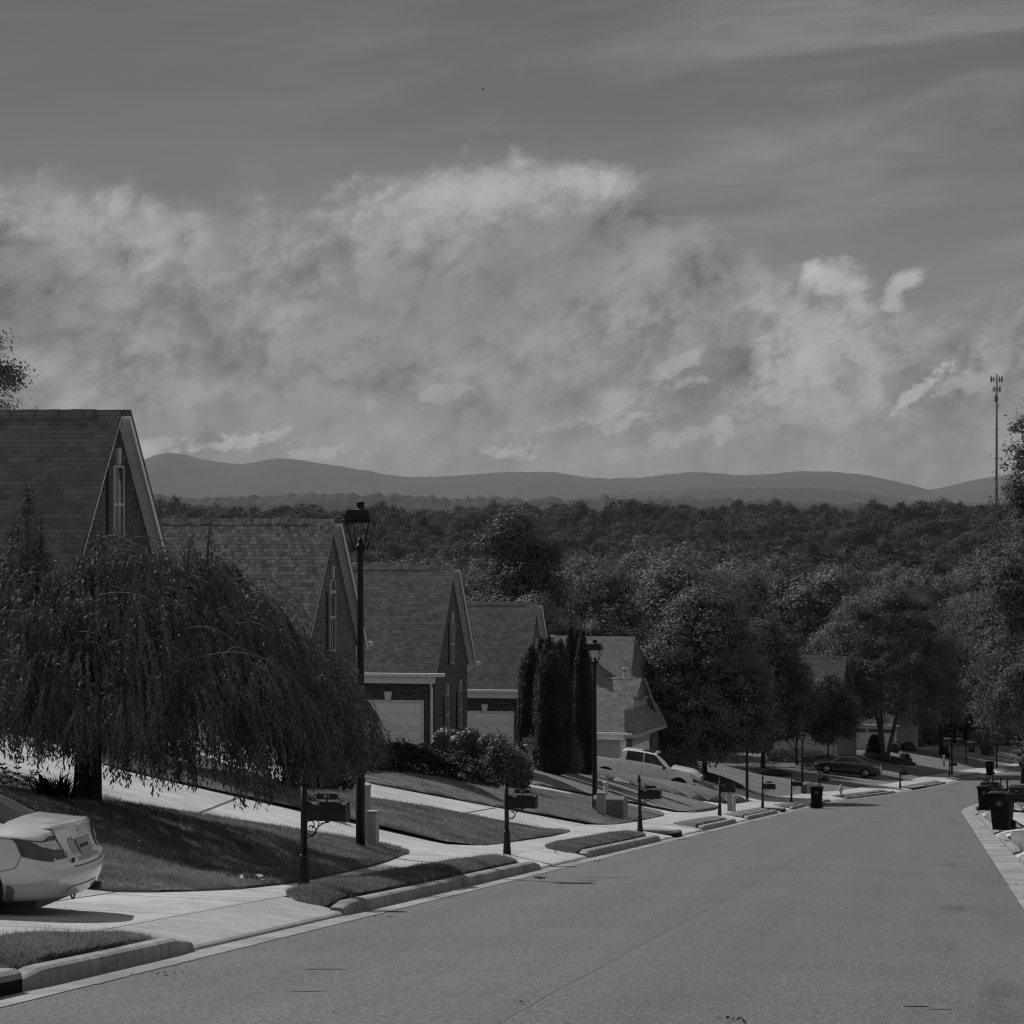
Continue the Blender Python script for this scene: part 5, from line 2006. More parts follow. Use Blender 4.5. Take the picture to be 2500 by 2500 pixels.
# ------------------------------------------------------------------ weeping tree in the front lawn
def weeping_tree():
    rng = np.random.default_rng(9)
    k = 158.0
    X, Y = at(212, k)
    z = zg(X, Y)
    t = thing('weeping_tree', 'large weeping tree with trailing branches on the front lawn', 'tree', (X, Y, z - .05))
    print('weeping tree', X, Y, 'base px', P2(X, Y, z))
    # height of the canopy's upper skin above the trunk base, over the ground plan (x right, y away)
    def top(x, y):
        r = np.sqrt((y * .95) ** 2)
        prof = np.interp(x, [-4.6, -3.6, -2.6, -1.6, -.95, -.35, .5, 1.5, 2.0, 2.3, 2.8, 3.1, 3.45, 3.8, 4.1, 4.3], [1.6, 3.0, 3.5, 3.65, 3.75, 3.95, 3.95, 3.85, 3.7, 3.3, 3.15, 2.7, 2.25, 1.8, 1.3, .9])
        fall = 1 - .62 * (np.abs(y) / 4.2) ** 2.2
        bump_ = .16 * np.sin(x * 3.1 + y * 1.7) + .12 * np.sin(x * 5.3 - y * 3.9 + 1)
        return prof * fall + bump_ * np.clip(fall, 0, 1)
    leaves_c, leaves_t, leaves_n = [], [], []
    twigs = MB()
    limbs = MB()
    limbs.tube([(0, 0, -.3), (0, 0, 0), (.03, 0, .8), (.08, .05, 1.5), (.1, .1, 2.1)], [.30, .235, .20, .20, .17], 14)
    # main limbs arching up and out
    for i in range(16):
        a = 6.28 * i / 16 + rng.uniform(-.2, .2)
        R_ = rng.uniform(1.6, 3.6)
        ex, ey = R_ * math.cos(a), R_ * math.sin(a) * .9
        ez = float(top(ex, ey)) - .1
        p0 = (.08, .06, rng.uniform(1.3, 2.0))
        mid = (ex * .45, ey * .45, max(ez, 2.6) + .15)
        pts = []
        for u in np.linspace(0, 1, 9):
            b = [(1 - u) ** 2 * p0[j] + 2 * u * (1 - u) * mid[j] + u * u * (ex, ey, ez)[j] for j in range(3)]
            pts.append(b)
        limbs.tube(pts, list(np.linspace(.085, .012, 9)), 7)
    n_str = 7600
    tass = []
    for i in range(n_str):
        # strands hang in tassels: several from nearly the same spot
        if i % 7 == 0:
            while True:
                x0, y0 = rng.uniform(-4.6, 4.25), rng.uniform(-4.1, 4.1)
                if (x0 / 4.6) ** 2 + (y0 / 4.2) ** 2 < 1:
                    break
            inner = rng.random() > .52
            hfac = max(.35, rng.uniform(.35, .9)) if inner else rng.uniform(.9, 1.03)
            low0 = rng.exponential(.17)
            lead = rng.normal(0, .22, 2)
            len0 = rng.uniform(.7, 1.7)
        x, y = x0 + rng.normal(0, .10), y0 + rng.normal(0, .10)
        zt0 = max(.9, float(top(x, y)) * hfac) + rng.normal(0, .04)
        rad_ = math.hypot(x, y)
        # lower fringe, hanging lower where the lawn falls away to the right
        zlow = float(np.interp(x, [-4.6, -1.5, 0, 1.3, 2.4, 3.2, 3.9, 4.6], [.98, .84, .80, .62, .30, .12, .3, .8])) + low0 + abs(rng.normal(0, .07)) - .02 * y
        Ls = max(.3, min(zt0 - zlow, len0 * rng.uniform(.7, 1.15)))
        if zt0 - Ls < zlow - .1:
            continue
        dirx, diry = (x / (rad_ + .3) + lead[0], y / (rad_ + .3) + lead[1])
        n = max(6, int(Ls / .036))
        u = np.linspace(0, 1, n)
        out = .36 * Ls ** .6 * (1 - (1 - u) ** 2)
        sw = rng.normal(0, .05, 2)
        px_ = x + dirx * out + sw[0] * u
        py_ = y + diry * out + sw[1] * u
        pz_ = zt0 + .12 * np.sin(u * math.pi * .6) - Ls * u ** 1.25
        pth = np.stack([px_, py_, pz_], 1)
        side = np.where(np.arange(n) % 2 == 0, 1, -1)[:, None]
        az = rng.uniform(0, 6.28)
        perp = np.array([math.cos(az), math.sin(az), 0])[None, :]
        tng = unit(np.gradient(pth, axis=0)) * .9 + perp * side * rng.uniform(.25, .6, (n, 1)) + rng.normal(0, .2, (n, 3)) + np.array([0, 0, -.35])
        c = pth + unit(tng) * .03 + rng.normal(0, .012, (n, 3))
        leaves_c.append(c); leaves_t.append(tng)
        leaves_n.append(rng.normal(size=(n, 3)) * .55 + np.array([dirx * .7, diry * .7 - .25, .45]))
        if rng.random() < .06 and not inner:
            sel = np.linspace(0, n - 1, min(n, 7)).astype(int)
            twigs.tube([tuple(pth[s]) for s in sel], list(np.linspace(.0085, .003, len(sel))), 4, cap=False)
    # arching bare twigs along the crest
    for i in range(34):
        x, y = rng.uniform(-3.4, 3.9), rng.uniform(-2.6, .6)
        zz = float(top(x, y))
        a = rng.uniform(-.9, .9) + (0 if x > -.5 else math.pi)
        L_ = rng.uniform(.35, 1.5)
        kx = rng.uniform(.12, .34); wz = rng.normal(0, .05, 9)
        pts = []
        for u in np.linspace(0, 1, 9):
            pts.append((x + math.cos(a) * L_ * u, y + math.sin(a) * L_ * .6 * u, zz - .05 + kx * math.sin(u * 2.4) - .55 * u * u * L_ + wz[int(u * 8)] * u * .5))
        twigs.tube(pts, list(np.linspace(.012, .004, 9)), 5, cap=False)
        for b in range(3):
            j = 3 + b * 2
            q = pts[min(j, 8)]
            dn = [(q[0] + .12 * u * math.cos(a), q[1], q[2] - .55 * u ** 1.4) for u in np.linspace(0, 1, 5)]
            twigs.tube(dn, list(np.linspace(.006, .003, 5)), 4, cap=False)
    # long pale shoots arching over the front of the crown
    for i in range(24):
        x = rng.uniform(-2.8, 2.9)
        y = -3.5 * math.sqrt(max(.05, 1 - (x / 4.6) ** 2)) * rng.uniform(.35, .95)
        zz = float(top(x, y)) * rng.uniform(.8, 1.0)
        dr = 1 if (x > -.4 or rng.random() < .3) else -1
        L_ = rng.uniform(.7, 1.7); rise = rng.uniform(.08, .3); drop = rng.uniform(.4, 1.0)
        pts = [(x + dr * L_ * u, y - .25 * u, zz + rise * math.sin(u * 2.3) - drop * u ** 2.2) for u in np.linspace(0, 1, 10)]
        twigs.tube(pts, list(np.linspace(.011, .0035, 10)), 5, cap=False)
        for b in range(4):
            q = pts[3 + b + int(rng.integers(0, 2))]
            ln_ = rng.uniform(.25, .6)
            dn = [(q[0] + dr * .14 * u, q[1] - .05 * u, q[2] + .03 * math.sin(u * 3) - ln_ * u ** 1.5) for u in np.linspace(0, 1, 5)]
            twigs.tube(dn, list(np.linspace(.006, .0025, 5)), 4, cap=False)
    # the narrow spire at the left and the tall shoot beside the roof
    for (sx, sy, zt_, n_, sp) in ((-.87, -.2, 4.95, 90, .6), (-.7, -.1, 4.5, 60, .6), (-1.15, -.1, 4.4, 50, .6), (1.9, .2, 4.42, 26, .42), (1.62, .1, 4.2, 24, .5)):
        twigs.tube([(sx - .1, sy, 2.8), (sx - .03, sy, 3.8), (sx, sy, zt_ - .1), (sx + .06, sy, zt_)], [.03, .02, .012, .006], 5)
        for i in range(n_):
            u0 = rng.uniform(.0, 1) ** .8
            z0 = zt_ - u0 * 1.3
            a = rng.uniform(0, 6.28)
            L_ = rng.uniform(.35, .9)
            n = int(L_ / .05)
            u = np.linspace(0, 1, n)
            rr = (.12 + sp * u0 * rng.uniform(.4, 1)) * np.sqrt(u)
            pth = np.stack([sx + rr * math.cos(a), sy + rr * math.sin(a), z0 + .06 * np.sin(u * 2) - L_ * u ** 1.3], 1)
            tng = unit(np.gradient(pth, axis=0)) + rng.normal(0, .35, (n, 3)) + np.array([0, 0, -.3])
            leaves_c.append(pth + rng.normal(0, .03, (n, 3))); leaves_t.append(tng)
            leaves_n.append(rng.normal(size=(n, 3)) + np.array([math.cos(a), math.sin(a), .3]))
    c = np.concatenate(leaves_c); tg = np.concatenate(leaves_t); nn = np.concatenate(leaves_n)
    v, q = leaf_quads(c, nn, .050 * rng.uniform(.6, 1.35, len(c)), .25, rng, tang=tg)
    tq = np.array([f for f in twigs.f if len(f) == 4]) + len(v)
    o = np_mesh('crown', np.concatenate([v, np.array(twigs.v)]), np.concatenate([q, tq]), [MAT['leaf_weep'], MAT['twig']], t)
    mi = np.zeros(len(q) + len(tq), dtype=np.int32); mi[len(q):] = 1
    o.data.polygons.foreach_set('material_index', mi)
    limbs.build('trunk', MAT['bark'], t)
    print('weeping leaves', len(c))
    return t


weeping_tree()

# plants at its foot
def tuft(name, label, X, Y, n, h, spread, mat='leaf_ever', width=.02, seed=1, cat='plant', arch=.5, z=None, group=None):
    rng = np.random.default_rng(seed)
    t = thing(name, label, cat, (X, Y, (zg(X, Y) if z is None else z) - .03), 0, group)
    V, Q = [], []
    o = 0
    for i in range(n):
        a = rng.uniform(0, 6.28)
        b = rng.uniform(0, spread * .5)
        hh = h * rng.uniform(.5, 1.1)
        out = spread * rng.uniform(.3, 1.0) * arch
        px_, py_ = b * math.cos(a), b * math.sin(a)
        w = width * rng.uniform(.6, 1.2)
        tx, ty = -math.sin(a) * w, math.cos(a) * w
        m = 5
        for j in range(m):
            u = j / (m - 1)
            x = px_ + math.cos(a) * out * u ** 1.6; y = py_ + math.sin(a) * out * u ** 1.6
            zz = hh * (u - .35 * u ** 3 * arch)
            ww = (1 - u) ** .6 * (1 if j else .7)
            V.append((x - tx * ww, y - ty * ww, zz)); V.append((x + tx * ww, y + ty * ww, zz))
        for j in range(m - 1):
            Q.append((o + 2 * j, o + 2 * j + 1, o + 2 * j + 3, o + 2 * j + 2))
        o += 2 * m
    np_mesh('blades', V, Q, MAT[mat], t)
    return t


X1, Y1 = at(165, 160.0)
tuft('strappy_plant', 'spiky dark strap-leaved plant at the foot of the weeping tree', X1, Y1 - .3, 70, .55, .6, seed=3)
X1, Y1 = at(128, 162.0)
tuft('broadleaf_plant', 'dark broad-leaved plant left of the weeping trunk', X1, Y1 - .1, 14, .5, .5, width=.07, seed=4, arch=.9)
def sprig():
    rng = np.random.default_rng(6)
    X, Y = at(40, 165.0)
    t = thing('leafy_sprig', 'thin leafy sprig rising above the silver coupe', 'plant', (X, Y, zg(X, Y) - .03))
    mb = MB(); cc, tt_ = [], []
    for a, L_ in ((2.4, .75), (2.0, .6), (.9, .55), (1.5, .65)):
        pts = [(math.cos(a) * L_ * u * .9, rng.normal() * .02, math.sin(a) * L_ * u - .12 * u * u) for u in np.linspace(0, 1, 7)]
        mb.tube(pts, list(np.linspace(.007, .003, 7)), 5)
        for p in pts[2:]:
            for s in (-1, 1):
                cc.append((p[0] + .03 * s, p[1], p[2] + .03)); tt_.append((s * .8 + .5 * math.cos(a), .1, .3))
    mb.build('stem', MAT['bark'], t)
    v, q = leaf_quads(np.array(cc), rng.normal(size=(len(cc), 3)) * .4 + np.array([0, -1, .4]), .05, .33, rng, tang=np.array(tt_))
    np_mesh('leaves', v, q, MAT['leaf_ever'], t)


sprig()

# ------------------------------------------------------------------ shrubs and hedges
def shrub(name, label, X, Y, rx, ry, h, seed, mat='leaf_hedge', lsize=.05, n=9000, shape='dome', cat='shrub', lump=.12, z=None, petals=0, aspect=.5, loose=.04, stem=True):
    rng = np.random.default_rng(seed)
    t = thing(name, label, cat, (X, Y, (zg(X, Y) if z is None else z) - .05))
    d = unit(rng.normal(size=(n, 3)))
    d[:, 2] = np.abs(d[:, 2])
    if shape == 'box':
        e = .32
        s = np.sign(d) * np.abs(d) ** e
        p = s * np.array([rx, ry, h])
    elif shape == 'spire':
        u = rng.uniform(0, 1, n)
        a = rng.uniform(0, 6.28, n)
        rr = np.interp(u, [0, .08, .3, .6, .85, 1], [.82, 1.0, 1.0, .94, .70, .10])
        flute = 1 + .10 * np.sin(a * 5 + seed + u * 4) + .05 * np.sin(a * 11 + u * 13)
        p = np.stack([rx * rr * flute * np.cos(a), ry * rr * flute * np.sin(a), h * u], 1)
        d = np.stack([np.cos(a), np.sin(a), .3 + 0 * a], 1)
    else:
        p = d * np.array([rx, ry, h])
    ph = rng.uniform(0, 6, 6)
    bumpv = np.sin(p[:, 0] / rx * 5 + ph[0]) * np.sin(p[:, 1] / ry * 4 + ph[1]) + np.sin(p[:, 2] / h * 7 + ph[2] + p[:, 0] / rx * 3)
    depth = 1 - np.abs(rng.normal(0, .10, n))
    p = p * (1 + lump * .5 * bumpv[:, None]) * depth[:, None] + rng.normal(0, loose, (n, 3))
    p[:, 2] = np.maximum(p[:, 2], .0)
    nrm = d + rng.normal(size=(n, 3)) * .6 + np.array([0, 0, .25])
    tang = None
    if shape == 'spire':
        tang = rng.normal(size=(n, 3)) * .45 + np.array([0, 0, 1.0])
    v, q = leaf_quads(p, nrm, lsize * rng.uniform(.6, 1.3, n), aspect, rng, tang=tang)
    np_mesh('foliage', v, q, MAT[mat], t)
    if stem:
        mb = MB()
        if shape == 'spire':
            mb.lathe([(rx * .66, 0), (rx * .8, h * .1), (rx * .82, h * .3), (rx * .62, h * .6), (rx * .28, h * .85), (.02, h * .95)], 10)
            mb.build('inner_branches', MAT[mat], t)
        else:
            mb.lathe([(rx * .05, -.05), (rx * .62, h * .08), (rx * .72, h * .35), (rx * .62, h * .62), (rx * .3, h * .82), (.02, h * .86)], 12, M=Matrix.Diagonal((1, ry / rx, 1, 1)))
            mb.build('inner_branches', MAT[mat], t)
    if petals:
        i = rng.choice(n, petals)
        pp = p[i] * 1.03 + rng.normal(0, .02, (petals, 3))
        pp = pp[pp[:, 2] > h * .4]
        v, q = leaf_quads(pp, rng.normal(size=pp.shape) + np.array([-.4, .3, 1.0]), lsize * .9, .8, rng)
        np_mesh('flowers', v, q, MAT['petal'], t)
    return t


def shrub_px(name, label, px, k, base_y, top_y, wpx, seed, depth=1.0, **kw):
    if k < 54:                          # stands on visible ground: find the spot its foot covers
        X, Y = G(px, base_y)
        z = float(zt(X, Y))
        k = float(P2(X, Y, z)[2])
    else:
        X, Y = at(px, k)
        z = zpx(base_y, k)
        g = zg(X, Y)
        z = min(z, g + .05) if abs(z - g) < 1.2 else g
    h = zpx(top_y, k) - z
    return shrub(name, label, X, Y, wpx / 2 / k, wpx / 2 / k * depth, h, seed, z=z, **kw)


shrub_px('clipped_hedge', 'clipped boxy hedge by the white downspout of the third house', 1116, 71.0, 1850, 1779, 104, 1, shape='box', n=16000, lump=.05, lsize=.045)
shrub_px('clipped_hedge', 'rounded hedge right of the boxy hedge', 1190, 71.5, 1850, 1792, 84, 2, n=12000, lump=.12, lsize=.045)
shrub_px('flowering_shrub', 'loose flowering rose shrub with a dark trunk on the third lawn', 1226, 78.0, 1890, 1816, 138, 3, mat='leaf_dark', n=9000, lump=.30, loose=.08, lsize=.055, petals=300, stem=False)
rose = [o for o in bpy.data.objects if o.name.startswith('flowering_shrub')][0]
mb = MB()
for dx, dy in ((0, 0), (.06, .04), (-.07, .02)):
    mb.tube([(dx, dy, -.75), (dx * 1.5, dy, -.3), (dx * 5, dy * 4, .35)], [.045, .035, .02], 7)
mb.build('trunk', MAT['bark'], rose)
shrub_px('garden_shrub', 'small leafy shrub before the third house garage door', 985, 73.0, 1846, 1802, 30, 4, n=1200, lump=.4, loose=.07, lsize=.06, stem=False)
shrub_px('garden_shrub', 'tiny pale shrub at the corner of the third garage door', 1030, 73.0, 1846, 1818, 18, 5, n=500, lump=.3, loose=.05, lsize=.05, petals=60, stem=False)
# low juniper beds: masses of ground cover
def ground_cover(name, label, outline_px, h, n, seed, mat='leaf_juniper', lsize=.07):
    rng = np.random.default_rng(seed)
    poly = np.array([G(*p) for p in outline_px])
    x0, y0 = poly.min(0); x1, y1 = poly.max(0)
    P_ = []
    while len(P_) < n:
        x = rng.uniform(x0, x1, 4000); y = rng.uniform(y0, y1, 4000)
        m = inside(poly, x, y)
        P_ += list(zip(x[m], y[m]))
    P_ = np.array(P_[:n])
    d = edge_dist(poly, P_[:, 0], P_[:, 1])
    zg0 = np.array([zt(a, b) for a, b in P_])
    bumpv = .5 + .25 * np.sin(P_[:, 0] * 4.1 + 1) * np.sin(P_[:, 1] * 2.3) + .25 * np.sin(P_[:, 0] * 9 + P_[:, 1] * 5)
    hh = h * (1 - np.exp(-d / .35)) * (.55 + .6 * bumpv)
    z = zg0 + .12 + hh * rng.uniform(.35, 1.0, n) ** .5
    p = np.stack([P_[:, 0], P_[:, 1], z], 1)
    nrm = rng.normal(size=(n, 3)) * .7 + np.array([0, 0, .7])
    v, q = leaf_quads(p, nrm, lsize * rng.uniform(.6, 1.4, n), .35, rng)
    o = np_mesh(name, v, q, MAT[mat])
    o['kind'] = 'stuff'; o['label'] = label; o['category'] = 'ground cover'
    return o


ground_cover('juniper_ground_cover', 'dark spreading juniper bed in front of the third house', [(885, 1892), (1000, 1893), (1100, 1912), (1170, 1930), (1215, 1938), (1225, 1918), (1180, 1895), (1100, 1866), (1000, 1848), (900, 1848), (870, 1870)], .55, 26000, 1)
ground_cover('bark_mulch_bed', 'dark planting bed on the lawn behind the weeping tree', [(690, 1940), (860, 1938), (872, 1900), (760, 1890), (690, 1900)], .7, 9000, 2)
# row of tall conifers between houses four and five
CON = 'tall narrow conifers beside the fourth house'
for i, (px, k, top, w, lab) in enumerate([
        (1298, 60.0, 1565, 36, 'leftmost tall narrow conifer, against the fourth house wall'),
        (1322, 59.0, 1560, 36, 'second tall narrow conifer from the fourth house'),
        (1337, 61.0, 1550, 40, 'third tall narrow conifer, in the left clump'),
        (1350, 63.0, 1572, 46, 'front tall narrow conifer of the left clump, broad at its foot'),
        (1364, 60.0, 1548, 38, 'rightmost tall narrow conifer of the left clump'),
        (1392, 57.0, 1533, 34, 'tallest narrow conifer, left one of the right clump'),
        (1407, 57.0, 1544, 34, 'middle narrow conifer of the right clump'),
        (1422, 57.5, 1545, 30, 'narrow conifer just left of the second street lamp')]):
    o = shrub_px('narrow_conifer', lab, px, k, 1862, top, w * 1.9, 40 + i, mat='leaf_ever', shape='spire', n=20000, lsize=.055, lump=.06, loose=.014, aspect=.32, cat='conifer')
    o['group'] = CON
shrub_px('round_shrub', 'soft pale rounded shrub at the foot of the conifers', 1400, 60.0, 1862, 1792, 46, 60, n=3500, lump=.1, lsize=.06, mat='leaf_light', aspect=.2)
shrub_px('round_shrub', 'dark round shrub beside the pale sided wall behind the pickup bed', 1474, 45.5, 1862, 1806, 60, 61, n=5000, lump=.1, lsize=.07, mat='leaf_ever')
shrub_px('garden_shrub', 'loose dark shrub behind the pickup bonnet', 1668, 46.5, 1890, 1822, 84, 62, n=3500, lump=.35, loose=.12, lsize=.09, mat='leaf_dark', stem=False)
shrub_px('garden_shrub', 'dark low shrub left of the dark shade tree trunk', 1620, 46.0, 1880, 1842, 60, 63, n=3000, lump=.3, loose=.1, lsize=.09, mat='leaf_dark', stem=False)
shrub_px('round_shrub', 'big black-green rounded shrub between the dark sedan and the birch trunks', 2136, 38.0, 1842, 1792, 44, 64, n=4500, lump=.05, lsize=.08, mat='leaf_ever')
shrub_px('round_shrub', 'low dark shrub right of the birch trunks', 2182, 35.0, 1835, 1812, 26, 65, n=1500, lump=.1, lsize=.09, mat='leaf_dark')
shrub_px('round_shrub', 'low dark shrub left of the round bush near the far path', 2216, 33.0, 1830, 1811, 40, 66, n=2000, lump=.1, lsize=.09, mat='leaf_dark')
shrub_px('round_shrub', 'round bush at the corner of the far path', 2244, 31.0, 1822, 1801, 26, 67, n=1500, lump=.1, lsize=.09, mat='leaf')
shrub_px('flowering_shrub', 'bright white-flowering shrub at the end of the far path', 2280, 28.0, 1818, 1790, 30, 68, n=1500, lump=.3, loose=.1, lsize=.1, mat='leaf_light', petals=260, stem=False)
shrub_px('garden_shrub', 'small dark shrub right of the mulch bed under the birch', 2210, 36.0, 1858, 1836, 28, 69, n=1500, lump=.3, loose=.06, lsize=.08, mat='leaf_dark', stem=False)
shrub_px('garden_shrub', 'small dark conifer shrub beside the straight trunk near the far lamp', 2308, 30.0, 1848, 1820, 18, 70, n=1500, lump=.25, loose=.06, lsize=.09, mat='leaf_ever', stem=False)
shrub_px('garden_shrub', 'grey-green shrub right of the hanging sign', 2412, 27.0, 1842, 1815, 32, 71, n=1500, lump=.25, loose=.06, lsize=.1, mat='leaf', stem=False)
ground_cover('low_hedge', 'low loose hedge running downhill in front of the dark sedan', [(1870, 1848), (1905, 1842), (1990, 1846), (2050, 1862), (2078, 1876), (2066, 1882), (2000, 1872), (1940, 1860), (1880, 1858)], .55, 14000, 3, mat='leaf', lsize=.1)

# dark mulch rings under the street trees
def mulch_ring(label, px, py, rx, ry):
    c = np.array(G(px, py))
    n = 22
    pts = [(c[0] + rx * math.cos(a), c[1] + ry * math.sin(a)) for a in np.linspace(0, 6.28, n, endpoint=False)]
    mb = MB()
    A = []
    for s, h in ((1, .02), (.8, .12), (.4, .2), (.05, .22)):
        A.append([(c[0] + (x - c[0]) * s, c[1] + (y - c[1]) * s, zt(c[0] + (x - c[0]) * s, c[1] + (y - c[1]) * s) + h) for x, y in pts])
    mb.grid(np.array(A), wrap=True)
    o = mb.build('mulch_bed', MAT['mulch'], fix=True)
    return struct(o, label, 'mulch bed')


mulch_ring('dark mulch bed under the shade tree behind the pickup', 1722, 1896, 2.2, 4.0)
mulch_ring('dark mulch bed under the second shade tree', 1870, 1884, 1.9, 5.0)
mulch_ring('dark mulch bed under the multi-stemmed birch', 2172, 1853, 2.2, 4.0)

# urn on a pedestal beside the conifers
X1, Y1 = at(1294, 61.5)
zu = zpx(1862, 61.5)
t = thing('stone_urn', 'pale stone urn planter on a pedestal left of the conifers', 'urn', (X1, Y1, zu))
m = MB(); m.lathe([(.19, 0), (.19, .06), (.10, .10), (.075, .2), (.10, .36), (.07, .44), (.09, .47), (.24, .62), (.27, .70), (.25, .72)], 16); m.build('bowl', MAT['stone'], t)
rng = np.random.default_rng(5)
p = rng.normal(size=(420, 3)) * np.array([.15, .15, .09]) + np.array([0, 0, .82])
v, q = leaf_quads(p, rng.normal(size=p.shape) + np.array([0, 0, .5]), .05, .4, rng)
np_mesh('plant', v, q, MAT['leaf_light'], t)
# shepherd's hook near the hedge
X1, Y1 = at(1166, 72.0)
t = thing('garden_hook', 'thin black shepherd hook above the hedges before the fourth garage', 'garden hook', (X1, Y1, zpx(1850, 72.0)))
ztop = zpx(1770, 72.0) - zpx(1850, 72.0)
m = MB()
m.tube([(0, 0, -.1), (0, 0, ztop - .16)] + [(.16 - .16 * math.cos(a), 0, ztop - .16 + .16 * math.sin(a)) for a in np.linspace(.2, 2.5, 9)] + [(.34, 0, ztop - .10), (.36, 0, ztop - .06)], .008, 6)
m.build('rod', MAT['black_metal'], t)

# ------------------------------------------------------------------ cars
def pchip(x, xs, ys):
    xs = np.asarray(xs, float); ys = np.asarray(ys, float); x = np.asarray(x, float)
    h = np.diff(xs); d = np.diff(ys) / h
    m = np.zeros(len(xs))
    for i in range(1, len(xs) - 1):
        if d[i - 1] * d[i] > 0:
            w1, w2 = 2 * h[i] + h[i - 1], h[i] + 2 * h[i - 1]
            m[i] = (w1 + w2) / (w1 / d[i - 1] + w2 / d[i])
    m[0], m[-1] = d[0], d[-1]
    i = np.clip(np.searchsorted(xs, x) - 1, 0, len(xs) - 2)
    t = np.clip((x - xs[i]) / h[i], 0, 1)
    return ((1 + 2 * t) * (1 - t) ** 2) * ys[i] + t * (1 - t) ** 2 * h[i] * m[i] + t * t * (3 - 2 * t) * ys[i + 1] + t * t * (t - 1) * h[i] * m[i + 1]


class CarBody:
    """lofted shell; x from rear (0) to front (length)"""
    def __init__(s, L, keys):
        s.L = L; s.k = keys

    def f(s, name, x):
        xs, ys = zip(*s.k[name])
        return float(pchip(x, xs, ys))

    def ring(s, x):
        w = s.f('w', x); zb = s.f('zb', x); belt = s.f('belt', x); top = s.f('top', x); wr = s.f('wr', x)
        zm = zb + (belt - zb) * .52
        p = [(0, zb), (w * .78, zb), (w * .955, zb + .07), (w, zm), (w * .99, belt - .07), (w * .955, belt), (wr, top - .07 * min(1, (top - belt) / .2)), (wr * .72, top - .012), (0, top)]
        return np.array(p)

    def warp(s, x, z):
        r = max(0.0, 1 - x / .55) ** 1.5
        fr = max(0.0, 1 - (s.L - x) / .6) ** 1.5
        xs, ys = zip(*s.k['rear']); a = float(pchip(z, xs, ys))
        xs, ys = zip(*s.k['front']); b = float(pchip(z, xs, ys))
        return x + a * r - b * fr

    def P(s, x, v, side=1, off=0.0):
        x = min(max(x, 0), s.L)
        R = s.ring(x)
        i = int(min(max(math.floor(v), 0), 7)); t = v - i
        # smooth profile
        p0, p1, p2, p3 = R[max(i - 1, 0)], R[i], R[i + 1], R[min(i + 2, 8)]
        c = .5 * (2 * p1 + (p2 - p0) * t + (2 * p0 - 5 * p1 + 4 * p2 - p3) * t * t + (3 * p1 - p0 - 3 * p2 + p3) * t ** 3) * .55 + (p1 + (p2 - p1) * t) * .45
        q = np.array([s.warp(x, c[1]), side * max(0, c[0]), c[1]])
        if off:
            e = .02
            a = s.P(x + e, v, side) - s.P(x - e, v, side)
            b = s.P(x, min(v + .05, 8), side) - s.P(x, max(v - .05, 0), side)
            n = np.cross(a, b); n /= (np.linalg.norm(n) + 1e-9)
            if n[1] * side < 0 and abs(n[1]) > .15 or (abs(n[1]) <= .15 and n[2] < 0 and v > 4):
                n = -n
            q = q + n * off
        return q

    def shell(s, mb, nx=64):
        xs = np.unique(np.concatenate([np.linspace(0, .35, 10), np.linspace(.35, s.L - .35, nx), np.linspace(s.L - .35, s.L, 10)]))
        vv = np.concatenate([np.linspace(0, 8, 33)])
        A = []
        for x in xs:
            l = [s.P(x, v, 1) for v in vv]
            r = [s.P(x, v, -1) for v in vv[::-1][1:-1]]
            A.append(l + r)
        A = np.array(A)
        mb.grid(A, wrap=True)
        # rounded end panels
        for end, bul in ((0, s.k['bulge'][0]), (len(xs) - 1, s.k['bulge'][1])):
            rows = []
            for j in range(len(vv)):
                l = A[end, j]; rr = np.array([l[0], -l[1], l[2]])
                row = []
                for t in np.linspace(-1, 1, 15):
                    p = np.array([l[0], l[1] * -t, l[2]])
                    p[0] += (-1 if end == 0 else 1) * bul * (1 - t * t)
                    row.append(p)
                rows.append(row)
            mb.grid(np.array(rows))

    def rear_pt(s, y, z, off=0.0):
        R = s.ring(0.0)
        w = float(np.interp(z, R[1:8, 1], np.maximum.accumulate(np.ones(7)) * R[1:8, 0]))
        t = max(-1, min(1, y / max(w, .05)))
        return np.array([s.warp(0, z) - s.k['bulge'][0] * (1 - t * t) - off, y, z])

    def front_pt(s, y, z, off=0.0):
        R = s.ring(s.L)
        w = float(np.interp(z, R[1:8, 1], R[1:8, 0]))
        t = max(-1, min(1, y / max(w, .05)))
        return np.array([s.warp(s.L, z) + s.k['bulge'][1] * (1 - t * t) + off, y, z])

    def patch(s, mb, quad, side=1, off=.006, nu=10, nv=5, rnd=False):
        """quad: four (x, v) corners"""
        q = np.array(quad, float)
        A = []
        for a in np.linspace(0, 1, nv):
            row = []
            for b in np.linspace(0, 1, nu):
                xv = (q[0] * (1 - b) + q[1] * b) * (1 - a) + (q[3] * (1 - b) + q[2] * b) * a
                row.append(s.P(xv[0], xv[1], side, off))
            A.append(row)
        mb.grid(np.array(A))

    def rpatch(s, mb, quad, off=.008, nu=8, nv=5, front=False):
        """quad of (y, z) on the rear / front panel"""
        q = np.array(quad, float); A = []
        for a in np.linspace(0, 1, nv):
            row = []
            for b in np.linspace(0, 1, nu):
                yz = (q[0] * (1 - b) + q[1] * b) * (1 - a) + (q[3] * (1 - b) + q[2] * b) * a
                row.append(s.front_pt(*yz, off) if front else s.rear_pt(*yz, off))
            A.append(row)
        mb.grid(np.array(A))

    def line(s, mb, pts, side=1, r=.004, off=.002, n=10):
        P_ = []
        for (a, b) in zip(pts[:-1], pts[1:]):
            for t in np.linspace(0, 1, n)[:-1]:
                P_.append(s.P(a[0] + (b[0] - a[0]) * t, a[1] + (b[1] - a[1]) * t, side, off))
        P_.append(s.P(*pts[-1], side, off))
        mb.tube([tuple(p) for p in P_], r, 5)


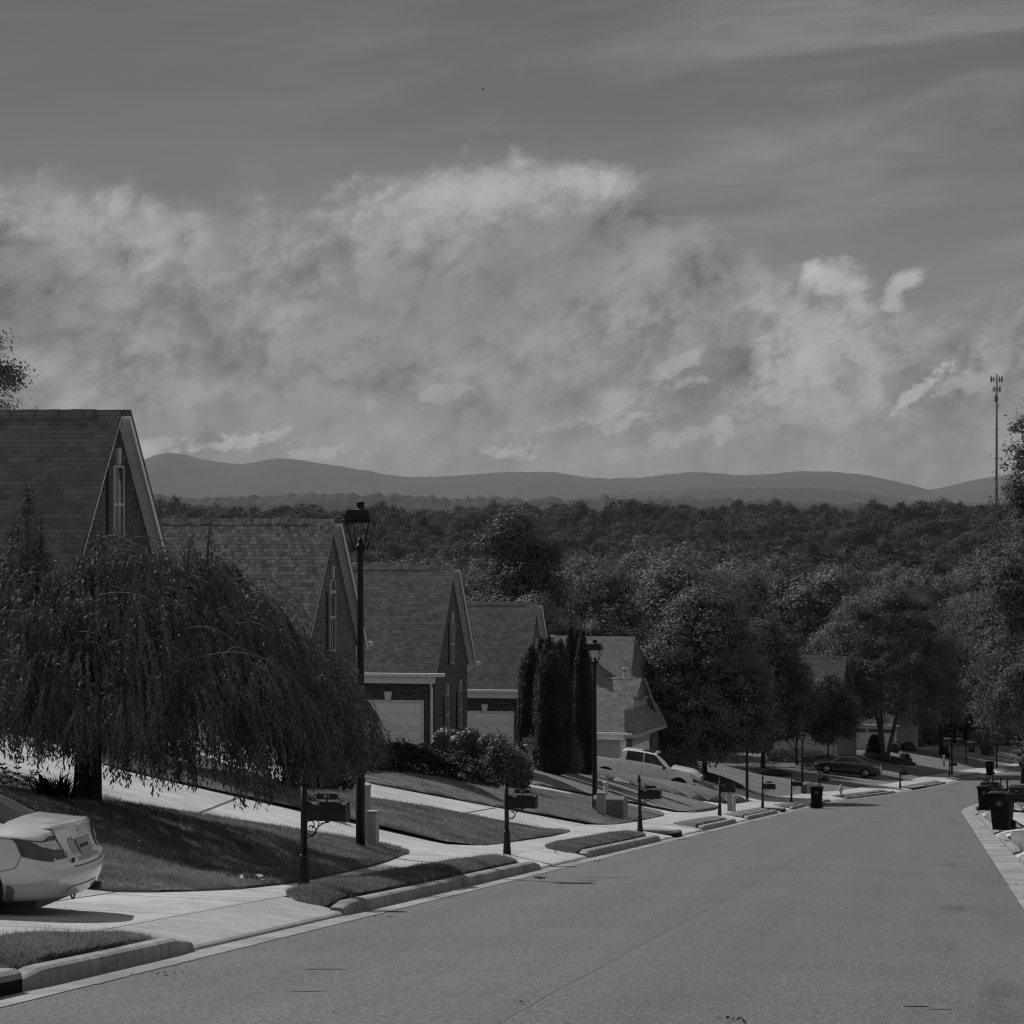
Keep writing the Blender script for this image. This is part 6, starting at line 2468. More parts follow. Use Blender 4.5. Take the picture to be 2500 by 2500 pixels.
def wheel_set(t, cx, w, r, body_w, spokes=7, alloy=True, width=.21):
    for x in cx:
        for s in (-1, 1):
            y = s * (w)
            wh = MB()
            M = Matrix.Rotation(math.pi / 2, 4, 'X')
            hw = width / 2
            wh.lathe([(r * .62, -hw), (r * .93, -hw), (r, -hw * .7), (r, hw * .7), (r * .93, hw), (r * .62, hw)], 28, M=M, c=(x, y - s * hw, r))
            wheel = wh.build('wheel', MAT['rubber'], t)
            rm = MB()
            yo = y + s * .004
            rm.lathe([(r * .60, -.02), (r * .66, -.01), (r * .66, .012), (r * .60, .016), (r * .57, -.03)], 28, M=M, c=(x, yo, r))
            for i in range(spokes):
                a = 2 * math.pi * i / spokes
                c_, s_ = math.cos(a), math.sin(a)
                d = MB()
                bw = .028
                pts = []
                for rr, ww in ((r * .1, bw * 1.2), (r * .6, bw)):
                    for sg in (-1, 1):
                        pts.append((x + c_ * rr - s_ * ww * sg, yo - s * .012, r + s_ * rr + c_ * ww * sg))
                o_ = [(p[0], p[1] - s * .025, p[2]) for p in pts]
                rm.add(pts + o_, [(0, 1, 3, 2), (4, 6, 7, 5), (0, 4, 5, 1), (2, 3, 7, 6), (0, 2, 6, 4), (1, 5, 7, 3)])
            rm.lathe([(.001, .0), (r * .16, -.004), (r * .16, .02)], 16, M=M, c=(x, yo, r))
            rm.build('rim', MAT['alloy'], wheel)
            dk = MB(); dk.lathe([(.001, 0), (r * .6, 0), (r * .6, .01), (.001, .01)], 20, M=M, c=(x, y - s * .07, r)); dk.build('brake_disc', MAT['rubber'], wheel)


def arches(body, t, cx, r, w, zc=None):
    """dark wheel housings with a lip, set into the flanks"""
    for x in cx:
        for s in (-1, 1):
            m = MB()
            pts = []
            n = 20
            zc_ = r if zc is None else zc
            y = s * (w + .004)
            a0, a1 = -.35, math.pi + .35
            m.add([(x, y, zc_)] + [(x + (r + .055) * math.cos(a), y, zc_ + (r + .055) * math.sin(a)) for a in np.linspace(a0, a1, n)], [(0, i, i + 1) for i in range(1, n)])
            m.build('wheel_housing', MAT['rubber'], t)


PAINT = {
    'silver': pmat('silver_car_paint', .62, .28, .02, .8, .5, .25, coat=.8),
    'white': pmat('white_car_paint', .85, .3, .02, .8, .5, 0.0, coat=.8),
    'dark': pmat('dark_car_paint', .022, .22, .04, .8, .5, .2, coat=.9),
}
MAT['alloy'] = pmat('wheel_alloy', .30, .35, .05, 4.0, .5, .8)
MAT['lamp_dark'] = pmat('tail_lamp_lens', .055, .12, .1, 3.0, .6)
MAT['lamp_clear'] = pmat('clear_lamp_lens', .50, .2, .45, 40.0, .6)
MAT['trim_black'] = pmat('black_trim', .015, .5, .1, 5.0)
MAT['seam'] = pmat('panel_gap', .012, .8, .1, 5.0)
MAT['plate'] = pmat('number_plate_paint', .32, .5, .12, 12.0)
MAT['car_glass'] = glass_mat('car_glass', .012, .04)


def place_on_slope(t, x, y, rz, wheel_x, half_w, dz=0.0, fz=None):
    """stand a car (local rear x=0, heading +x turned by rz) on the ground under its wheels"""
    c, s = math.cos(rz), math.sin(rz)
    def g(lx, ly):
        return fz(x + c * lx - s * ly, y + s * lx + c * ly)
    zr_ = (g(wheel_x[0], half_w) + g(wheel_x[0], -half_w)) / 2
    zf_ = (g(wheel_x[1], half_w) + g(wheel_x[1], -half_w)) / 2
    pitch = math.atan2(zf_ - zr_, wheel_x[1] - wheel_x[0])
    roll = 0.0
    t.rotation_euler = (roll, -pitch, rz)
    z0 = zr_ - math.tan(pitch) * wheel_x[0]
    t.location = (x, y, z0 + dz)
    return pitch


# ---- silver coupe, rear towards the street
def coupe():
    t = thing('parked_coupe', 'silver two-door coupe cut by the left edge, rear facing the street', 'car')
    L = 4.43
    B = CarBody(L, dict(
        w=[(0, .70), (.10, .80), (.3, .862), (.8, .875), (2.6, .875), (3.7, .85), (4.2, .76), (4.43, .55)],
        zb=[(0, .24), (.35, .21), (.9, .19), (3.6, .19), (4.2, .20), (4.43, .22)],
        belt=[(0, .86), (.5, .885), (1.3, .90), (2.6, .86), (3.3, .80), (4.1, .66), (4.43, .55)],
        top=[(0, .955), (.35, .985), (.62, 1.0), (1.0, 1.16), (1.55, 1.345), (2.1, 1.395), (2.55, 1.35), (3.0, 1.15), (3.35, .94), (3.9, .83), (4.25, .72), (4.43, .62)],
        wr=[(0, .60), (.5, .64), (1.0, .57), (1.6, .55), (2.2, .56), (2.8, .60), (3.3, .68), (4.0, .62), (4.43, .40)],
        rear=[(.2, .12), (.32, .05), (.46, .0), (.60, .0), (.66, .06), (.80, .13), (.93, .15), (1.0, .10), (1.4, .1)],
        front=[(.2, .10), (.5, .0), (.65, .08), (.9, .2), (1.4, .2)],
        bulge=(.09, .12)))
    mb = MB(); B.shell(mb)
    mb.build('body', PAINT['silver'], t)
    # glass
    g = MB()
    B.patch(g, [(.66, 6.35), (1.42, 6.5), (1.42, 8), (.66, 8)], 1, .006); B.patch(g, [(.66, 6.35), (1.42, 6.5), (1.42, 8), (.66, 8)], -1, .006)
    g.build('rear_window', MAT['car_glass'], t)
    st = MB()
    for i in range(1):
        c = B.P(.80, 6.75, 1, .012); n_ = 18
        ring = []
        for a in np.linspace(0, 2 * math.pi, n_, endpoint=False):
            ring.append(tuple(B.P(.80 + .05 * math.cos(a), 6.75 + .10 * math.sin(a), 1, .0105)))
        st.add(ring + [tuple(c)], [(i_, (i_ + 1) % n_, n_) for i_ in range(n_)])
    st.build('window_sticker', MAT['plate'], t)
    g = MB()
    for sd in (-1, 1):
        B.patch(g, [(2.45, 6.4), (3.2, 5.7), (3.2, 8), (2.45, 8)], sd, .006)
    g.build('windshield', MAT['car_glass'], t)
    for sd in (-1, 1):
        g = MB(); B.patch(g, [(1.12, 5.25), (2.95, 5.2), (2.42, 6.05), (1.45, 6.0)], sd, .006); g.build('side_window', MAT['car_glass'], t)
        # tail lamp wrapping round the corner
        lm = MB()
        XT, XB = np.linspace(.47, .06, 8), np.linspace(.33, .03, 8)
        VT, VB = np.linspace(4.72, 4.66, 8), np.linspace(3.52, 3.30, 8)
        YT, YB = np.linspace(.66, .57, 4), np.linspace(.68, .47, 4)

        def lp(j, f, off):
            """lamp surface: j runs round the corner from the flank to the boot lid, f from top to bottom"""
            if j <= 7:
                return B.P(np.interp(j, range(8), XT) * (1 - f) + np.interp(j, range(8), XB) * f, np.interp(j, range(8), VT) * (1 - f) + np.interp(j, range(8), VB) * f, sd, off)
            if j >= 8:
                y = np.interp(j - 8, range(4), YT) * (1 - f) + np.interp(j - 8, range(4), YB) * f
                return B.rear_pt(sd * y, .885 * (1 - f) + .650 * f, off)
            return lp(7, f, off) * (8 - j) + lp(8, f, off) * (j - 7)
        lm.grid(np.array([[lp(j, f, .008) for j in np.linspace(0, 11, 34)] for f in np.linspace(0, 1, 9)]))
        lamp = lm.build('tail_lamp', MAT['lamp_dark'], t)
        ln = MB()
        A = []
        for g_ in np.linspace(0, 1, 6):
            row = []
            for h_ in np.linspace(0, 1, 22):
                j = (4.4 + 6.0 * h_) * (1 - g_) + (6.2 + 4.5 * h_) * g_
                row.append(lp(j, .17 + .03 * h_ + g_ * (.36 + .06 * h_), .014))
            A.append(row)
        ln.grid(np.array(A)); ln.build('reversing_lens', MAT['lamp_clear'], lamp)
        # panel gaps
        sm = MB()
        B.line(sm, [(.40, 4.6), (1.0, 4.66), (1.6, 4.72)], sd, .003)
        B.line(sm, [(.30, 3.72), (.42, 3.05), (.60, 2.9), (.75, 2.9)], sd, .0035)
        B.line(sm, [(1.75, 1.6), (1.72, 3.5), (1.62, 5.0)], sd, .004)
        B.line(sm, [(3.05, 1.6), (3.08, 3.5), (3.02, 5.0)], sd, .004)
        sm.build('panel_gap', MAT['seam'], t)
        sk = MB(); B.line(sk, [(.62, 2.45), (.3, 2.5), (.1, 2.55)], sd, .010, .0); sk.build('body_crease', PAINT['silver'], t)
        mr = MB(); mr.bevbox(2.72, 2.86, sd * .97 - .09, sd * .97 + .09, .90, 1.02, .03, smooth=True); mr.build('mirror', PAINT['silver'], t)
    # boot lid outline, spoiler, plate recess, lettering
    sm = MB()
    for sd in (-1, 1):
        ptsl = [B.rear_pt(sd * y, z, .003) for y, z in ((.585, .95), (.53, .84), (.47, .70), (.40, .56))]
        sm.tube([tuple(p) for p in ptsl], .0045, 5)
    sm.tube([tuple(B.rear_pt(y, .555, .003)) for y in np.linspace(-.4, .4, 9)], .0055, 5)
    sm.build('boot_gap', MAT['seam'], t)
    sp = MB()
    rows = []

    def deck(xw, y):
        best = 0
        for x in np.linspace(0, .7, 36):
            R = B.ring(x)
            zz = float(np.interp(abs(y), R[5:9, 0][::-1], R[5:9, 1][::-1]))
            if abs(B.warp(x, zz) - xw) < .016:
                best = max(best, zz)
        return best or float(np.interp(abs(y), B.ring(.1)[5:9, 0][::-1], B.ring(.1)[5:9, 1][::-1]))
    for y in np.linspace(-.555, .555, 17):
        e = max(0, 1 - (abs(y) / .555) ** 4)
        x0 = B.rear_pt(y, .94, 0)[0]
        za, zb_ = deck(x0 + .26, y), deck(x0 + .10, y)
        rows.append([(x0 + .27, y, za - .004), (x0 + .10, y, zb_ + .004 + .010 * e), (x0 - .02 * e, y, zb_ + .002 + .022 * e), (x0 - .028 * e, y, zb_ - .012 + .022 * e), (x0 + .02, y, zb_ - .035), (x0 + .10, y, zb_ - .04)])
    sp.grid(np.array(rows)); sp.build('boot_spoiler', PAINT['silver'], t)
    rc = MB()
    B.rpatch(rc, [(-.30, .61), (.30, .61), (.32, .82), (-.32, .82)], .004); rc.build('plate_recess', pmat('recess_paint', .36, .4, .03, 2.0, .5, .3), t)
    pl = MB(); B.rpatch(pl, [(-.155, .645), (.155, .645), (.155, .80), (-.155, .80)], .016); plate = pl.build('license_plate', MAT['plate'], t)
    ld = MB(); B.rpatch(ld, [(-.27, .82), (.27, .82), (.27, .838), (-.27, .838)], .03); ld.build('plate_lip', PAINT['silver'], t)
    def rtext(body, size, y, z, name, mat, off=.012):
        p = B.rear_pt(y, z, off)
        return text_obj(body, size, t, tuple(p), (math.pi / 2, 0, -math.pi / 2), name, mat)
    rtext('RJB4970', .068, 0, .722, 'plate_number', MAT['trim_black'], .020)
    rtext('CIVIC', .050, .46, .69, 'model_badge', MAT['chrome'])
    r = MB(); p = B.rear_pt(0, .885, .01)
    r.tube([(p[0], -.035, .905), (p[0] - .004, -.022, .87)], .007, 5); r.tube([(p[0], .035, .905), (p[0] - .004, .022, .87)], .007, 5); r.tube([(p[0], -.022, .887), (p[0], .022, .887)], .007, 5)
    r.build('maker_emblem', MAT['chrome'], t)
    d = MB(); p = B.rear_pt(.43, .625, .012)
    d.tube([(p[0], .475, .645), (p[0], .455, .60)], .007, 5); d.tube([(p[0], .40, .645), (p[0], .415, .60)], .007, 5); d.tube([(p[0], .455, .625), (p[0], .415, .625)], .006, 5); d.bevbox(p[0] - .004, p[0] + .006, .42, .45, .628, .65, .002)
    d.build('boot_decal', MAT['trim_black'], t)
    # lower bumper lip, exhaust, tow eye
    lb = MB(); B.rpatch(lb, [(-.52, .255), (.52, .255), (.42, .345), (-.42, .345)], .012); lb.build('bumper_lip', PAINT['silver'], t)
    ex = MB(); ex.tube([(.30, -.50, .235), (-.03, -.50, .235)], .045, 12); ex.build('exhaust_pipe', MAT['trim_black'], t)
    ey = MB(); ey.tube([(.08, .05 + .05 * math.cos(a), .215 - .045 * max(0, math.sin(a))) for a in np.linspace(0, math.pi, 9)], .010, 6); ey.build('tow_eye', MAT['trim_black'], t)
    fl = MB()
    for sd in (-1, 1):
        B.patch(fl, [(.47, 1.2), (.56, 1.2), (.50, 2.5), (.42, 2.3)], sd, .012)
    fl.build('mud_guard', MAT['pedestal_dark'], t)
    un = MB(); un.box(.25, L - .3, -.7, .7, .14, .24); un.build('underbody', MAT['trim_black'], t)
    lf = MB(); B.rpatch(lf, [(-.62, .52), (.62, .52), (.55, .62), (-.55, .62)], .01, front=True); lf.build('front_lamp_strip', MAT['lamp_clear'], t)
    arches(B, t, (.90, 3.55), .31, .868)
    wheel_set(t, (.90, 3.55), .862, .31, .87, 7)
    p = place_on_slope(t, -8.78, 27.45, math.pi - rad(1.5), (.9, 3.55), .72, .0, lambda x, y: float(zt(x, y)))
    return t


coupe()


# ---- white pickup, nose towards the street
def pickup():
    t = thing('pickup_truck', 'white crew-cab pickup truck parked nose to the street', 'truck')
    L = 5.88
    B = CarBody(L, dict(
        w=[(0, .97), (.2, 1.0), (1.0, 1.02), (4.6, 1.02), (5.4, .99), (5.75, .90), (5.88, .78)],
        zb=[(0, .52), (.5, .50), (1.5, .42), (4.5, .42), (5.4, .36), (5.88, .34)],
        belt=[(0, 1.30), (1.7, 1.31), (1.78, 1.31), (3.9, 1.29), (4.3, 1.27), (5.4, 1.22), (5.88, 1.06)],
        top=[(0, 1.36), (1.66, 1.37), (1.72, 1.40), (1.80, 1.84), (2.0, 1.90), (2.8, 1.915), (3.5, 1.87), (3.95, 1.66), (4.38, 1.36), (4.6, 1.355), (5.2, 1.33), (5.62, 1.28), (5.80, 1.20), (5.88, 1.12)],
        wr=[(0, .95), (1.66, .95), (1.74, .93), (1.82, .76), (2.1, .74), (3.4, .74), (4.0, .80), (4.4, .90), (5.4, .84), (5.88, .62)],
        rear=[(.3, .1), (.6, .0), (1.4, .0), (2.0, .0)],
        front=[(.3, .10), (.45, .02), (.62, .0), (.95, .02), (1.1, .06), (1.25, .14), (2, .3)],
        bulge=(.02, .10)))
    mb = MB(); B.shell(mb, 90); mb.build('body', PAINT['white'], t)
    bd = MB(); bd.box(.12, 1.68, -.86, .86, 1.372, 1.378); bd.build('cargo_bed', MAT['trim_black'], t)
    for sd in (-1, 1):
        for (a, b, c, d, nm) in (((2.02, 5.20), (2.90, 5.2), (2.88, 6.08), (2.05, 6.08), 'rear'), ((2.95, 5.2), (4.12, 5.2), (3.42, 6.06), (2.93, 6.08), 'front')):
            g = MB(); B.patch(g, [a, b, c, d], sd, .006, 14, 7); g.build('side_window', MAT['car_glass'], t)
        sm = MB()
        for x in (1.74, 2.92, 4.22):
            B.line(sm, [(x, 1.7), (x, 3.5), (x, 5.0)], sd, .006)
        B.line(sm, [(1.74, 5.0), (1.80, 6.0)], sd, .008)
        sm.build('panel_gap', MAT['seam'], t)
        for x in (2.12, 3.12):
            h = MB(); p0, p1 = B.P(x, 4.45, sd, .02), B.P(x + .22, 4.43, sd, .02)
            h.tube([tuple(p0), tuple(p1)], .018, 8); h.build('door_handle', MAT['chrome'], t)
        m_ = MB(); p = B.P(4.02, 5.0, sd, .0)
        y0, y1 = sorted((p[1] + sd * .03, p[1] + sd * .27))
        m_.bevbox(p[0] - .06, p[0] + .08, y0, y1, 1.22, 1.44, .03, smooth=True)
        m_.build('mirror', MAT['trim_black'], t)
        mc = MB(); y0, y1 = sorted((p[1] + sd * .05, p[1] + sd * .275)); mc.bevbox(p[0] + .0, p[0] + .095, y0, y1, 1.36, 1.455, .03, smooth=True); mc.build('mirror_cap', PAINT['white'], t)
        fl = MB(); 
        A = []
        R0, R1 = .50, .58
        for r_, yo in ((R1, .985), (R1 - .02, 1.045), (R0, 1.05), (R0 - .02, 1.0)):
            A.append([(4.84 + r_ * math.cos(a), sd * yo, .44 + r_ * math.sin(a)) for a in np.linspace(-.1, math.pi + .1, 24)])
        fl.grid(np.array(A)); fl.build('fender_flare', PAINT['white'], t)
        bg = MB(); B.line(bg, [(4.34, 4.55), (4.62, 4.52)], sd, .014, .006); bg.build('side_badge', MAT['trim_black'], t)
        hl = MB()
        a = [B.P(x, 4.25, sd, .010) for x in np.linspace(5.32, 5.85, 8)] + [B.front_pt(sd * y, 1.03, .010) for y in (.72, .6, .5)]
        b = [B.P(x, 3.55, sd, .010) for x in np.linspace(5.45, 5.85, 8)] + [B.front_pt(sd * y, .90, .010) for y in (.72, .6, .5)]
        hl.grid(np.array([a, b])); hl.build('headlight', MAT['lamp_clear'], t)
        hd = MB()
        a = [B.P(x, 3.5, sd, .012) for x in np.linspace(5.52, 5.86, 6)] + [B.front_pt(sd * y, .87, .012) for y in (.72, .6)]
        b = [B.P(x, 2.3, sd, .012) for x in np.linspace(5.62, 5.86, 6)] + [B.front_pt(sd * y, .66, .012) for y in (.72, .6)]
        hd.grid(np.array([a, b])); hd.build('fog_recess', MAT['trim_black'], t)
    g = MB()
    for sd in (-1, 1):
        B.patch(g, [(3.50, 6.5), (4.36, 6.15), (4.36, 8), (3.50, 8)], sd, .006)
    g.build('windshield', MAT['car_glass'], t)
    gr = MB(); B.rpatch(gr, [(-.66, .62), (.66, .62), (.66, 1.06), (-.66, 1.06)], .012, front=True); grille = gr.build('grille', MAT['trim_black'], t)
    for z in (.70, .80, .90, 1.0):
        b = MB(); b.tube([tuple(B.front_pt(y, z, .025)) for y in np.linspace(-.76, .76, 13)], .022, 6); b.build('grille_bar', MAT['chrome'], grille)
    bp = MB()
    A = []
    for z, o_ in ((.36, .0), (.40, .06), (.54, .07), (.60, .02)):
        A.append([tuple(B.front_pt(y, z, o_)) for y in np.linspace(-.92, .92, 15)])
    bp.grid(np.array(A)); bp.build('front_bumper', PAINT['white'], t)
    sr = MB(); sr.bevbox(2.75, 3.35, -.42, .42, 1.895, 1.918, .01); sr.build('sunroof', MAT['car_glass'], t)
    an = MB(); an.bevbox(3.42, 3.62, -.06, .06, 1.88, 1.98, .03); an.build('roof_fin', PAINT['white'], t)
    un = MB(); un.box(.3, L - .4, -.85, .85, .30, .5); un.build('underbody', MAT['trim_black'], t)
    tl = MB()
    for sd in (-1, 1):
        B.rpatch(tl, [(sd * .80, .85), (sd * .95, .85), (sd * .95, 1.25), (sd * .80, 1.25)], .01)
    tl.build('tail_lamp', MAT['lamp_dark'], t)
    arches(B, t, (1.10, 4.84), .43, 1.024, .43)
    wheel_set(t, (1.10, 4.84), 1.02, .40, 1.0, 6, width=.27)
    X, Y = at(1705, 48.5)
    x0 = X - L * math.cos(rad(2))
    p = place_on_slope(t, x0, Y + .9, rad(0), (1.1, 4.84), .85, -.05, lambda x, y: float(zt(x, y)))
    print('pickup pitch', math.degrees(p), 'front X', X, 'Y', Y, [P2(x0 + L, Y, t.location[2] - math.tan(p) * L * -1)])
    return t


pickup()


# ---- sedan shell shared by the dark sedan and the white car at the right edge
def sedan(name, lab, paint, x, y, rz, parts=True, dz=0.0, spokes=10):
    t = thing(name, lab, 'car')
    L = 4.92
    B = CarBody(L, dict(
        w=[(0, .74), (.12, .84), (.4, .90), (1.0, .915), (3.6, .915), (4.4, .87), (4.8, .74), (4.92, .58)],
        zb=[(0, .27), (.4, .22), (1.0, .19), (4.2, .19), (4.92, .22)],
        belt=[(0, .92), (.6, .95), (1.6, .96), (3.0, .92), (3.8, .85), (4.6, .70), (4.92, .58)],
        top=[(0, 1.03), (.25, 1.06), (.62, 1.08), (1.15, 1.25), (1.75, 1.41), (2.4, 1.445), (2.9, 1.40), (3.4, 1.17), (3.75, .98), (4.3, .88), (4.7, .76), (4.92, .64)],
        wr=[(0, .64), (.6, .68), (1.1, .60), (1.8, .57), (2.5, .58), (3.1, .63), (3.7, .74), (4.4, .68), (4.92, .42)],
        rear=[(.2, .12), (.4, .02), (.6, .0), (.8, .05), (1.0, .08), (1.4, .1)],
        front=[(.2, .10), (.5, .0), (.7, .1), (1.0, .25), (1.4, .2)],
        bulge=(.10, .14)))
    mb = MB(); B.shell(mb); mb.build('body', PAINT[paint], t)
    for sd in (-1, 1):
        g = MB()
        B.patch(g, [(1.28, 5.2), (3.55, 5.2), (2.78, 6.02), (1.75, 6.02)], sd, .006, 14, 7)
        g.build('side_window', MAT['car_glass'], t)
        ch = MB(); B.line(ch, [(3.62, 5.12), (2.80, 6.12), (1.9, 6.14), (1.55, 5.9), (1.14, 5.3), (1.25, 5.08), (3.62, 5.08)], sd, .012, .008); ch.build('window_trim', MAT['chrome'], t)
        sm = MB()
        for xx in (2.38, 3.45):
            B.line(sm, [(xx, 1.7), (xx, 3.5), (xx, 5.0)], sd, .005)
        sm.build('panel_gap', MAT['seam'], t)
        lm = MB()
        a = [B.P(xx, 4.5, sd, .008) for xx in np.linspace(.55, .04, 7)] + [B.rear_pt(sd * yy, .90, .008) for yy in (.68, .55, .42)]
        b = [B.P(xx, 3.9, sd, .008) for xx in np.linspace(.40, .04, 7)] + [B.rear_pt(sd * yy, .78, .008) for yy in (.68, .55, .42)]
        lm.grid(np.array([a, b])); lm.build('tail_lamp', MAT['lamp_clear'], t)
        for xx in (2.1, 3.2):
            h = MB(); p0, p1 = B.P(xx, 4.4, sd, .016), B.P(xx - .2, 4.4, sd, .016); h.tube([tuple(p0), tuple(p1)], .014, 8); h.build('door_handle', MAT['chrome'] if paint == 'dark' else PAINT[paint], t)
        m_ = MB(); p = B.P(3.3, 5.0, sd, 0); y0, y1 = sorted((p[1] + sd * .02, p[1] + sd * .2)); m_.bevbox(p[0] - .06, p[0] + .08, y0, y1, .95, 1.08, .03, smooth=True); m_.build('mirror', PAINT[paint], t)
    for a, b, nm in (((.64, 6.4), (1.55, 6.5), 'rear_window'), ((2.82, 6.45), (3.72, 6.1), 'windshield')):
        g = MB()
        for sd in (-1, 1):
            B.patch(g, [a, b, (b[0], 8), (a[0], 8)], sd, .006)
        g.build(nm, MAT['car_glass'], t)
    un = MB(); un.box(.25, L - .3, -.75, .75, .14, .26); un.build('underbody', MAT['trim_black'], t)
    pl = MB(); B.rpatch(pl, [(-.155, .56), (.155, .56), (.155, .70), (-.155, .70)], .012); pl.build('license_plate', MAT['plate'], t)
    arches(B, t, (1.05, 3.88), .335, .918)
    wheel_set(t, (1.05, 3.88), .912, .335, .9, spokes)
    place_on_slope(t, x, y, rz, (1.05, 3.88), .8, dz, lambda a_, b_: float(zt(a_, b_)))
    return t


X1, Y1 = at(2148, 33.5)
print('sedan', X1, Y1, shift(Y1) - X1, 'ground px', P2(X1, Y1, float(zt(X1 - 1, Y1))))
sedan('parked_sedan', 'dark four-door sedan on the driveway beside the birch, rear to the street', 'dark', X1, Y1 + .9, math.pi - rad(2))
X1, Y1 = at(2481, 60.0)
sedan('parked_sedan', 'white car cut off by the right edge, behind the right-hand bins', 'white', X1 + 4.9, Y1 + 1.0, math.pi, dz=.0)

# ------------------------------------------------------------------ the far wood: one mass of crowns on geometry nodes
def far_wood():
    rng = np.random.default_rng(123)
    protos = bpy.data.collections.new('wood_crowns')
    for i in range(6):
        r = np.random.default_rng(200 + i)
        lobes = [(0, 0, 5.2, 3.6, 3.6, 3.6)]
        for j in range(9):
            a = r.uniform(0, 6.28); u = r.uniform(.2, .95)
            lobes.append((3.0 * math.cos(a) * math.sin(u * 2.4 + .4), 3.0 * math.sin(a) * math.sin(u * 2.4 + .4), 2.5 + 6.5 * u, r.uniform(1.1, 2.0), r.uniform(1.1, 2.0), r.uniform(1.0, 1.6)))
        p, nrm = crown_pts(r, lobes, 230, 13, .7, .8, .16)
        v, q = leaf_quads(p, nrm, .30 * r.uniform(.6, 1.3, len(p)), .6, r)
        # dark inner bulk so that the mass is not see-through
        o = np_mesh('wood_crown', v, q, MAT['wood'], link=False)
        protos.objects.link(o)
    pts = []
    bands = [(265, 430, 7.0), (430, 700, 7.6), (700, 1100, 9.0), (1100, 1700, 11.5), (1700, 2500, 16.0)]
    for (t0, t1, sp) in bands:
        area = (t1 ** 2 - t0 ** 2) / 2 * (2900 / F)
        n = int(area / sp ** 2)
        tt = np.sqrt(rng.uniform(t0 ** 2, t1 ** 2, n))
        px = rng.uniform(-150, 2750, n)
        c, s = math.cos(PHI), math.sin(PHI)
        a = (px - CX) / F
        X = tt * (-s + a * c); Y = tt * (c + a * s)
        z = zt(X, np.minimum(Y, 12000))
        L = shift(Y) - X
        keep = ~((Y < 335) & (L > -22) & (L < 40))
        keep &= ~((tt < 440) & (px > 820) & (px < 2640) & (rng.uniform(size=n) < .25))
        # canopy height above the ground, undulating like the real wood
        base = 1.05 + .25 * np.sin(X * .021 + Y * .013) + .2 * np.sin(X * .05 - Y * .031 + 2)
        sc = base * rng.uniform(.75, 1.25, n) * np.interp(tt, [265, 700, 1200, 2500], [1.25, 1.3, 1.5, 2.0])
        pts.append(np.stack([X, Y, z, sc, rng.uniform(0, 6.28, n), rng.integers(0, 6, n)], 1)[keep])
    P_ = np.concatenate(pts)
    print('far wood crowns', len(P_))
    me = bpy.data.meshes.new('forest')
    me.vertices.add(len(P_)); me.vertices.foreach_set('co', P_[:, :3].astype(np.float32).ravel())
    for nm, col, typ in (('sc', 3, 'FLOAT'), ('rz', 4, 'FLOAT')):
        at_ = me.attributes.new(nm, typ, 'POINT'); at_.data.foreach_set('value', P_[:, col].astype(np.float32))
    at_ = me.attributes.new('idx', 'INT', 'POINT'); at_.data.foreach_set('value', P_[:, 5].astype(np.int32))
    me.materials.append(MAT['wood'])
    o = bpy.data.objects.new('forest', me); COL.objects.link(o)
    ng = bpy.data.node_groups.new('forest_crowns', 'GeometryNodeTree')
    ng.interface.new_socket('Geometry', in_out='INPUT', socket_type='NodeSocketGeometry')
    ng.interface.new_socket('Geometry', in_out='OUTPUT', socket_type='NodeSocketGeometry')
    nd = ng.nodes
    gi, go = nd.new('NodeGroupInput'), nd.new('NodeGroupOutput')
    ci = nd.new('GeometryNodeCollectionInfo'); ci.inputs[0].default_value = protos
    ci.inputs['Separate Children'].default_value = True; ci.inputs['Reset Children'].default_value = True
    ip = nd.new('GeometryNodeInstanceOnPoints'); ip.inputs['Pick Instance'].default_value = True
    def na(name, typ):
        n_ = nd.new('GeometryNodeInputNamedAttribute'); n_.data_type = typ; n_.inputs[0].default_value = name; return n_
    a_s, a_r, a_i = na('sc', 'FLOAT'), na('rz', 'FLOAT'), na('idx', 'INT')
    cx = nd.new('ShaderNodeCombineXYZ')
    lk = ng.links.new
    def osock(n_):
        return [s_ for s_ in n_.outputs if s_.enabled and s_.name == 'Attribute'][0]
    lk(gi.outputs[0], ip.inputs['Points']); lk(ci.outputs[0], ip.inputs['Instance'])
    lk(osock(a_i), ip.inputs['Instance Index']); lk(osock(a_s), ip.inputs['Scale'])
    lk(osock(a_r), cx.inputs[2]); lk(cx.outputs[0], ip.inputs['Rotation'])
    lk(ip.outputs[0], go.inputs[0])
    md = o.modifiers.new('forest_crowns', 'NODES'); md.node_group = ng
    o['kind'] = 'stuff'; o['label'] = 'distant wood covering the valley below the mountains'; o['category'] = 'wood'
    return o


far_wood()

# ------------------------------------------------------------------ wooded ridges and mountains
MAT['ridge'] = pmat('ridge_woodland', .045, .95, .35, .02, .1)


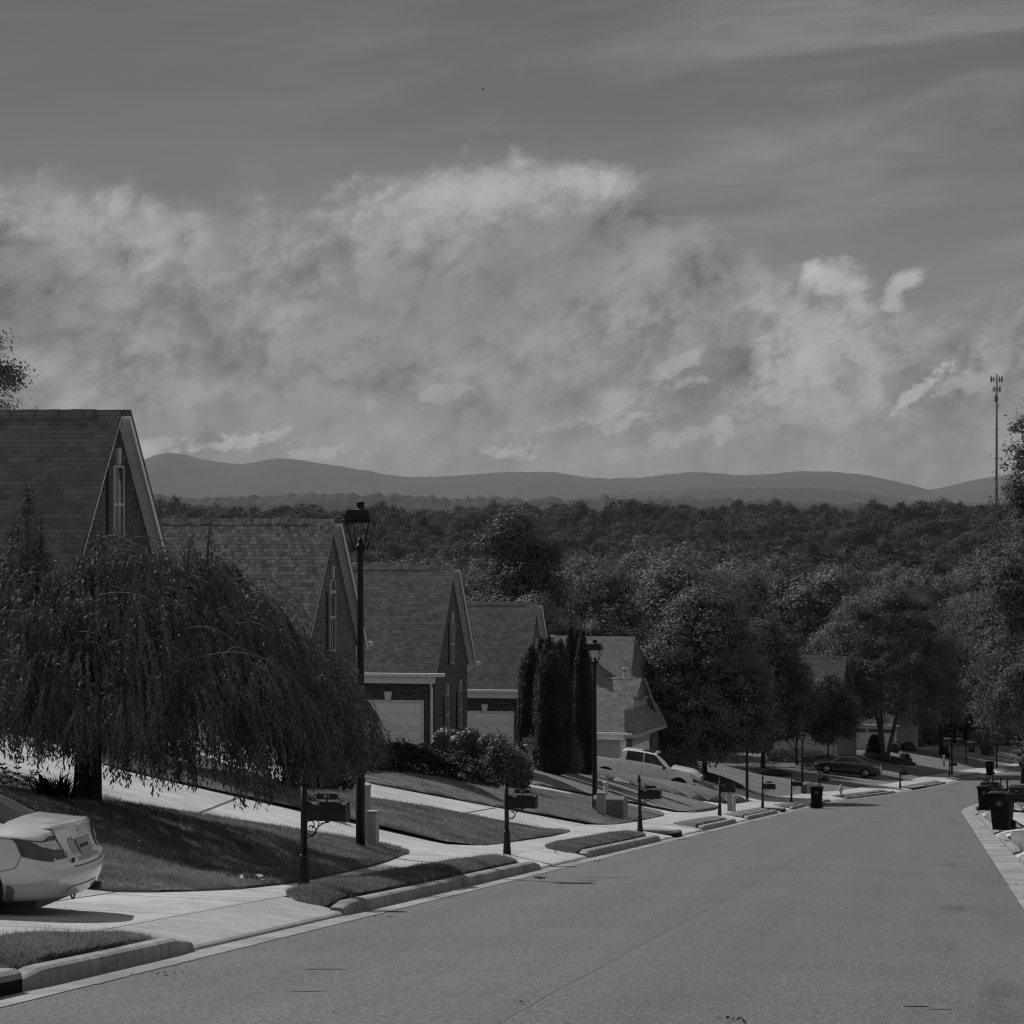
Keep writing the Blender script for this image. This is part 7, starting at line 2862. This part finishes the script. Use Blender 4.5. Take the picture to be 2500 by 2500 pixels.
def ridge(name, label, dist, prof, depth, base_z, seed, rough, mat, tree=4.0):
    """prof: (pixel column, pixel row) crest line at that distance, carried out to a broad hill"""
    rng = np.random.default_rng(seed)
    k = F / dist
    pxs = np.linspace(-900, 3400, 700)
    xs, ys = zip(*prof)
    crest = EYE - (pchip(np.clip(pxs, xs[0], xs[-1]), xs, ys) - HY) / k
    n = rng.normal(size=len(pxs))
    fine = np.convolve(n, np.ones(3) / 3, mode='same') * rough + np.convolve(rng.normal(size=len(pxs)), np.hanning(21) / 10, mode='same') * rough
    c, s = math.cos(PHI), math.sin(PHI)
    rows = []
    for u in np.concatenate([np.linspace(-1, 0, 14), np.linspace(0, 1, 8)[1:]]):
        d = dist + u * depth
        a = (pxs - CX) / F
        X = dist * (-s + a * c) + (-s) * u * depth
        Y = dist * (c + a * s) + c * u * depth
        f = math.cos(min(1, abs(u)) * math.pi / 2) ** 1.3
        spur = 1 + .05 * np.sin(pxs * .011 + u * 3) * (1 - f)
        z = base_z + (crest - base_z) * f * spur + fine * f ** 12 + rng.normal(size=len(pxs)) * rough * .25
        rows.append(np.stack([X, Y, z], 1))
    mb = MB(); mb.grid(np.array(rows))
    o = mb.build(name, mat, fix=False)
    return struct(o, label, 'mountain' if dist > 6000 else 'hill')


ridge('mountains', 'long wooded mountain ridge on the horizon', 16000.0,
      [(-900, 1190), (200, 1195), (330, 1140), (420, 1107), (500, 1122), (590, 1133), (690, 1120), (800, 1134), (900, 1150), (1000, 1164), (1080, 1163), (1180, 1156), (1330, 1152), (1460, 1167), (1560, 1165), (1700, 1153), (1800, 1160), (1960, 1151), (2080, 1157), (2190, 1180), (2260, 1197), (2330, 1185), (2420, 1165), (2560, 1150), (2800, 1180), (3400, 1200)],
      2600.0, -40.0, 4, 2.6, MAT['ridge'])
ridge('far_hills', 'lower wooded hills in front of the mountain ridge', 9500.0,
      [(-900, 1225), (300, 1222), (700, 1206), (800, 1205), (950, 1212), (1250, 1220), (1600, 1200), (1900, 1190), (2050, 1196), (2200, 1216), (2400, 1228), (3400, 1225)],
      900.0, -38.0, 5, 1.6, MAT['ridge'])
ridge('far_hills', 'nearest low wooded hill beyond the wood', 2750.0,
      [(-900, 1222), (300, 1216), (650, 1212), (760, 1205), (900, 1207), (1050, 1213), (1250, 1218), (1500, 1216), (1800, 1218), (1900, 1224), (2150, 1232), (3400, 1232)],
      260.0, -35.0, 6, 2.2, MAT['ridge'])

# ------------------------------------------------------------------ grass blades on the nearest grass
def blades(name, lawn_obj, n, h, seed, label, ymax=60, xmin=-40, tall_edge=True):
    rng = np.random.default_rng(seed)
    me = lawn_obj.data
    me.calc_loop_triangles()
    nt = len(me.loop_triangles)
    tri = np.zeros(nt * 3, dtype=np.int32); me.loop_triangles.foreach_get('vertices', tri); tri = tri.reshape(-1, 3)
    co = np.zeros(len(me.vertices) * 3, dtype=np.float32); me.vertices.foreach_get('co', co); co = co.reshape(-1, 3)
    a, b, c = co[tri[:, 0]], co[tri[:, 1]], co[tri[:, 2]]
    nn = np.cross(b - a, c - a); ar = np.linalg.norm(nn, axis=1) / 2
    up = np.abs(nn[:, 2]) / (np.linalg.norm(nn, axis=1) + 1e-9)
    cen = (a + b + c) / 3
    w = ar * (up > .5) * (cen[:, 1] < ymax) * (cen[:, 0] > xmin)
    _, _, kk = P2(cen[:, 0], cen[:, 1], cen[:, 2])
    w = w * np.clip(kk / 200, .05, 2) ** 1.5
    pxx, pyy, _ = P2(cen[:, 0], cen[:, 1], cen[:, 2])
    w = w * ((pxx > -60) & (pxx < 2560) & (pyy < 2560))
    if w.sum() <= 0:
        return
    i = rng.choice(nt, n, p=w / w.sum())
    r1, r2 = np.sqrt(rng.uniform(size=n)), rng.uniform(size=n)
    p = a[i] * (1 - r1)[:, None] + b[i] * (r1 * (1 - r2))[:, None] + c[i] * (r1 * r2)[:, None]
    hh = h * rng.uniform(.4, 1.25, n) * (1 + .35 * np.sin(p[:, 0] * 3.1) * np.sin(p[:, 1] * 2.3))
    tuftm = rng.uniform(size=n) < .03
    hh = np.where(tuftm, hh * 1.8, hh)
    ang = rng.uniform(0, 6.28, n)
    wd = .0035 + .002 * rng.uniform(size=n)
    tx, ty = np.cos(ang) * wd, np.sin(ang) * wd
    lean = rng.normal(0, .45, (n, 2)) * hh[:, None]
    V = np.zeros((n, 3, 3))
    V[:, 0] = p; V[:, 0, 0] -= tx; V[:, 0, 1] -= ty
    V[:, 1] = p; V[:, 1, 0] += tx; V[:, 1, 1] += ty
    V[:, 2] = p; V[:, 2, :2] += lean; V[:, 2, 2] += hh
    V[:, :2, 2] -= .015
    o = np_mesh(name, V.reshape(-1, 3), np.arange(n * 3).reshape(n, 3), MAT['blade'])
    o['kind'] = 'stuff'; o['label'] = label; o['category'] = 'grass'


blades('grass', LAWNS['s0'], 42000, .055, 1, 'mown grass blades on the nearest kerb strip')
blades('grass', LAWNS['s1'], 60000, .05, 2, 'mown grass blades on the strip with the mailbox numbered 91')
blades('grass', LAWNS['a'], 170000, .048, 3, 'mown grass blades on the lawn under the weeping tree')
blades('grass', LAWNS['b'], 110000, .045, 4, 'mown grass blades on the lawn between the second and third driveways', ymax=75)
blades('grass', LAWNS['s2'], 40000, .045, 5, 'mown grass blades on the strip before the storm drain', ymax=75)
blades('grass', LAWNS['c'], 60000, .05, 6, 'mown grass blades on the lawn below the juniper bed', ymax=95)

# ------------------------------------------------------------------ litter: fallen leaves and twigs
MAT['dry_leaf'] = leaf_mat('dry_leaves', .12, .15, .4, 4.0)


def fallen(px, py, n, spread, size, label, mat='dry_leaf', seed=1, lift=.012, name='fallen_leaves'):
    rng = np.random.default_rng(seed)
    c = np.array(G(px, py))
    p = c + rng.normal(0, spread, (n, 2))
    z = np.array([zg(a, b) for a, b in p]) + lift + rng.uniform(0, size * .4, n)
    v, q = leaf_quads(np.column_stack([p, z]), rng.normal(size=(n, 3)) * .5 + np.array([0, 0, 1]), size * rng.uniform(.5, 1.2, n), .45, rng)
    o = np_mesh(name, v, q, MAT[mat])
    tag(o, label, 'fallen leaves', kind='stuff')


fallen(550, 2145, 60, .13, .05, 'small heap of pale dry leaves on the lawn edge', seed=1)
fallen(606, 2160, 90, .12, .06, 'larger heap of dry leaves at the sidewalk edge', seed=2, lift=.03)
fallen(330, 2088, 30, .2, .045, 'scattered dry leaves on the lawn beside the coupe', seed=3)
fallen(400, 2120, 22, .5, .04, 'few pale leaves on the shaded lawn', seed=4)
fallen(1318, 2146, 40, .06, .035, 'dry weed tuft at the end of a kerb', seed=5, mat='leaf_dark')
fallen(410, 2384, 12, .12, .03, 'dead leaves lying in the near gutter', seed=6, mat='leaf_dark')
fallen(960, 2240, 10, .1, .03, 'dead leaves in the gutter beyond the first driveway', seed=7, mat='leaf_dark')
fallen(2398, 2045, 40, .25, .02, 'debris along the ragged right gutter', seed=8, mat='leaf_dark')
fallen(2460, 2160, 60, .3, .018, 'gravel and debris along the right gutter crack', seed=9, mat='leaf_dark')
fallen(2455, 2066, 26, .1, .035, 'dead leaves caught at the right kerb ends', seed=10, mat='leaf_dark')
fallen(1265, 2452, 7, .05, .03, 'dark fallen leaves on the lower street', seed=11, mat='leaf_dark')
fallen(1790, 2496, 8, .05, .035, 'dark fallen leaf cluster at the bottom of the street', seed=12, mat='leaf_dark')
fallen(1390, 2090, 14, .35, .05, 'brown leaves on the third driveway apron', seed=13)
fallen(1100, 2030, 20, .9, .04, 'pale leaves on the second lawn', seed=14)

# ------------------------------------------------------------------ the air
def haze():
    m_ = bpy.data.materials.new('haze_air'); m_.use_nodes = True
    N = NT(m_.node_tree)
    out = N.n('ShaderNodeOutputMaterial')
    v = N.n('ShaderNodeVolumePrincipled')
    v.inputs['Color'].default_value = (.80, .80, .80, 1)
    v.inputs['Density'].default_value = HAZE
    v.inputs['Anisotropy'].default_value = 0.0
    N.t.links.new(v.outputs[0], out.inputs['Volume'])
    mb = MB()
    mb.box(-12500, 8500, -60, 20500, -55, 520)
    o = mb.build('haze', m_)
    o['kind'] = 'stuff'; o['label'] = 'thin pale air softening the far hills'; o['category'] = 'haze'
    o.display_type = 'WIRE'


HAZE = 2.3e-5
haze()
